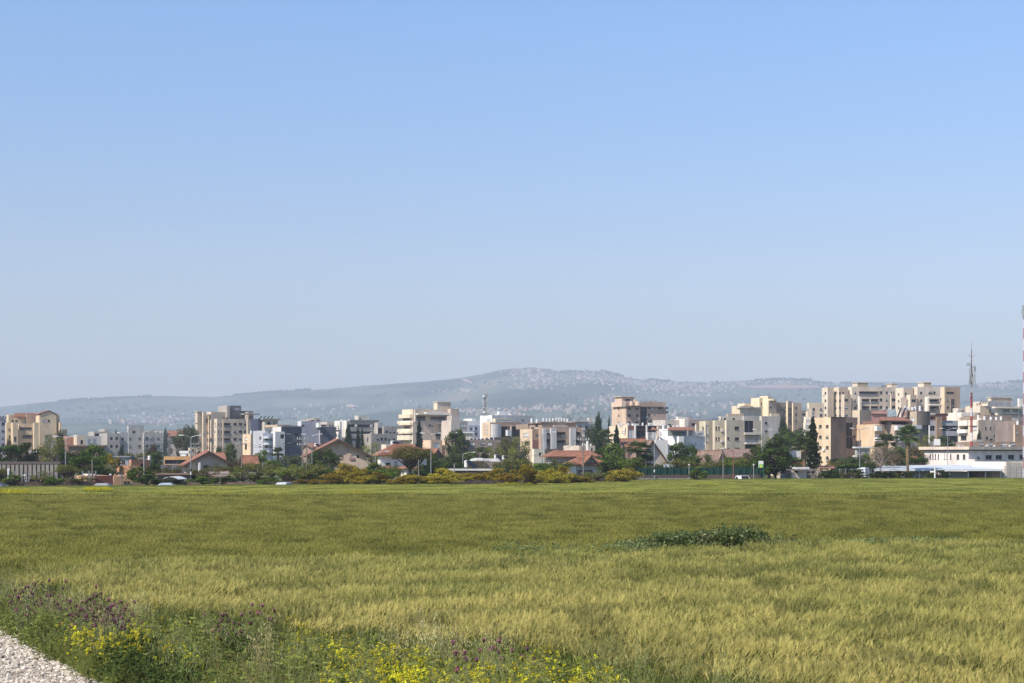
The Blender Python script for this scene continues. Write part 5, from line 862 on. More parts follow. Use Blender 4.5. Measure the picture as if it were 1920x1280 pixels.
KIND = {'dark': ('broadleaf_tree', 'tree', 'dense dark green tree'), 'green': ('broadleaf_tree', 'tree', 'fresh green tree'), 'light': ('young_leaf_tree', 'tree', 'sparse yellow-green spring tree'), 'olive': ('olive_tree', 'tree', 'olive-brown loose tree'),
        'grey': ('grey_leaf_tree', 'tree', 'grey-green bushy tree'), 'gold': ('blossoming_bush', 'bush', 'golden blossoming bush'), 'orange': ('blossoming_tree', 'tree', 'orange-blossomed tree'), 'shrub': ('shrub', 'shrub', 'round bright green shrub'), 'dshrub': ('shrub', 'shrub', 'dark green shrub'),
        'umb': ('umbrella_tree', 'tree', 'wide umbrella-shaped acacia'), 'cyp': ('cypress', 'tree', 'slim dark cypress'), 'cas': ('conifer', 'tree', 'tall dark pointed conifer'), 'arau': ('tiered_pine', 'tree', 'tiered dark pine'), 'fan': ('fan_palm', 'palm', 'fan palm'),
        'date': ('date_palm', 'palm', 'feathery date palm'), 'bare': ('bare_tree', 'tree', 'bare brown-twigged tree'), 'redbr': ('broadleaf_tree', 'tree', 'reddish-brown dim tree'), 'agave': ('cycad', 'plant', 'stemless arching-leaf plant')}
_tn = {}; _seen = {}
def tree(sp, x, yt, w, D, where, var=None):
    k = _tn.get(sp, 0); _tn[sp] = k+1; V = SP[sp]; cr, tk = V[(k if var is None else var) % len(V)]; nm, cat, ph = KIND[sp]
    H = zof(yt, D); Wd = w*D/F*{'umb': 1.12, 'arau': 1.05, 'fan': 1.2, 'date': 1.05, 'agave': 1, 'gold': 1.4, 'orange': 1.4}.get(sp, 1.22); H *= {'umb': 1.0}.get(sp, 1.03); Wd *= 1.3 if D < 345 and sp not in ('umb', 'fan', 'date', 'arau', 'gold', 'orange') else 1; r = random.Random(k*7+len(sp)*13+int(x))
    o = empty(nm, (tx(x)*D, D, 0), ph+' '+where, cat, {'gold': 'golden bushes along the field edge', 'cyp': 'slim cypresses', 'fan': 'fan palms', 'date': 'date palms', 'arau': 'tiered pines'}.get(sp, 'shrubs in the gardens' if cat == 'shrub' else 'trees among the houses'))
    if o['label'] in _seen: print('DUP', o['label'])
    _seen[o['label']] = 1
    for n_, me in (('crown', cr), ('trunk', tk)):
        c = bpy.data.objects.new(n_, me); COL.objects.link(c); c.parent = o
    o.scale = (Wd, Wd, H); o.rotation_euler = (0, 0, r.uniform(0, 6.28))
T = [('dark', 16, 828, 46, 300, 'in front of the tan stepped block, at the left picture edge'), ('dark', 44, 830, 44, 303, 'under the loggias of the tan stepped block'), ('cyp', 17, 816, 13, 520, 'at the foot of the tan stepped block near the left edge'),
 ('light', 95, 811, 42, 326, 'before the gabled end of the tan stepped block'), ('cas', 113, 804, 24, 350, 'right behind the yellow-green tree by the tan stepped block'), ('dark', 135, 838, 52, 250, 'just right of the leftmost street lamp'), ('dark', 160, 850, 50, 236, 'touching the right end of the finned hall'),
 ('green', 172, 834, 50, 290, 'with a flat top below the tan cube house'), ('umb', 4, 874, 50, 218, 'standing in front of the finned hall at the left edge'), ('green', 182, 856, 34, 260, 'between the dark trees and the orange-topped tree'), ('light', 80, 881, 32, 219, 'small, in front of the hall fins'), ('umb', 124, 866, 50, 219, 'crossing the leftmost street lamp'),
 ('orange', 210, 850, 34, 262, 'beside the blue-grey flat-roofed house'), ('cyp', 192, 835, 15, 350, 'left of the concrete shell'), ('shrub', 217, 803, 8, 566, 'growing on the roof of the concrete shell'), ('bare', 228, 866, 40, 224, 'in front of the salmon house'), ('shrub', 256, 872, 30, 224, 'right of the salmon house'),
 ('cyp', 228, 831, 13, 420, 'in front of the concrete shell right part'), ('olive', 262, 842, 54, 360, 'at the foot of the scaffolded block'), ('olive', 240, 846, 26, 340, 'between the concrete shell and the scaffolded block'), ('cyp', 288, 801, 6, 900, 'tiny, above the roof of the scaffolded block'), ('cyp', 310, 796, 11, 880, 'right of the scaffolded block against the hill'),
 ('grey', 348, 795, 44, 566, 'large, left of the tall cream block'), ('grey', 362, 793, 28, 540, 'touching the tall cream block'), ('grey', 335, 812, 36, 520, 'smaller, under the big grey-green mass'), ('redbr', 288, 831, 30, 400, 'under the scaffolded block'), ('date', 316, 832, 36, 372, 'left of the leftmost gable house'), ('dark', 292, 846, 26, 330, 'between the rust-brown cube and the date palm'), ('dark', 288, 866, 20, 262, 'next to the rust-brown cube house'),
 ('green', 434, 832, 34, 420, 'round, below the tall cream block balconies'), ('dark', 411, 833, 13, 430, 'slim, in front of the tall cream block lit wings'), ('dark', 424, 846, 24, 400, 'left side of the round green tree'), ('olive', 324, 866, 34, 262, 'covering the left eave of the leftmost gable house'), ('date', 352, 868, 34, 250, 'small, in front of the leftmost gable house'), ('olive', 412, 867, 40, 250, 'before the right wall of the leftmost gable house'), ('redbr', 441, 862, 28, 300, 'beside the small white house with terracotta roof'),
 ('shrub', 402, 893, 24, 228, 'left of the pair in front of the long garden wall'), ('shrub', 434, 889, 26, 229, 'in the middle of the long garden wall'), ('shrub', 478, 887, 28, 230, 'at the right end of the long garden wall'), ('grey', 461, 892, 24, 230, 'low, between two bright shrubs by the garden wall'), ('dshrub', 325, 897, 34, 222, 'behind the silver car'), ('dshrub', 300, 898, 24, 222, 'left of the white arched carport'), ('shrub', 360, 896, 22, 226, 'under the street lamp near the carport'), ('olive', 484, 865, 56, 262, 'wide, right of the long garden wall'), ('olive', 508, 868, 34, 256, 'beside the leftmost fan palm'),
 ('green', 488, 838, 34, 380, 'under the house with rounded balconies'), ('dshrub', 500, 893, 34, 232, 'left of the small white parked car'), ('fan', 521, 838, 20, 330, 'short, between the garden trees and the slate block'), ('date', 556, 830, 44, 340, 'behind the twin-post utility pole'), ('grey', 545, 852, 40, 330, 'under the date palm by the utility pole'), ('light', 545, 868, 44, 246, 'with pale trunks by the white parked car'), ('shrub', 538, 880, 26, 240, 'small, under the tree with pale trunks'), ('redbr', 541, 890, 14, 236, 'tiny purple-leaved, by the white parked car'),
 ('dark', 612, 837, 44, 292, 'large, covering the left wall of the large tan gable house'), ('grey', 626, 866, 46, 262, 'in front of the large tan gable house'), ('olive', 596, 862, 34, 258, 'left of the large tan gable house'), ('dshrub', 580, 879, 36, 240, 'below the large tan gable house roof edge'), ('dshrub', 612, 880, 44, 236, 'between the golden bushes under the tan gable house'),
 ('gold', 650, 868, 50, 222, 'largest, right below the large tan gable house'), ('gold', 676, 876, 34, 224, 'second from the large tan gable house'), ('green', 699, 867, 38, 240, 'behind the golden bushes left of the white villa'), ('orange', 708, 883, 44, 216, 'low, left of the white villa'), ('orange', 564, 897, 30, 216, 'small and low, below the utility pole with two posts'), ('dshrub', 635, 893, 30, 218, 'low, at the foot of the largest golden bush'), ('gold', 592, 896, 24, 219, 'low, under the tan gable house left end'),
 ('cas', 653, 794, 20, 480, 'leftmost of the trio before the office block'), ('cas', 671, 797, 12, 482, 'middle of the trio before the office block'), ('cas', 679, 799, 11, 478, 'rightmost of the trio before the office block'), ('light', 701, 825, 42, 400, 'round, right of the tan gable house ridge'), ('light', 712, 838, 22, 380, 'small, left of the white villa roof'),
 ('umb', 768, 829, 92, 262, 'largest, before the white villa'), ('arau', 786, 789, 24, 460, 'before the rounded-balcony block'), ('dark', 853, 798, 38, 430, 'tall, below the white awnings of the rounded-balcony block'), ('dark', 866, 815, 30, 425, 'shorter right half of the pair below the rounded-balcony block'), ('green', 898, 833, 50, 400, 'wide, in front of the long low brown block'), ('dark', 806, 838, 24, 320, 'left of the dark gabled house end'), ('grey', 858, 847, 48, 290, 'above the long thin pale roof'), ('dark', 842, 850, 36, 296, 'shaded, left above the long thin pale roof'), ('dshrub', 815, 870, 40, 262, 'in the gap under the umbrella-shaped acacia'), ('dshrub', 787, 880, 34, 250, 'at the foot of the central street lamp'),
 ('bare', 905, 862, 34, 282, 'purple-brown, below the white bungalow'), ('olive', 950, 818, 44, 400, 'right of the long low brown block'), ('olive', 932, 828, 34, 396, 'between the brown block and white bungalow'), ('light', 972, 815, 42, 372, 'in front of the left end of the weathered tan row'), ('grey', 982, 838, 30, 350, 'left of the low white cube'), ('olive', 963, 852, 48, 282, 'right of the white bungalow'), ('olive', 945, 862, 34, 270, 'under the two tanks of the white bungalow'),
 ('gold', 752, 892, 26, 216, 'small, left part below the white villa'), ('gold', 772, 888, 44, 217, 'below the umbrella-shaped acacia'), ('gold', 801, 892, 30, 219, 'under the central street lamp'), ('gold', 833, 877, 46, 222, 'tall, left of the long thin pale roof'), ('gold', 888, 885, 40, 221, 'below the thin pale roof'), ('gold', 910, 884, 34, 223, 'right below the thin pale roof'), ('gold', 932, 876, 38, 222, 'tall, right of the long thin pale roof'), ('orange', 986, 870, 46, 210, 'nearest and darkest, standing out into the field edge'), ('gold', 958, 884, 40, 219, 'left of the dark orange tree'), ('gold', 1030, 877, 44, 226, 'left below the red hip roof'), ('gold', 1056, 872, 32, 236, 'tall, below the red hip roof'), ('gold', 1070, 886, 34, 228, 'middle below the red hip roof'), ('olive', 1100, 884, 36, 232, 'low and sparse, right below the red hip roof'), ('gold', 1172, 877, 52, 238, 'bright rounded, below the fan palm and A-shaped house'), ('gold', 1146, 888, 24, 237, 'small, left of the bright rounded bush'), ('gold', 736, 897, 24, 215, 'lowest, right next to the orange tree'),
 ('cas', 1122, 772, 30, 430, 'tallest, between the weathered row and the stone office tower'), ('cas', 1142, 778, 9, 560, 'needle-thin, left edge of the stone office tower'), ('arau', 1156, 799, 26, 400, 'before the cream block with red-brown panels'), ('grey', 1107, 793, 22, 470, 'pale, left shoulder of the tallest conifer'), ('fan', 1133, 805, 30, 390, 'in front of the tallest conifer', 1), ('date', 1052, 830, 40, 392, 'above the red hip roof'), ('green', 1148, 832, 46, 330, 'dense, right of the red hip roof'), ('green', 1172, 852, 60, 282, 'bright, large, behind the bright rounded bush'), ('dark', 1130, 838, 30, 340, 'in the shade under the tallest conifer'), ('dark', 1112, 850, 22, 300, 'close behind the small front gable of the red hip roof'), ('olive', 1040, 858, 54, 262, 'in front of the red hip roof left side'), ('bare', 1050, 778, 36, 700, 'brown, rising behind the tanks of the weathered row'), ('fan', 1198, 826, 46, 296, 'tall, in front of the A-shaped house', 1), ('dark', 1212, 845, 26, 300, 'beside the tall fan palm of the A-shaped house'), ('grey', 1100, 815, 20, 420, 'small, left under the tallest conifer'),
 ('dark', 1270, 829, 34, 330, 'below the bright white house'), ('dark', 1296, 829, 34, 340, 'between the white house and the big date palm'), ('date', 1328, 827, 58, 300, 'biggest, right of the bright white house'), ('grey', 1231, 868, 40, 282, 'low, in front of the A-shaped house'), ('olive', 1278, 858, 46, 280, 'wide, behind the green fence left part'), ('olive', 1312, 860, 44, 278, 'wide, behind the green fence middle'), ('grey', 1250, 874, 30, 279, 'low, by the pale bench wall and green fence'), ('shrub', 1308, 876, 26, 257, 'in front of the green fence, on the field side'), ('olive', 1398, 850, 54, 290, 'orange-tinged, in front of the worn roofs'), ('green', 1365, 857, 28, 296, 'left of the worn roofs behind the curved lamp'), ('dark', 1442, 832, 56, 279, 'big, behind the green advertising panel'), ('green', 1428, 872, 24, 277, 'small, under the green advertising panel'), ('light', 1432, 812, 30, 400, 'in front of the long pale grey block'), ('dark', 1455, 822, 40, 300, 'left of the right-hand palms'),
 ('cyp', 1468, 775, 24, 450, 'in front of the cream stepped building'), ('dark', 1484, 796, 56, 440, 'wide round pine-like, left of the tall tiered pine'), ('dark', 1466, 805, 40, 430, 'left half of the wide dark mass below the cypress'), ('arau', 1524, 784, 40, 292, 'tallest and nearest, before the brown brick block'), ('fan', 1508, 820, 40, 282, 'thick-skirted, left of the tallest tiered pine', 0), ('fan', 1462, 816, 28, 330, 'small, behind the big dark tree', 0), ('cyp', 1477, 844, 20, 310, 'squat, left of the thick-skirted palm'), ('grey', 1572, 855, 34, 296, 'at the foot of the brown brick block'), ('date', 1590, 840, 44, 286, 'low, in front of the brown brick block'), ('dshrub', 1590, 868, 40, 284, 'under the low date palm'), ('fan', 1661, 813, 34, 322, 'behind the bare tree', 0), ('bare', 1650, 838, 62, 288, 'wide, left of the palm with the long dry skirt'), ('bare', 1636, 846, 44, 292, 'smaller, by the small white house'), ('green', 1626, 850, 24, 300, 'beside the small white house'), ('dark', 1685, 838, 44, 306, 'shaded, behind the palm with the long dry skirt'), ('fan', 1702, 797, 38, 284, 'tall with a long dry skirt, left of the white depot', 1), ('redbr', 1715, 836, 40, 320, 'between the tall palm and the depot'), ('light', 1738, 810, 36, 352, 'behind the left end of the depot'), ('dark', 1780, 820, 38, 380, 'low, right of the white sign board'), ('fan', 1768, 818, 26, 372, 'behind the white sign board', 0), ('cas', 1836, 803, 15, 420, 'small, against the pale cream four-storey block'),
 ('dshrub', 1548, 884, 25.0, 280, 'first of the row left of the vehicle shelter'), ('dshrub', 1562, 880, 20.0, 281, 'second of the row left of the vehicle shelter'), ('dshrub', 1574, 886, 18.0, 280, 'third of the row left of the vehicle shelter'), ('dshrub', 1612, 883, 20.0, 281, 'before the white truck'), ('dshrub', 1646, 882, 25.0, 282, 'left end of the vehicle shelter'), ('dshrub', 1660, 883, 23.0, 282, 'under the left slope of the vehicle shelter'), ('dshrub', 1678, 884, 25.0, 283, 'between the first posts of the vehicle shelter'), ('dshrub', 1702, 883, 18.0, 283, 'between parked cars in the vehicle shelter'), ('dshrub', 1764, 880, 27.0, 284, 'squared, left of the green cabin'), ('dshrub', 1744, 886, 16.0, 284, 'small, beside the white gate post'), ('olive', 1590, 884, 30, 272, 'pale low, before the parked truck row')]
FILL = [('shrub', 20, 888, 30, 216, 'low, left foot of the finned hall'), ('shrub', 100, 892, 30, 216, 'low, behind the mesh fence by the leftmost lamp'), ('olive', 150, 888, 40, 216, 'low and loose, right of the leftmost street lamp'), ('dshrub', 275, 888, 34, 218, 'low, between the salmon house and the arched carport'), ('shrub', 380, 892, 30, 218, 'right of the lamp before the leftmost gable house'), ('olive', 385, 872, 40, 236, 'loose, in front of the old brown-tiled wing'), ('dshrub', 418, 893, 26, 219, 'dark one of the row before the garden wall'), ('shrub', 500, 896, 30, 218, 'left of the little purple tree'), ('olive', 455, 880, 44, 226, 'spreading over the garden wall'),
 ('olive', 575, 868, 50, 236, 'spreading behind the utility pole with two posts'), ('gold', 620, 886, 44, 217, 'left of the largest golden bush'), ('gold', 668, 882, 40, 216, 'right shoulder of the largest golden bush'), ('gold', 690, 890, 36, 214, 'between two orange ones below the tan gable house'), ('green', 720, 876, 36, 226, 'left foot of the white villa'), ('gold', 818, 888, 44, 218, 'right of the central street lamp'), ('gold', 852, 886, 44, 219, 'in front of the thin pale roof left end'), ('gold', 1000, 888, 40, 215, 'right foot of the dark orange one'), ('gold', 1045, 886, 44, 224, 'bright, before the street lamp by the red hip roof'), ('gold', 1092, 892, 40, 230, 'low, before the grey-walled villa'), ('olive', 1120, 880, 44, 240, 'low, right corner of the grey-walled villa'),
 ('green', 1215, 876, 36, 272, 'left end of the green fence'), ('olive', 1330, 868, 50, 281, 'broad, under the big date palm fronds'), ('dark', 1395, 866, 36, 283, 'broad, above the white car by the fence'), ('olive', 1255, 860, 44, 290, 'broad, between the A-shaped house and date palm'), ('green', 70, 858, 40, 320, 'behind the roof of the finned hall'), ('dark', 186, 872, 40, 240, 'behind the salmon house left end'), ('green', 205, 872, 34, 246, 'behind the salmon house'), ('olive', 300, 880, 36, 250, 'below the orange-banded shop'), ('green', 440, 872, 30, 262, 'behind the long garden wall'), ('olive', 455, 868, 40, 270, 'behind the garden wall by the wooden pole'),
 ('green', 510, 862, 40, 300, 'under the house with rounded balconies, right side'), ('olive', 530, 868, 40, 262, 'between the short fan palm and the parked car'), ('dark', 575, 862, 26, 300, 'against the left wall of the large tan gable house'), ('olive', 590, 872, 40, 246, 'thick, below the left eave of the large tan gable house'), ('green', 660, 872, 44, 262, 'along the base of the large tan gable house'), ('dark', 690, 880, 40, 240, 'shaded, behind the second golden bush'), ('olive', 735, 870, 34, 240, 'before the white villa door'),
 ('dark', 822, 862, 34, 300, 'behind the central street lamp'), ('dark', 796, 866, 30, 280, 'shaded, under the right half of the umbrella-shaped acacia'), ('dark', 850, 862, 40, 280, 'dense, above the left of the thin pale roof'), ('olive', 880, 862, 40, 290, 'dull, before the white bungalow'), ('olive', 915, 872, 40, 262, 'dull, behind the bushes right of the thin pale roof'), ('grey', 940, 870, 40, 256, 'dull, under the white bungalow right end'), ('olive', 975, 858, 44, 290, 'tall, behind the dark orange tree'), ('olive', 1000, 862, 40, 270, 'left of the street lamp by the red hip roof'), ('green', 1015, 868, 44, 256, 'below the low white cube'), ('green', 1046, 866, 34, 250, 'before the grey-walled villa left part'),
 ('dark', 1140, 862, 40, 280, 'shaded, right of the red hip roof villa'), ('dark', 1118, 862, 26, 300, 'right behind the small front gable'), ('green', 1190, 862, 34, 276, 'left of the tall fan palm'), ('olive', 1262, 862, 40, 284, 'dim, left of the big date palm'), ('dark', 1300, 850, 34, 300, 'dim, under the big date palm'), ('olive', 1340, 862, 40, 284, 'dim, right below the big date palm'), ('olive', 1362, 862, 40, 286, 'dim, behind the rust-brown lamp'), ('green', 1382, 864, 36, 284, 'behind the white car by the fence'), ('olive', 1410, 856, 40, 290, 'dim, below the worn grey roofs'), ('dark', 1348, 872, 40, 282, 'low and dark behind the green fence right part'), ('dark', 1412, 872, 36, 282, 'low and dark behind the advertising panel'), ('dark', 1290, 874, 40, 282, 'low and dark behind the green fence centre'),
 ('dark', 1420, 838, 40, 290, 'left half of the big dark mass by the advertising panel'), ('dark', 1455, 850, 50, 281, 'right half of the big dark mass by the advertising panel'), ('dark', 1500, 800, 44, 436, 'right half of the wide round pine-like mass'), ('olive', 1566, 862, 40, 290, 'loose, before the brown brick block'), ('dark', 1600, 856, 40, 292, 'before the right side of the brown brick block'), ('dark', 1622, 862, 34, 290, 'before the small white house'), ('redbr', 1672, 848, 44, 296, 'dense, behind the bare trees'), ('dark', 1720, 852, 34, 300, 'right of the palm with the long dry skirt'), ('olive', 1728, 824, 40, 356, 'dense, behind the sign board on the depot'), ('dark', 1490, 856, 34, 300, 'between the thick-skirted palm and the low cream house')]
for t_ in T+FILL: tree(*t_)
# ---------------------------------------------------------------- street furniture, masts, vehicles
BW = mat('black_paint', (.03, .03, .03), .7)
def street_lamp(x, yt, yb, D, label, arms=2, m=METAL, banded=True):
    z1 = zof(yt, D); X = tx(x)*D; r = empty('street_lamp', (X, D, 0), label, 'street lamp', 'street lamps along the road'); b = MB(); k = 6
    b.tube((X, D, -1), (X, D, z1-.3), .085, .055, 8); b.build('pole', [m], r, r.location)
    if banded:
        for i in range(2):
            q = MB(); q.tube((X, D, 1.0+i*.9), (X, D, 1.45+i*.9), .10, .095, 8); q.build('black_band', [BW], r, r.location)
        q = MB(); q.tube((X, D, 1.45), (X, D, 1.9), .098, .095, 8); q.build('white_band', [WHITE], r, r.location)
    for sg in ((-1, 1) if arms == 2 else (-1,) if arms == -1 else (1,)):
        a = MB(); p0 = (X, D, z1-.32)
        for i in range(5):
            p1 = (X+sg*1.1*(i+1)/5*(1 if arms == 2 else 1.5), D-.1*(i+1)/5, z1-.3+.3*math.sin((i+1)/5*1.5)); a.tube(p0, p1, .045, .04, 6); p0 = p1
        arm = a.build('arm', [m], r, r.location); h = MB(); h.prism([(p0[0]-.12*sg, D-.25, p0[2]-.05), (p0[0]+.62*sg, D-.22, p0[2]-.02), (p0[0]+.62*sg, D+.1, p0[2]-.02), (p0[0]-.12*sg, D+.13, p0[2]-.05)], (0, 0, .13)); h.build('lamp_head', [mat('lamp_head', (.6, .6, .6), .4)], arm, r.location)
street_lamp(123, 817, 912, 219, 'two-armed street lamp furthest left, in front of the finned hall'); street_lamp(358, 815, 908, 226, 'two-armed street lamp in front of the leftmost gable house')
street_lamp(585, 813, 880, 262, 'two-armed street lamp before the lilac block'); street_lamp(808, 811, 893, 258, 'two-armed street lamp above the yellow bushes by the umbrella-shaped acacia', banded=False)
street_lamp(1017, 809, 883, 262, 'street lamp at the left end of the red hip roof', 1, banded=False); street_lamp(1227, 806, 896, 262, 'street lamp between the A-shaped house and the white house', 1)
street_lamp(1429, 804, 892, 278, 'two-armed street lamp with advertising panel before the yellowish block'); street_lamp(1612, 802, 885, 282, 'two-armed street lamp before the windowless slab tower', banded=False)
street_lamp(1777, 802, 880, 320, 'two-armed street lamp rising behind the depot roof', banded=False)
RUST = mat('rust_brown_paint', (.28, .12, .08), .7); street_lamp(1375, 840, 896, 262, 'rust-brown street lamp with curved arm right of the big date palm', -1, RUST, False); street_lamp(704, 845, 885, 268, 'lamp with an upward arm by the white villa', 1, METAL, False); street_lamp(868, 847, 875, 285, 'lamp with a raised arm above the thin pale roof', 1, METAL, False)
def utility_pole(x, yt, D, label, m=BARK, cross=1, twin=False):
    X = tx(x)*D; z1 = zof(yt, D); r = empty('utility_pole', (X, D, 0), label, 'utility pole', 'utility poles'); b = MB(); b.tube((X, D, -1), (X, D, z1), .11, .08, 8); b.build('pole', [m], r, r.location)
    if twin: b = MB(); b.tube((X+.7, D, 0), (X+.7, D, z1), .11, .08, 8); [b.tube((X, D, z), (X+.7, D, z+1), .05, k=4) for z in np.arange(1, z1-1, 1.4)]; b.build('second_pole', [m], r, r.location)
    for i in range(cross):
        c = MB(); c.box((X-.9, D-.06, z1-.5-.9*i), (1.8, 0, 0), (0, .12, 0), (0, 0, .12)); ca = c.build('crossarm', [METAL], r, r.location); q = MB()
        for s_ in (-.8, -.4, .4, .8): q.tube((X+s_, D, z1-.38-.9*i), (X+s_, D, z1-.12-.9*i), .06, .04, 6)
        q.build('insulators', [WHITE], ca, r.location)
WOOD = mat('weathered_wood', (.22, .19, .16), .95, .2, 2)
utility_pole(567, 817, 260, 'twin-post utility pole left of the large tan gable house', WOOD, 2, True); utility_pole(173, 861, 224, 'short grey pole before the dark trees near the salmon house', WOOD, 0); utility_pole(270, 841, 224, 'thin pale pole right of the salmon house', CONC, 0)
utility_pole(453, 826, 262, 'wooden pole with crossarm beside the small white terracotta house', WOOD, 1); utility_pole(785, 860, 248, 'low pole left of the central street lamp', WOOD, 0); utility_pole(1094, 818, 240, 'pole with a white box lamp before the red hip roof', WOOD, 1); utility_pole(413, 890, 222, 'thin pole in front of the long garden wall', CONC, 0)
utility_pole(366, 828, 380, 'pole with wide crossarm behind the leftmost gable house', WOOD, 2); utility_pole(334, 795, 620, 'far pole with round head above the grey-green tree', WOOD, 0); utility_pole(1356, 846, 262, 'thin dark pole next to the rust-brown lamp', WOOD, 0); utility_pole(852, 868, 250, 'short pale post left of the thin pale roof', CONC, 0)
# wires between poles
for i, (x0, y0, d0, x1, y1, d1, lab) in enumerate([(567, 820, 260, 453, 829, 262, 'thin overhead wires running left from the twin-post pole'), (453, 829, 262, 366, 830, 380, 'thin overhead wires reaching the pole behind the leftmost gable house'), (945, 852, 300, 1094, 821, 240, 'thin overhead wires above the golden bushes')]):
    c = MB()
    for o_ in (-.7, .7):
        A = np.array((tx(x0)*d0+o_, d0, zof(y0, d0))); B = np.array((tx(x1)*d1+o_, d1, zof(y1, d1))); p = A
        for k in range(1, 11):
            t = k/10; q = A+(B-A)*t-np.array((0, 0, 1.2*math.sin(math.pi*t))); c.tube(p, q, .018, k=4); p = q
    tag(c.build('overhead_wire', [BW]), lab, 'wire', 'overhead wires')
# advertising panel
X = tx(1422.5)*276; r = empty('advertising_panel', (tx(1427)*276, 276, 0), 'upright green and white advertising panel fixed beside a street lamp', 'billboard'); q = MB(); wv = 9*276/F; q.box((X, 276, zof(883, 276)), (wv, 0, 0), (0, .25, 0), (0, 0, zof(863, 276)-zof(883, 276))); q.build('panel', [WHITE], r, r.location)
q = MB(); q.box((X+.05, 275.96, zof(879.5, 276)), (wv-.1, 0, 0), (0, .03, 0), (0, 0, 1.0)); q.build('green_poster', [mat('green_print', (.22, .50, .12), .5)], r, r.location); q = MB(); q.box((X+.25, 275.94, zof(876, 276)), (.3, 0, 0), (0, .015, 0), (0, 0, .45)); q.build('yellow_patch', [mat('yellow_print', (.75, .62, .1), .5)], r, r.location); q = MB(); q.tube((tx(1427)*276, 276.12, -.9), (tx(1427)*276, 276.12, zof(883, 276)+.02), .07, k=8); q.build('post', [METAL], r, r.location)
# masts
RED = mat('mast_red', (.34, .05, .04), .7, .1); WHM = mat('mast_white', (.66, .64, .62), .7, .1)
def mast(x, yt, D, base, wbase, wtop, nband, label, ztopred, ants, whip, off=0, mats=None):
    RED_, WHM_ = mats or (RED, WHM)
    X = tx(x)*D; z1 = zof(yt, D); r = empty('radio_mast', (X, D, base), label, 'radio mast'); H = z1-base; n = nband
    for i in range(n):
        za, zb = base+H*i/n, base+H*(i+1)/n; wa, wb = wbase+(wtop-wbase)*i/n, wbase+(wtop-wbase)*(i+1)/n; b = MB(); C_ = lambda w_, z: [(X+w_*math.cos(a), D+w_*math.sin(a), z) for a in (.3, 2.4, 4.5)]
        A, B = C_(wa, za), C_(wb, zb)
        for k in range(3):
            b.tube(A[k], B[k], .075, k=5); m_ = 3
            for j in range(m_):
                L = lambda P, Q, t: tuple(np.array(P)*(1-t)+np.array(Q)*t); b.tube(L(A[k], B[k], j/m_), L(A[(k+1) % 3], B[(k+1) % 3], (j+1)/m_), .03, k=4); b.tube(L(A[k], B[k], (j+1)/m_), L(A[(k+1) % 3], B[(k+1) % 3], (j+1)/m_), .03, k=4)
        b.build('lattice_section', [(RED_ if i % 3 != 1 else WHM_) if mats is None else (RED_ if i % 2 == off else WHM_)], r, r.location)
    for (z, dx, h, w_) in ants:
        q = MB(); q.box((X+dx-w_/2, D-.4, z), (w_, 0, 0), (0, .18, 0), (0, 0, h)); q.box((min(X, X+dx), D-.3, z+h*.4), (abs(dx)+.05, 0, 0), (0, .06, 0), (0, 0, .08), 1); q.box((min(X, X+dx), D-.3, z+h*.8), (abs(dx)+.05, 0, 0), (0, .06, 0), (0, 0, .08), 1); q.build('antenna', [mat('antenna_grey', (.34, .36, .36), .5), METAL], r, r.location)
    q = MB(); q.tube((X, D, z1), (X, D, z1+whip*.75), .13, .08, 6); q.tube((X, D, z1+whip*.75), (X, D, z1+whip), .03, .02, 5)
    for z, w_ in ((z1+whip*.55, .55), (z1+whip*.2, .3)): q.tube((X-w_, D, z), (X+w_, D, z), .03, k=4); q.tube((X-w_, D, z), (X-w_, D, z+.5), .03, k=4); q.tube((X+w_, D, z), (X+w_, D, z+.5), .03, k=4)
    q.build('whip', [mat('dull_mast_top', (.17, .08, .08), .7)], r, r.location); return X, z1
D_ = 345; zz = lambda y: zof(y, D_)
mast(1821.5, 702, D_, zof(836, 330)-.5, .27, .14, 9, 'tall red-and-white lattice mast with clustered antennas standing behind the depot', 0,
     [(zz(706), -.45, 1.9, .28), (zz(720), -.5, 1.6, .28), (zz(705), .15, 1.7, .28), (zz(722), .3, 2.0, .26), (zz(724), -.35, 1.6, .24), (zz(704), .62, 2.4, .2), (zz(722), .68, 2.2, .22), (zz(695), .75, .9, .3), (zz(685), -.75, .6, .8), (zz(735), -.1, 1.2, .4), (zz(715), .05, 1.8, .3), (zz(742), .35, .5, .3), (zz(742), -.35, .5, .3)], zz(638)-zz(702))
mast(1920.3, 596, 288, 0, .17, .13, 15, 'taller slim pink-and-white mast cut by the right picture edge', 0, [(zof(596, 288), -.2, 2.2, .5), (zof(590, 288), .3, 1.8, .4)], 1.5, 1, (mat('faded_mast_red', (.42, .25, .25), .7), mat('faded_mast_white', (.58, .56, .60), .7)))
# grey lattice radio tower on the white block
X = tx(910)*640; D_ = 640; r = empty('lattice_tower', (X, D_, zof(778, D_)), 'grey-brown lattice antenna tower rising from the roof of the white block', 'antenna tower'); z0_, z1_ = zof(779, D_), zof(738, D_); q = MB(); GM = mat('rusty_lattice', (.30, .26, .24), .7)
for k in range(4):
    sx, sy = (-1, 1, 1, -1)[k], (-1, -1, 1, 1)[k]; q.tube((X+sx*.65, D_+sy*.65, z0_), (X+sx*.4, D_+sy*.4, z1_), .1, k=5)
for i in range(8):
    za, zb = z0_+(z1_-z0_)*i/8, z0_+(z1_-z0_)*(i+1)/8; w_ = .65-.25*i/8
    for sy in (-1, 1): q.tube((X-w_, D_+sy*w_, za), (X+w_, D_+sy*w_, zb), .07, k=4); q.tube((X+w_, D_+sy*w_, za), (X-w_, D_+sy*w_, zb), .07, k=4); q.tube((X-w_, D_+sy*w_, zb), (X+w_, D_+sy*w_, zb), .07, k=4)
q.build('lattice', [GM], r, r.location); rr_ = np.random.default_rng(3)
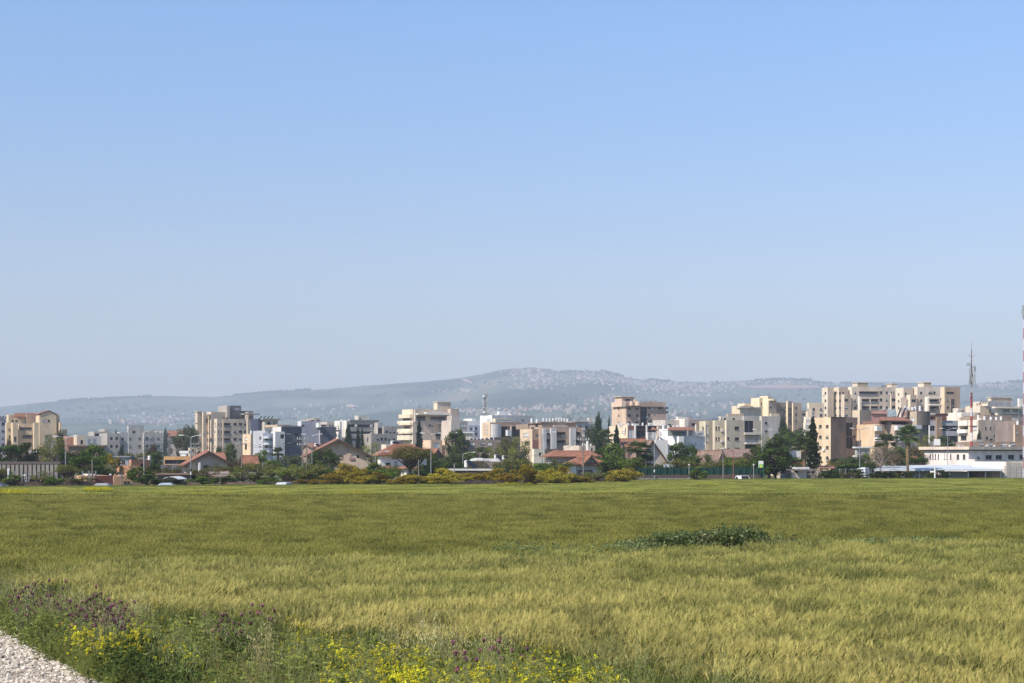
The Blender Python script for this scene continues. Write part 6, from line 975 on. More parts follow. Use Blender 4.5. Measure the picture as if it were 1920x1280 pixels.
for i in range(14):
    z = z0_+(z1_-z0_)*(.12+.85*i/14); s_ = (-1, 1)[i % 2]; q = MB(); dx = s_*rr_.uniform(.5, 1.0)
    if i % 3: q.box((X+dx-.15, D_-.9, z), (.3, 0, 0), (0, .2, 0), (0, 0, 1.6))
    else: q.tube((X+dx, D_-.9, z+.5), (X+dx, D_-1.15, z+.5), .45, .5, 12)
    q.box((min(X, X+dx), D_-.72, z+.5), (abs(dx)+.05, 0, 0), (0, .08, 0), (0, 0, .1)); q.build('antenna', [mat('antenna_grey', (.34, .36, .36), .5)] if i % 4 else [WHITE], r, r.location)
q = MB(); q.tube((X, D_, z1_), (X, D_, z1_+1.8), .06, .02, 6); q.build('whip', [METAL], r, r.location)
# cars
def car(x, D, col, label, yaw=0., kind='suv', zoff=.0):
    r = empty('parked_car', (tx(x)*D, D, zoff), label, 'car', 'cars parked along the road'); r.rotation_euler = (0, 0, yaw)
    L, Wc = 4.4, 1.75; P = {'suv': [(-2.2, .35), (-2.2, .95), (-2.0, 1.0), (-1.85, 1.55), (-1.5, 1.66), (.35, 1.66), (1.05, 1.08), (2.05, .92), (2.2, .7), (2.2, .35)],
        'sedan': [(-2.2, .35), (-2.2, .85), (-2.0, .95), (-1.55, .98), (-.95, 1.40), (.3, 1.42), (1.0, .98), (2.0, .82), (2.2, .6), (2.2, .35)], 'van': [(-2.4, .4), (-2.4, 1.9), (-2.2, 2.05), (.9, 2.05), (1.7, 1.25), (2.3, 1.05), (2.4, .8), (2.4, .4)]}[kind]
    pm = bpy.data.materials.get('car_paint_%s' % (col,)) or mat('car_paint_%s' % (col,), col, .3, .04, spec=.5); b = MB(); b.prism([(a, -Wc/2, c) for a, c in P], (0, Wc, 0))
    b.v = [(a, y*(.82 if c > 1.1 else 1), c) for a, y, c in b.v]; o = b.build('body', [pm], r)
    bv = o.modifiers.new('bevel', 'BEVEL'); bv.width = .06; bv.segments = 2
    w = MB(); t = {'suv': (-1.75, .55, 1.08, 1.5), 'sedan': (-1.2, .55, .98, 1.32), 'van': (.1, 1.05, 1.2, 1.8)}[kind]; y = -Wc/2*.82-.012
    for sy in (-1, 1):
        yl, yh = sy*(Wc/2+.01), sy*(Wc/2*.82+.02); w.prism([(t[0], yl*.97, t[2]), (t[1]+.3, yl*.97, t[2]), (t[1]-.15, yh, t[3]), (t[0]+.25, yh, t[3])], (0, sy*.012, 0))
    w.prism([(P[-4][0]-.03, -.66, P[-4][1]+.06), (P[-4][0]-.03, .66, P[-4][1]+.06), (P[-5][0]+.12, .6, P[-5][1]-.06), (P[-5][0]+.12, -.6, P[-5][1]-.06)], (.03, 0, .03)); w.build('windows', [GLASS], r)
    for a in (-1.35, 1.35):
        for sy in (-1, 1):
            q = MB(); q.tube((a, sy*(Wc/2-.18), .33), (a, sy*(Wc/2+.015), .33), .33, k=16); wh = q.build('wheel', [BW], r); q = MB(); q.tube((a, sy*(Wc/2+.0), .33), (a, sy*(Wc/2+.025), .33), .19, k=12); q.build('rim', [METAL], wh)
    for sy in (-.6, .6): q = MB(); q.box((P[-1][0]-.04, sy-.16, .66 if kind != 'van' else .85), (.06, 0, 0), (0, .32, 0), (0, 0, .13)); q.build('headlight', [WHITE], r)
WC = (.78, .78, .78)
car(1394, 270, WC, 'white estate car seen nearly end-on beside the green fence', -1.35, 'suv', -.87); car(316, 211, (.40, .45, .52), 'silver car whose roof shows above the grass by the white arched carport', .1, 'sedan', -.87); car(535, 216, (.5, .5, .5), 'pale grey car parked by the pale-trunked tree', 1.2, 'sedan', -.87); car(0, 203, (.07, .08, .14), 'dark blue car cut by the left picture edge', 0, 'sedan', -.87)
car(1606, 289, WC, 'white van leftmost beside the low white house near the shelter', .9, 'van'); car(1626, 289, (.74, .76, .78), 'white truck-like van at the left end of the vehicle shelter', .9, 'van'); car(1717, 292, (.62, .63, .64), 'left pale car under the white vehicle shelter', 1.2, 'suv'); car(1734, 292, (.7, .7, .7), 'right pale car under the white vehicle shelter', 1.2, 'suv'); car(197, 209, (.30, .29, .28), 'grey car half hidden before the salmon house', 0, 'sedan', -.87)
# walls and fences at the field edge
def run(name, part, x0, y0_, x1, y1_, h, th, m, label, cat, z0=0., posts=0, pm=None, rails=None, org=None):
    r = empty(name, (x0, y0_, 0), label, cat); d = np.array((x1-x0, y1_-y0_)); L = np.linalg.norm(d); d = d/L; q = MB()
    if rails:
        for z in rails: q.box((x0, y0_, z), (*(d*L), 0), (-d[1]*.04, d[0]*.04, 0), (0, 0, .05))
        n = int(L/.45)
        for i in range(n): q.box((x0+d[0]*i*.45, y0_+d[1]*i*.45, .05), (.025, 0, 0), (0, .025, 0), (0, 0, h))
    else: q.box((x0, y0_, z0), (*(d*L), 0), (-d[1]*th, d[0]*th, 0), (0, 0, h))
    q.build(part, [m], r, r.location)
    for i in range(posts):
        p = (x0+d[0]*L*i/(posts-1), y0_+d[1]*L*i/(posts-1)-.1); q = MB(); q.box((p[0]-.06, p[1]-.06, 0), (.12, 0, 0), (0, .12, 0), (0, 0, h+z0+.12)); q.build('post', [pm or METAL], r, r.location)
STONE = mat('reddish_stone', (.20, .13, .10), .95, .35, 1.2, bump=.3)
P_ = lambda x, D: (tx(x)*D, D)
run('stone_wall', 'wall', *P_(-20, 216), *P_(178, 222), .6, .3, STONE, 'low reddish stone wall below the mesh fence at the far left', 'wall'); run('mesh_fence', 'mesh', *P_(16, 217.5), *P_(180, 223.5), 1.9, .03, mat('grey_mesh', (.16, .18, .21), .7), 'grey mesh fence before the finned hall', 'fence', 0, 14, METAL, [.8, 1.3, 1.85])
run('stone_wall', 'wall', *P_(178, 223), *P_(212, 224), 1.35, .3, mat('red_brown_wall', (.17, .06, .045), .9), 'short red-brown wall in front of the salmon house', 'wall'); run('stone_wall', 'wall', *P_(248, 222), *P_(560, 226), .45, .3, STONE, 'long low brown stone wall in front of the garden shrubs', 'wall')
run('stone_wall', 'wall', *P_(1196, 267), *P_(1424, 274), .95, .3, mat('brown_wall', (.15, .105, .08), .95, .3, 1), 'dark brown wall behind the white estate car', 'wall'); run('green_fence', 'screen', *P_(1198, 268.5), *P_(1432, 275.5), 1.15, .04, mat('green_screen', (.012, .06, .04), .8, .3), 'long dark green screened fence above the brown wall', 'fence', .96, 20, mat('green_post', (.02, .08, .05), .7))
run('guard_rail', 'rail', *P_(1195, 262), *P_(1290, 263), .2, .06, CONC, 'grey guard rail beside the road below the green fence', 'guard rail', .25, 10); run('wire_fence', 'mesh', *P_(1466, 281), *P_(1650, 283), 1.8, .03, METAL, 'thin wire fence before the huts and parked vans', 'fence', 0, 18, METAL, [.4, 1.0, 1.75]); run('wire_fence', 'mesh', *P_(1884, 281), *P_(1935, 282), 2.2, .03, METAL, 'tangled wire fence before the corrugated shed', 'fence', 0, 6, METAL, [.4, 1.1, 1.7, 2.15])
run('low_wall', 'wall', *P_(1246, 278), *P_(1272, 279), .5, .3, WHITE, 'short white garden wall top behind the green fence', 'wall', 2.2, 4)
for i, (x, h_, D) in enumerate([(16, 2.2, 216), (1292, 2.6, 261), (1413, 2.6, 263), (1753, 2.2, 272), (46, 1.4, 217), (1262, 1.7, 279)]):
    lab = ['white gate post before the finned hall at the left edge', 'white-topped road sign post beside the green fence', 'thin pale road post right of the white estate car', 'white square gate post in front of the vehicle shelter', 'short pale post before the finned hall', 'thin pale post behind the green fence'][i]
    r = empty('road_post', (tx(x)*D, D, 0), lab, 'post'); q = MB(); q.tube((tx(x)*D, D, 0), (tx(x)*D, D, h_), .14 if i in (0, 3) else .06, k=8); q.build('post', [WHITE if i in (0, 3) else CONC], r, r.location); q = MB(); q.cbox((tx(x)*D, D, h_), .3 if i in (0, 3) else .26, .12, .2); q.build('cap', [WHITE], r, r.location)
# ---------------------------------------------------------------- crops, weeds, gravel (instanced ground cover)
def cropmat(name, green, gold, zone=.5, nscale=.35, grad=None, tone=(.4, 1.7)):
    # leaves green, ears gold; ripeness varies over the field in metres-wide patches
    m = bpy.data.materials.new(name); m.use_nodes = True; t = m.node_tree; b = t.nodes['Principled BSDF']; b.inputs['Roughness'].default_value = .6; b.inputs['Specular IOR Level'].default_value = .12
    at = N(t, 'Attribute'); at.attribute_name = 'ear'; gp_ = N(t, 'NewGeometry')
    mp = N(t, 'Mapping'); mp.inputs['Scale'].default_value = (.75, .8, 0); t.links.new(gp_.outputs['Position'], mp.inputs[0])
    n = N(t, 'TexNoise'); n.inputs['Scale'].default_value = nscale; n.inputs['Detail'].default_value = 5; n.inputs['Roughness'].default_value = .6; t.links.new(mp.outputs[0], n.inputs['Vector'])
    r = N(t, 'MapRange'); r.inputs[1].default_value = .3; r.inputs[2].default_value = .7; t.links.new(n.outputs[0], r.inputs[0])
    mu = N(t, 'Math', operation='MULTIPLY_ADD'); mu.inputs[1].default_value = 1-zone; mu.inputs[2].default_value = zone; t.links.new(r.outputs[0], mu.inputs[0])
    if grad:   # riper towards the dry verge, greener into the field
        sy = N(t, 'SeparateXYZ'); t.links.new(gp_.outputs['Position'], sy.inputs[0]); gr = N(t, 'MapRange'); gr.inputs[1].default_value = grad[0]; gr.inputs[2].default_value = grad[1]; gr.inputs[3].default_value = grad[2]; gr.inputs[4].default_value = grad[3]; t.links.new(sy.outputs[1], gr.inputs[0])
        ad2 = N(t, 'Math', operation='ADD'); t.links.new(mu.outputs[0], ad2.inputs[0]); t.links.new(gr.outputs[0], ad2.inputs[1]); mu = ad2
    m2 = N(t, 'Math', operation='MULTIPLY'); at0 = N(t, 'Attribute'); at0.attribute_name = 'tone'; ad = N(t, 'Math', operation='MULTIPLY_ADD'); ad.inputs[1].default_value = .7; ad.inputs[2].default_value = -.35; ad.use_clamp = False; t.links.new(at0.outputs['Fac'], ad.inputs[0])
    sm2 = N(t, 'Math', operation='ADD'); sm2.use_clamp = True; t.links.new(mu.outputs[0], sm2.inputs[0]); t.links.new(ad.outputs[0], sm2.inputs[1]); t.links.new(sm2.outputs[0], m2.inputs[0]); t.links.new(at.outputs['Fac'], m2.inputs[1])
    wn = N(t, 'TexWhiteNoise'); t.links.new(N(t, 'ObjectInfo').outputs['Random'], wn.inputs['Vector'])
    mx = N(t, 'MixRGB'); mx.inputs[1].default_value = (*green, 1); mx.inputs[2].default_value = (*gold, 1); t.links.new(m2.outputs[0], mx.inputs[0])
    at2 = N(t, 'Attribute'); at2.attribute_name = 'tone'; r3 = N(t, 'MapRange'); r3.inputs[3].default_value = tone[0]; r3.inputs[4].default_value = tone[1]; t.links.new(at2.outputs['Fac'], r3.inputs[0])
    sc = N(t, 'VectorMath', operation='SCALE'); t.links.new(mx.outputs[0], sc.inputs[0]); t.links.new(r3.outputs[0], sc.inputs['Scale']); t.links.new(sc.outputs[0], b.inputs['Base Color'])
    tl = N(t, 'BsdfTranslucent'); t.links.new(sc.outputs[0], tl.inputs[0]); ms = N(t, 'MixShader'); ms.inputs[0].default_value = .25; t.links.new(b.outputs[0], ms.inputs[1]); t.links.new(tl.outputs[0], ms.inputs[2]); t.links.new(ms.outputs[0], t.nodes['Material Output'].inputs[0])
    return m
def qmesh(name, V, E, T, mats, mi=None):
    V = np.asarray(V, np.float32).reshape(-1, 3); nf = len(V)//4; me = bpy.data.meshes.new(name); me.vertices.add(len(V)); me.vertices.foreach_set('co', V.ravel()); me.loops.add(nf*4); me.loops.foreach_set('vertex_index', np.arange(nf*4, dtype=np.int32))
    me.polygons.add(nf); me.polygons.foreach_set('loop_start', np.arange(nf, dtype=np.int32)*4)
    for m in mats: me.materials.append(m)
    if mi is not None: me.polygons.foreach_set('material_index', np.asarray(mi, np.int32))
    for nm, A in (('ear', E), ('tone', T)):
        a = me.attributes.new(nm, 'FLOAT', 'POINT'); a.data.foreach_set('value', np.asarray(A, np.float32).ravel())
    me.update(calc_edges=True); return me
def crop_tile(seed, m, size, n, h, bw, ear=.09, ew=.013, awn=.10):
    r = np.random.default_rng(seed); V = []; E = []; T = []
    def add(q, e, tn): V.append(np.stack(q, 1)); E.append(np.tile(np.array(e, float), (len(q[0]), 1))); T.append(np.tile(tn[:, None], (1, 4)))
    p = np.stack([r.uniform(-size/2, size/2, n), r.uniform(-size/2, size/2, n), np.zeros(n)], 1); H = h*r.normal(1, .07, n).clip(.75, 1.2); tn = r.uniform(0, 1, n)
    lean = np.stack([r.normal(.10, .09, n), r.normal(-.02, .08, n), np.zeros(n)], 1); a = r.uniform(0, 3.14, n); s = np.stack([np.cos(a), np.sin(a)*.4, 0*a], 1)
    m1 = p+lean*(H*.35)[:, None]; m1[:, 2] = H*.6; tp = p+lean*(H*1.0)[:, None]; tp[:, 2] = H; w = (s*bw/2)
    add((p-w, p+w, m1+w, m1-w), (0, 0, .2, .2), tn); add((m1-w, m1+w, tp+w*.6, tp-w*.6), (.2, .2, .8, .8), tn)
    d = lean*1.6+np.stack([r.normal(.1, .25, n), r.normal(0, .25, n), r.uniform(.35, 1, n)], 1); d /= np.linalg.norm(d, axis=1)[:, None]
    e0 = tp; e1 = tp+d*ear; c = np.cross(d, (0, 1., 0)); c /= np.linalg.norm(c, axis=1)[:, None]; c = c*ew/2; tn2 = r.uniform(.1, 1, n)
    add((e0-c*.7, e0+c*.7, e1+c, e1-c), (1, 1, 1, 1), tn2)
    for k in (-1, 0, 1):
        t3 = e1+d*awn+c/(ew/2)*k*awn*.28; add((e1-c*.5+c*k*.5, e1+c*.5+c*k*.5, t3+c*.12, t3-c*.12), (1, 1, 1, 1), tn2*.5+.5)
    for k in range(3):
        b0 = p+lean*(H*.3)[:, None]; b0[:, 2] = H*r.uniform(.25, .8, n); q = r.uniform(0, 6.28, n); o = np.stack([np.cos(q), np.sin(q), 0*q], 1)*(h*r.uniform(.12, .3, n))[:, None]
        b1 = b0+o*.6; b1[:, 2] += h*.16; b2 = b0+o*1.2; b2[:, 2] += h*r.uniform(-.05, .15, n); ww = np.stack([-np.sin(q), np.cos(q), 0*q], 1)*bw*.7
        add((b0-ww*.6, b0+ww*.6, b1+ww, b1-ww), (.0, .0, .1, .1), tn); add((b1-ww, b1+ww, b2+ww*.1, b2-ww*.1), (.1, .1, .25, .25), tn)
    return qmesh('crop_tile', np.concatenate(V), np.concatenate(E), np.concatenate(T), [m])
def scatter(name, label, cat, P, sources, rz=None, sc=None, vi=None, seed=0):
    r = np.random.default_rng(seed); P = np.asarray(P, np.float32); n = len(P)
    rz = r.uniform(0, 6.28, n) if rz is None else rz; sc = np.ones((n, 3)) if sc is None else sc; vi = r.integers(0, len(sources), n) if vi is None else vi
    me = bpy.data.meshes.new(name); me.vertices.add(n); me.vertices.foreach_set('co', P.ravel())
    rot = np.zeros((n, 3), np.float32); rot[:, 2] = rz
    for nm, ty, A in (('rot', 'FLOAT_VECTOR', rot), ('scl', 'FLOAT_VECTOR', sc)):
        a = me.attributes.new(nm, ty, 'POINT'); a.data.foreach_set('vector', np.asarray(A, np.float32).ravel())
    a = me.attributes.new('vi', 'INT', 'POINT'); a.data.foreach_set('value', np.asarray(vi, np.int32))
    cl = bpy.data.collections.new(name+'_sources')
    for i, s_ in enumerate(sources):
        o = bpy.data.objects.new('%s_source_%02d' % (name, i), s_); cl.objects.link(o)
    ob = bpy.data.objects.new(name, me); COL.objects.link(ob); tag(ob, label, cat, kind='stuff')
    ng = bpy.data.node_groups.new(name, 'GeometryNodeTree'); ng.interface.new_socket('Geometry', in_out='INPUT', socket_type='NodeSocketGeometry'); ng.interface.new_socket('Geometry', in_out='OUTPUT', socket_type='NodeSocketGeometry')
    A = lambda ty: ng.nodes.new(ty); i_ = A('NodeGroupInput'); o_ = A('NodeGroupOutput'); ip = A('GeometryNodeInstanceOnPoints'); ci = A('GeometryNodeCollectionInfo'); ci.inputs['Collection'].default_value = cl; ci.inputs['Separate Children'].default_value = True; ci.inputs['Reset Children'].default_value = True
    mtp = A('GeometryNodeMeshToPoints'); ng.links.new(i_.outputs[0], mtp.inputs[0]); ng.links.new(mtp.outputs[0], ip.inputs['Points']); ng.links.new(ci.outputs[0], ip.inputs['Instance']); ip.inputs['Pick Instance'].default_value = True
    def attr(nm, dt): q = A('GeometryNodeInputNamedAttribute'); q.data_type = dt; q.inputs[0].default_value = nm; return q.outputs[0]
    e2r = A('FunctionNodeEulerToRotation'); ng.links.new(attr('rot', 'FLOAT_VECTOR'), e2r.inputs[0]); ng.links.new(e2r.outputs[0], ip.inputs['Rotation']); ng.links.new(attr('scl', 'FLOAT_VECTOR'), ip.inputs['Scale']); ng.links.new(attr('vi', 'INT'), ip.inputs['Instance Index']); ng.links.new(ip.outputs[0], o_.inputs[0])
    md = ob.modifiers.new('scatter', 'NODES'); md.node_group = ng; return ob
def verge_x(Y):   # the weedy verge lies left of this line (near camera)
    return np.interp(Y, [20, 24.7, 28.2, 30.8, 34.8, 38, 42, 46], [4.5, 1.8, -.6, -4.1, -8.5, -10.5, -13.5, -17])
zone1 = lambda X, Y: Y < 48.5+(X+10.6)*.39+.7*np.sin(X*.35)
def in_view(X, Y, m=4): return np.abs(X) < .335*Y+m
WEED_C = gp(1326, 1027, .7)
def weedspot(X, Y, mg=0.): return ((X-WEED_C[0])/(3.4+mg))**2+((Y-WEED_C[1])/(1.3+mg))**2 < 1
def field():
    GOLD1, GRN1 = (.355, .295, .09), (.078, .118, .022); GOLD2, GRN2 = (.222, .205, .046), (.068, .092, .020); GOLD3 = (.26, .255, .055)
    m1 = cropmat('barley', GRN1, GOLD1, .5, .28, (24, 52, -.04, -.4)); m2 = cropmat('green_wheat', GRN2, GOLD2, .6, .06, None, (.65, 1.35)); m3 = cropmat('pale_crop', (.14, .165, .03), GOLD3, .5, .12)
    r = np.random.default_rng(1)
    def grid(s, y0, y1):
        ys = np.arange(y0, y1, s); out = []
        for y in ys: xs = np.arange(-.335*y-5-r.uniform(0, s), .335*y+5, s); out.append(np.stack([xs, np.full_like(xs, y), 0*xs], 1))
        return np.concatenate(out)
    near = grid(1.0, 19, 120); X, Y = near[:, 0], near[:, 1]
    ok = (X > verge_x(np.minimum(Y, 45))+.5-(Y > 42)*100); near = near[ok]; X, Y = near[:, 0], near[:, 1]; z1 = zone1(X, Y); near = near[(~weedspot(X, Y, -.3)) & (~(~z1 & (Y < 0)))]; X, Y = near[:, 0], near[:, 1]; z1 = zone1(X, Y+r.normal(0, .5, len(Y)))
    # the verge line keeps curving left of the barley: greener crop there
    lft = X < np.interp(Y, [34, 42, 50, 58], [-30, -12.5, -12.5, -11]); z1 = z1 & ~lft
    q = lambda n, lo=.9, hi=1.12: np.stack([np.ones(n), np.ones(n), r.uniform(lo, hi, n)], 1)
    t1 = [crop_tile(i, m1, 1.15, 240, .74, .008, .08, .014, .085) for i in range(6)]; P = near[z1]; un = .07*fbm(P[:, 0]/3, P[:, 1]/2, 4, 3); S_ = q(len(P)); S_[:, 2] += un
    rq = lambda n: r.choice([0, .35, -.35, .15, -.2], n)
    scatter('barley_crop', 'ripening gold-green barley covering the near field', 'crop', P, t1, rz=rq(len(P)), sc=S_)
    t2 = [crop_tile(20+i, m2, 1.15, 190, .70, .009, .07, .012, .04) for i in range(6)]; P = near[~z1]
    tr = np.array([False]*len(P))
    for pts in ([(25, 935), (60, 965), (95, 990), (133, 1012)], [(48, 935), (80, 962), (110, 985), (180, 1011)]):
        G = [gp(x, y, .6) for x, y in pts]
        for A, B in zip(G, G[1:]):
            A, B = np.array(A), np.array(B); d = B-A; t = np.clip(((P[:, :2]-A)@d)/(d@d), 0, 1); tr |= np.linalg.norm(P[:, :2]-A-t[:, None]*d, axis=1) < .38
    S_ = q(len(P)); S_[:, 2] += .05*fbm(P[:, 0]/5, P[:, 1]/4, 5, 3); S_[tr, 2] = .8
    scatter('green_wheat_crop', 'green wheat covering the middle of the field', 'crop', P, t2, rz=rq(len(P)), sc=S_)
    far = grid(3.0, 121, 290); X, Y = far[:, 0], far[:, 1]; far = far[Y < edgeY(X)-np.where(X < 20, 3, 1)]; X, Y = far[:, 0], far[:, 1]; z3 = Y > 139+3*np.sin(X*.05)
    t3 = [crop_tile(40+i, m2, 3.3, 520, .68, .022, .12, .03, .05) for i in range(4)]; t4 = [crop_tile(50+i, m3, 3.3, 520, .22, .025, .06, .035, .03) for i in range(4)]
    P = far[~z3]; scatter('green_wheat_crop', 'green wheat in the farther middle of the field', 'crop', P, t3, rz=rq(len(P)), sc=q(len(P), .96, 1.05)); P = far[z3]; scatter('pale_crop', 'paler yellow-green crop strip along the far side of the field', 'crop', P, t4, rz=rq(len(P)), sc=q(len(P), .9, 1.1))
field()
# ---- weeds
def cluster_quads(r, c, n, rad, size):
    P = c+r.normal(0, rad, (n, 3)); V, _ = cards(P, P*0+(0, 0, 1.), size, r, .9); return V
def weed(kind, seed, mats):
    r = np.random.default_rng(seed); V = []; mi = []
    def rib(p, q, w, m): s = np.cross(q-p, r.normal(0, 1, 3)); s = s/(np.linalg.norm(s)+1e-9)*w/2; V.append(np.array([p-s, p+s, q+s*.6, q-s*.6])); mi.append(m)
    def addv(v, m): V.append(v.reshape(-1, 3)); mi.extend([m]*(len(v)//4))
    if kind == 'mustard':
        for _ in range(7):
            b = np.append(r.normal(0, .12, 2), 0); d = np.append(r.normal(0, .2, 2), 1); h = r.uniform(.5, .85); t = b+d*h; k = (b+t)/2+r.normal(0, .03, 3); rib(b, k, .008, 0); rib(k, t, .006, 0)
            for j in range(1): e = t+np.append(r.normal(0, .08, 2), r.uniform(-.12, .04)); rib(k, e, .004, 0); addv(cluster_quads(r, e, 10, .011, .015), 1)
            addv(cluster_quads(r, t, 16, .014, .012), 1)
            for j in range(9): z = r.uniform(.1, .8); p = b+(t-b)*z; rib(p, p+np.append(r.normal(0, .08, 2), r.uniform(-.02, .08)), .02*(1.3-z), 0)
    elif kind == 'thistle':
        for _ in range(3):
            b = np.append(r.normal(0, .08, 2), 0); h = r.uniform(.8, 1.1); t = b+np.append(r.normal(0, .15, 2), h); rib(b, t, .014, 0)
            for j in range(16):
                z = r.uniform(.05, .92); p = b+(t-b)*z; o = np.append(r.normal(0, 1, 2), .5); o /= np.linalg.norm(o); q = p+o*.16*(1.25-z); rib(p, q, .045*(1.2-z), 0)
                for k in range(2): rib((p+q)/2, (p+q)/2+r.normal(0, .035, 3), .015, 0)
            for j in range(4):
                e = t if j == 0 else b+(t-b)*r.uniform(.6, .9)+np.append(r.normal(0, .14, 2), .12)
                if j: rib(b+(t-b)*.6, e, .008, 0)
                addv(cluster_quads(r, e-(0, 0, .012), 12, .012, .016), 2); addv(cluster_quads(r, e+(0, 0, .014), 12, .011, .015), 1)
    elif kind == 'oats':
        for _ in range(9):
            b = np.append(r.normal(0, .12, 2), 0); h = r.uniform(.8, 1.15); t = b+np.append(r.normal(.05, .12, 2), h); rib(b, t, .005, 0)
            for j in range(12):
                p = b+(t-b)*r.uniform(.62, 1); e = p+np.append(r.normal(0, .05, 2), -.02); rib(p, e, .003, 0); rib(e, e+np.append(r.normal(0, .008, 2), -.03), .012, 1)
            for j in range(2): p = b+(t-b)*r.uniform(.1, .5); rib(p, p+np.append(r.normal(0, .1, 2), .15), .008, 0)
    elif kind == 'leafy':
        for _ in range(11):
            b = np.append(r.normal(0, .14, 2), 0); h = r.uniform(.35, .75); t = b+np.append(r.normal(0, .12, 2), h); rib(b, t, .008, 0)
            for j in range(16): p = b+(t-b)*r.uniform(.15, 1); o = r.normal(0, 1, 3)*(1, 1, .5); o /= np.linalg.norm(o); rib(p, p+o*r.uniform(.05, .1), .032, 0)
    elif kind == 'dry':
        for _ in range(26):
            b = np.append(r.normal(0, .15, 2), 0); t = b+np.append(r.normal(0, .16, 2), r.uniform(.2, .5)); rib(b, t, .006, 0); addv(cluster_quads(r, t, 3, .02, .01), 1)
    elif kind == 'grass':
        for _ in range(60):
            b = np.append(r.normal(0, .15, 2), 0); k = b+np.append(r.normal(0, .05, 2), r.uniform(.2, .4)); t = k+np.append(r.normal(0, .12, 2), r.uniform(.05, .3)); rib(b, k, .009, 0); rib(k, t, .006, 0)
    V = np.concatenate([v.reshape(-1, 3) for v in V]); n = len(V); return qmesh(kind, V, np.zeros(n), r.random(n//4).repeat(4), mats, mi)
sm_ = lambda n, c, v=.35: leafm(n, tuple(x*(1-v) for x in c), tuple(x*(1+v) for x in c), .4, 3.)
WM = dict(g=sm_('weed_green', (.23, .255, .06)), g2=sm_('weed_grey_green', (.30, .31, .14)), y=sm_('mustard_yellow', (.66, .58, .04), .2), p=sm_('thistle_purple', (.36, .13, .21), .3), pd=sm_('thistle_head', (.12, .07, .06)), st=sm_('dry_straw', (.40, .34, .14), .2), oat=sm_('oat_husk', (.64, .54, .26), .2), br=sm_('dry_brown', (.30, .23, .11), .3), dg=sm_('dark_weed', (.09, .12, .03)))
WS = dict(mustard=[weed('mustard', s, [WM['g'], WM['y']]) for s in (1, 2, 3)], thistle=[weed('thistle', s, [WM['g2'], WM['p'], WM['pd']]) for s in (4, 5, 6)], oats=[weed('oats', s, [WM['st'], WM['oat']]) for s in (7, 8)], leafy=[weed('leafy', s, [WM['g']]) for s in (9, 10, 11)],
          dark=[weed('leafy', s, [WM['dg']]) for s in (12, 13)], dry=[weed('dry', s, [WM['st'], WM['br']]) for s in (14, 15)], grass=[weed('grass', s, [WM['g']]) for s in (16, 17)], grass2=[weed('grass', s, [WM['g2']]) for s in (18,)])
HT = dict(mustard=.78, thistle=1.0, oats=1.05, leafy=.55, dark=.6, dry=.4, grass=.5, grass2=.5)
def gravel_x(Y): return np.interp(Y, [18, 28.2, 32, 37.2, 45], [-1.5, -7.3, -9.3, -11.9, -16.5])
def place(kind, zones, seed):
    r = np.random.default_rng(seed); P = []; S_ = []
    for x, y, sx, sy, n in zones:
        for _ in range(int(n*{'mustard': .2, 'thistle': .24, 'oats': .2}.get(kind, 1))):
            px, py = r.uniform(x-sx, x+sx), r.uniform(y-sy, y+sy); s = r.uniform(.7, 1.15); X, Y = gp(px, py, HT[kind]*s)
            if Y < 60 and X < gravel_x(Y)+.12*r.normal()+.05: continue
            P.append((X, Y, 0)); S_.append((s, s, s))
    return np.array(P), np.array(S_)
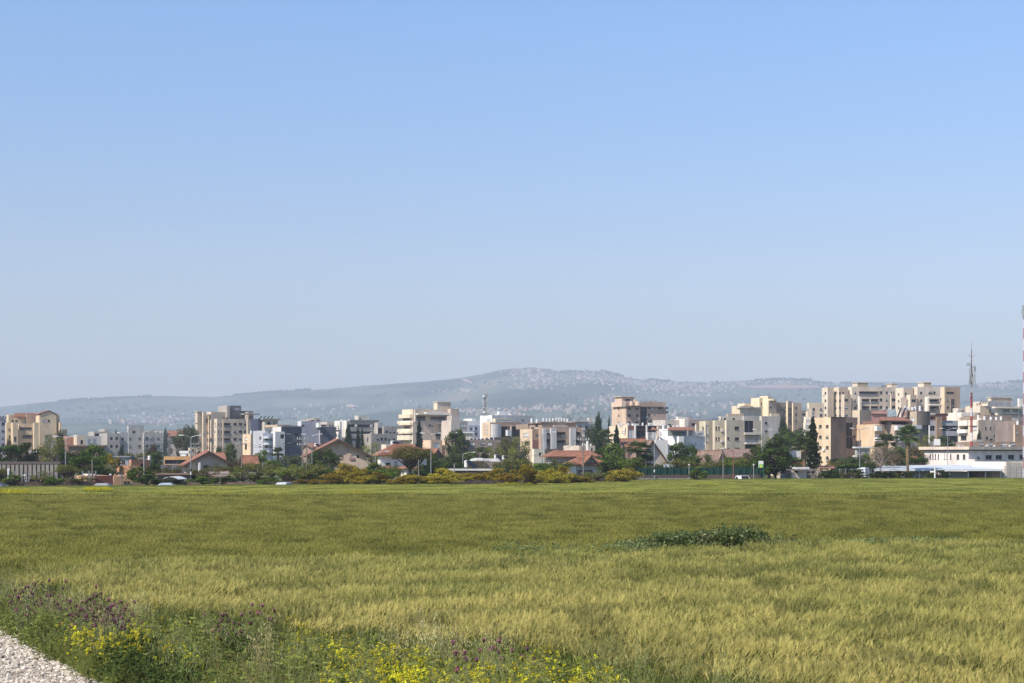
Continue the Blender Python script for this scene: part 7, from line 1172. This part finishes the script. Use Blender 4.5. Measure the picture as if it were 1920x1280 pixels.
# green base of the verge everywhere between gravel and crop
r = np.random.default_rng(77); bp_ = []
while len(bp_) < 4400:
    Y = r.uniform(19, 47); X = r.uniform(-17, 5)
    if gravel_x(Y)+.16*math.sin(Y*3)+.1*math.sin(Y*7.7)+.02 < X < verge_x(Y)+.6: bp_.append((X, Y, 0))
bp_ = np.array(bp_); k_ = r.random(len(bp_)); s_ = r.uniform(.6, 1.0, len(bp_))
scatter('verge_grass', 'green weeds and grass filling the verge between gravel and barley', 'weeds', bp_, WS['leafy']+WS['grass']+WS['grass']+WS['grass2']+WS['grass2']+WS['dry']+WS['dry'], sc=np.stack([s_]*3, 1), seed=3)
for kind, nm, lab, cat, zones in (
    ('mustard', 'mustard_flowers', 'yellow mustard flowers scattered through the foreground verge', 'wildflowers', [(100, 1205, 60, 28, 210), (190, 1190, 70, 30, 150), (290, 1155, 60, 22, 70), (60, 1110, 40, 14, 22), (720, 1240, 90, 34, 230), (800, 1262, 120, 20, 120), (600, 1210, 90, 30, 60), (560, 1175, 50, 15, 14), (1050, 1245, 60, 30, 80), (960, 1255, 80, 24, 50), (330, 1210, 40, 14, 16), (740, 1160, 30, 12, 8), (1120, 1262, 50, 16, 36)]),
    ('thistle', 'thistle_thicket', 'purple thistles crowding the left end of the verge', 'wildflowers', [(70, 1110, 75, 20, 46), (150, 1125, 80, 22, 60), (190, 1145, 50, 16, 40), (40, 1145, 45, 24, 24), (410, 1165, 40, 12, 10)]),
    ('oats', 'wild_oats', 'pale dry wild oats standing above the verge', 'grass', [(25, 1066, 40, 18, 46), (130, 1095, 40, 14, 26), (235, 1110, 45, 16, 60), (810, 1140, 60, 18, 70), (760, 1160, 60, 18, 40), (180, 1170, 20, 12, 14), (490, 1175, 25, 20, 34), (870, 1170, 70, 20, 50), (840, 1120, 25, 10, 10)]),
    ('dark', 'leafy_weeds', 'dark leafy weeds by the gravel edge', 'weeds', [(215, 1235, 60, 20, 90), (270, 1260, 80, 20, 90), (300, 1225, 60, 14, 40), (450, 1205, 50, 22, 60), (250, 1200, 50, 14, 30), (15, 1160, 20, 14, 20)]),
    ('dry', 'dry_weeds', 'brown dried weeds at the bottom of the verge', 'weeds', [(540, 1262, 130, 22, 330), (430, 1240, 60, 20, 60), (980, 1262, 60, 16, 80), (340, 1250, 60, 24, 30), (550, 1225, 60, 20, 40)]),
    ('leafy', 'green_weeds', 'bright leafy weeds among the flowers', 'weeds', [(740, 1255, 120, 26, 110), (600, 1225, 100, 28, 70), (430, 1180, 80, 22, 60), (1000, 1262, 100, 16, 50), (330, 1185, 70, 22, 60), (150, 1170, 90, 26, 60)])):
    P, S_ = place(kind, zones, len(nm)); scatter(nm, lab, cat, P, WS[kind], sc=S_, seed=len(nm)+1)
r = np.random.default_rng(78); gp2 = []
while len(gp2) < 620:
    Y = r.uniform(19, 46); X = r.uniform(-17, 5)
    if gravel_x(Y)+.3 < X < verge_x(Y)+1.2: gp2.append((X, Y, 0))
sg_ = r.uniform(.7, 1.0, len(gp2)); pale_m = sm_('pale_grass', (.40, .38, .11), .25)
scatter('tall_pale_grass', 'thin pale green grass stems rising through the verge weeds', 'grass', np.array(gp2), [weed('grass', 301, [pale_m]), weed('grass', 302, [pale_m]), weed('oats', 303, [pale_m, WM['g2']])], sc=np.stack([sg_*.8, sg_*.8, sg_*1.15], 1), seed=31)
# single thistles that stand clear of the rest
LT = ['with the tallest reddish bloom', 'with a bright violet bloom in the middle of the group', 'lowest, half hidden in yellow mustard', 'rightmost of the group, beside curled ears', 'with a dull red head right of the tallest', 'at the left of the group']
for i, (x, y) in enumerate([(905, 1198), (912, 1213), (864, 1233), (992, 1214), (931, 1200), (851, 1204), (470, 1131), (490, 1133), (517, 1142), (455, 1150), (185, 1098), (128, 1088)]):
    X, Y = gp(x, y, 1.); q = empty('thistle', (X, Y, 0), 'purple thistle '+(LT[i]+', bottom centre' if i < 6 else ['highest of the cluster left of the pale oats', 'second in the cluster left of the pale oats', 'standing right, nearest the pale oats', 'leftmost low one beside the pale oats', 'lone dark-headed, above the left flower mass', 'lone, farthest out over the left verge'][i-6]), 'thistle', 'single purple thistles'); rr = np.random.default_rng(200+i)
    b = MB(); t = np.array((rr.normal(0, .05), rr.normal(0, .05), .97)); b.tube((0, 0, 0), tuple(t*.5+(.01, 0, 0)), .009, .008, 5); b.tube(tuple(t*.5+(.01, 0, 0)), tuple(t), .008, .006, 5)
    tips = [t]+[t*.6+np.array((rr.normal(0, .1), rr.normal(0, .1), .22)) for _ in range(2)]
    for e in tips[1:]: b.tube(tuple(t*.5), tuple(e), .006, .005, 5)
    b.build('stem', [WM['g2']], q); V = []
    for j in range(16): z = rr.uniform(.05, .85); p = t*z; o = np.append(rr.normal(0, 1, 2), .6); o /= np.linalg.norm(o); e = p+o*.18*(1.2-z); w_ = np.cross(o, (0, 0, 1))*.03; V += [p, (p+e)/2+w_, e, (p+e)/2-w_]
    me = qmesh('leaves', np.array(V), np.zeros(len(V)), np.ones(len(V))*.5, [WM['g2']]); l = bpy.data.objects.new('leaves', me); COL.objects.link(l); l.parent = q
    for e in tips:
        b = MB(); b.tube(tuple(e-(0, 0, .02)), tuple(e), .012, .026, 10); b.tube(tuple(e), tuple(e+(0, 0, .018)), .026, .016, 10); h = b.build('flower_head', [WM['pd']], q)
        V = cluster_quads(rr, e+(0, 0, .03), 30, .012, .018); me = qmesh('petals', V, np.zeros(len(V)), np.ones(len(V))*.5, [WM['p']]); l = bpy.data.objects.new('petals', me); COL.objects.link(l); l.parent = h
# dark weed heap in the middle of the field
r = np.random.default_rng(8); P = []; S_ = []
for i in range(1000):
    u, v = r.uniform(-1, 1), r.uniform(-1, 1)
    if u*u+v*v > 1: continue
    X, Y = WEED_C[0]+u*3.3, WEED_C[1]+v*.9; hh = float(np.interp(u*172+1320, [1150, 1170, 1210, 1240, 1275, 1320, 1350, 1400, 1412, 1425, 1445, 1455, 1468, 1490], [.74, .8, .86, 1.02, .97, 1.06, 1.14, 1.18, 1.04, .76, .84, .98, .78, .7]))/.78
    P.append((X, Y, 0)); S_.append((1.2, 1.2, hh*1.45*r.uniform(.75, 1.)))
scatter('weed_heap', 'dark grey-green tangle of tall weeds standing alone in the middle of the field', 'weeds', np.array(P), WS['dark']+[weed('leafy', 93, [WM['g2']])]+[weed('leafy', 92, [sm_('blue_green_weed', (.11, .15, .055))])], sc=np.array(S_), seed=9)
P = []
for x0, x1, y, n in ((1165, 1230, 1029, 60), (1440, 1640, 1023, 120), (1640, 1800, 1019, 110), (940, 1165, 1030, 40)):
    for i in range(n): X, Y = gp(r.uniform(x0, x1), y+r.normal(0, 1.8), .75); P.append((X, Y, 0))
scatter('pale_weeds', 'pale green weed line along the boundary between the two crops', 'weeds', np.array(P), [weed('leafy', 95, [sm_('pale_weed', (.25, .29, .11), .2)])], sc=np.full((len(P), 3), 1.4), seed=10)
# far field margin: green verge, yellow mustard patches
V_ = []; r = np.random.default_rng(12)
for i in range(5200):
    X = r.uniform(-85, 105); Y = edgeY(X)+r.uniform(-5, 2.); V_.append((X, Y, 0))
sc_ = r.uniform(.6, 1.2, (len(V_), 1))*np.array((2.4, 2.4, .6)); scatter('field_margin_grass', 'bright green weedy margin where the field meets the road', 'grass', np.array(V_), WS['grass']+WS['leafy'][:1], sc=sc_, seed=13)
P = []
for x0, x1, y, dy, n in ((0, 52, 921, 4, 150), (160, 208, 916, 2, 110), (290, 480, 926, 1.5, 170), (480, 640, 928, 2, 190), (370, 480, 939, 1.5, 40), (640, 700, 923, 1.5, 50), (930, 1000, 906, 1.2, 40), (120, 150, 940, 1, 12), (1290, 1350, 906, 1.5, 20), (20, 110, 925, 2, 60)):
    for i in range(n):
        if i % 5 < 2 and y > 920: continue
        X, Y = gp(r.uniform(x0, x1), y+r.normal(0, dy*.6), .5); 
        if Y < edgeY(X)+3: P.append((X, Y, 0))
scatter('mustard_patches', 'yellow flower patches along the far left side of the field', 'wildflowers', np.array(P), [weed('mustard', 31, [WM['g'], WM['y']])], sc=np.full((len(P), 3), 1.)*np.array((1.5, 1.5, .8)), seed=14)
P = []
for i in range(420): x = r.uniform(850, 1180); D = float(edgeY(tx(x)*225))-r.uniform(-3, 3.5); P.append((tx(x)*D, D, 0))
scatter('purple_brown_weeds', 'dull purple-brown dead weeds below the golden bushes', 'weeds', np.array(P), [weed('dry', 41, [sm_('dead_weed', (.20, .15, .14)), sm_('dead_head', (.22, .16, .17))])], sc=np.full((len(P), 3), 1.)*np.array((2., 2., 1.6)), seed=15)
# tree-high thicket mass behind the golden bushes is real shrubs; gravel track:
b = MB(); ys = np.linspace(14, 45, 60); gm_ = mat('gravel_bed', (.38, .35, .31), .95, .3, 14, bump=.5)
rg = np.random.default_rng(4); gx = [float(gravel_x(y))+.06*math.sin(y*2.1)+.05*math.sin(y*5.3) for y in ys]
for i in range(59):
    b.quad((-40, ys[i], .09), (gx[i]-.25, ys[i], .09), (gx[i+1]-.25, ys[i+1], .09), (-40, ys[i+1], .09)); b.quad((gx[i]-.25, ys[i], .09), (gx[i]+.05, ys[i], -.02), (gx[i+1]+.05, ys[i+1], -.02), (gx[i+1]-.25, ys[i+1], .09))
tag(b.build('gravel_track', [gm_]), 'pale gravel track in the bottom left corner', 'gravel track', kind='structure')
stones = []
gs = [mat('gravel_stone_a', (.55, .47, .37), .9, .3, 6), mat('gravel_stone_b', (.34, .285, .22), .9, .3, 6), mat('gravel_stone_c', (.66, .58, .47), .9, .2, 6)]
import bmesh
for k in range(5):
    bm = bmesh.new(); bmesh.ops.create_icosphere(bm, subdivisions=1, radius=1)
    for v in bm.verts: v.co = v.co*rg.uniform(.7, 1.15); v.co.z *= .7
    me = bpy.data.meshes.new('stone'); bm.to_mesh(me); bm.free(); me.materials.append(gs[k % 3]); stones.append(me)
n = 34000; Y = rg.uniform(26, 41, n); X = gravel_x(Y)+.03-rg.exponential(2.6, n); k = (X > -.36*Y) ; X, Y = X[k], Y[k]; s = (.010+rg.exponential(.009, len(X))).clip(0, .055)*1.2
P = np.stack([X, Y, np.where(X > gravel_x(Y)-.25, .09*np.clip((gravel_x(Y)+.03-X)/.28, 0, 1), .09)+s*.3], 1)
scatter('gravel', 'loose pale gravel stones in the bottom left corner', 'gravel', P, stones, sc=np.stack([s]*3, 1), seed=16)
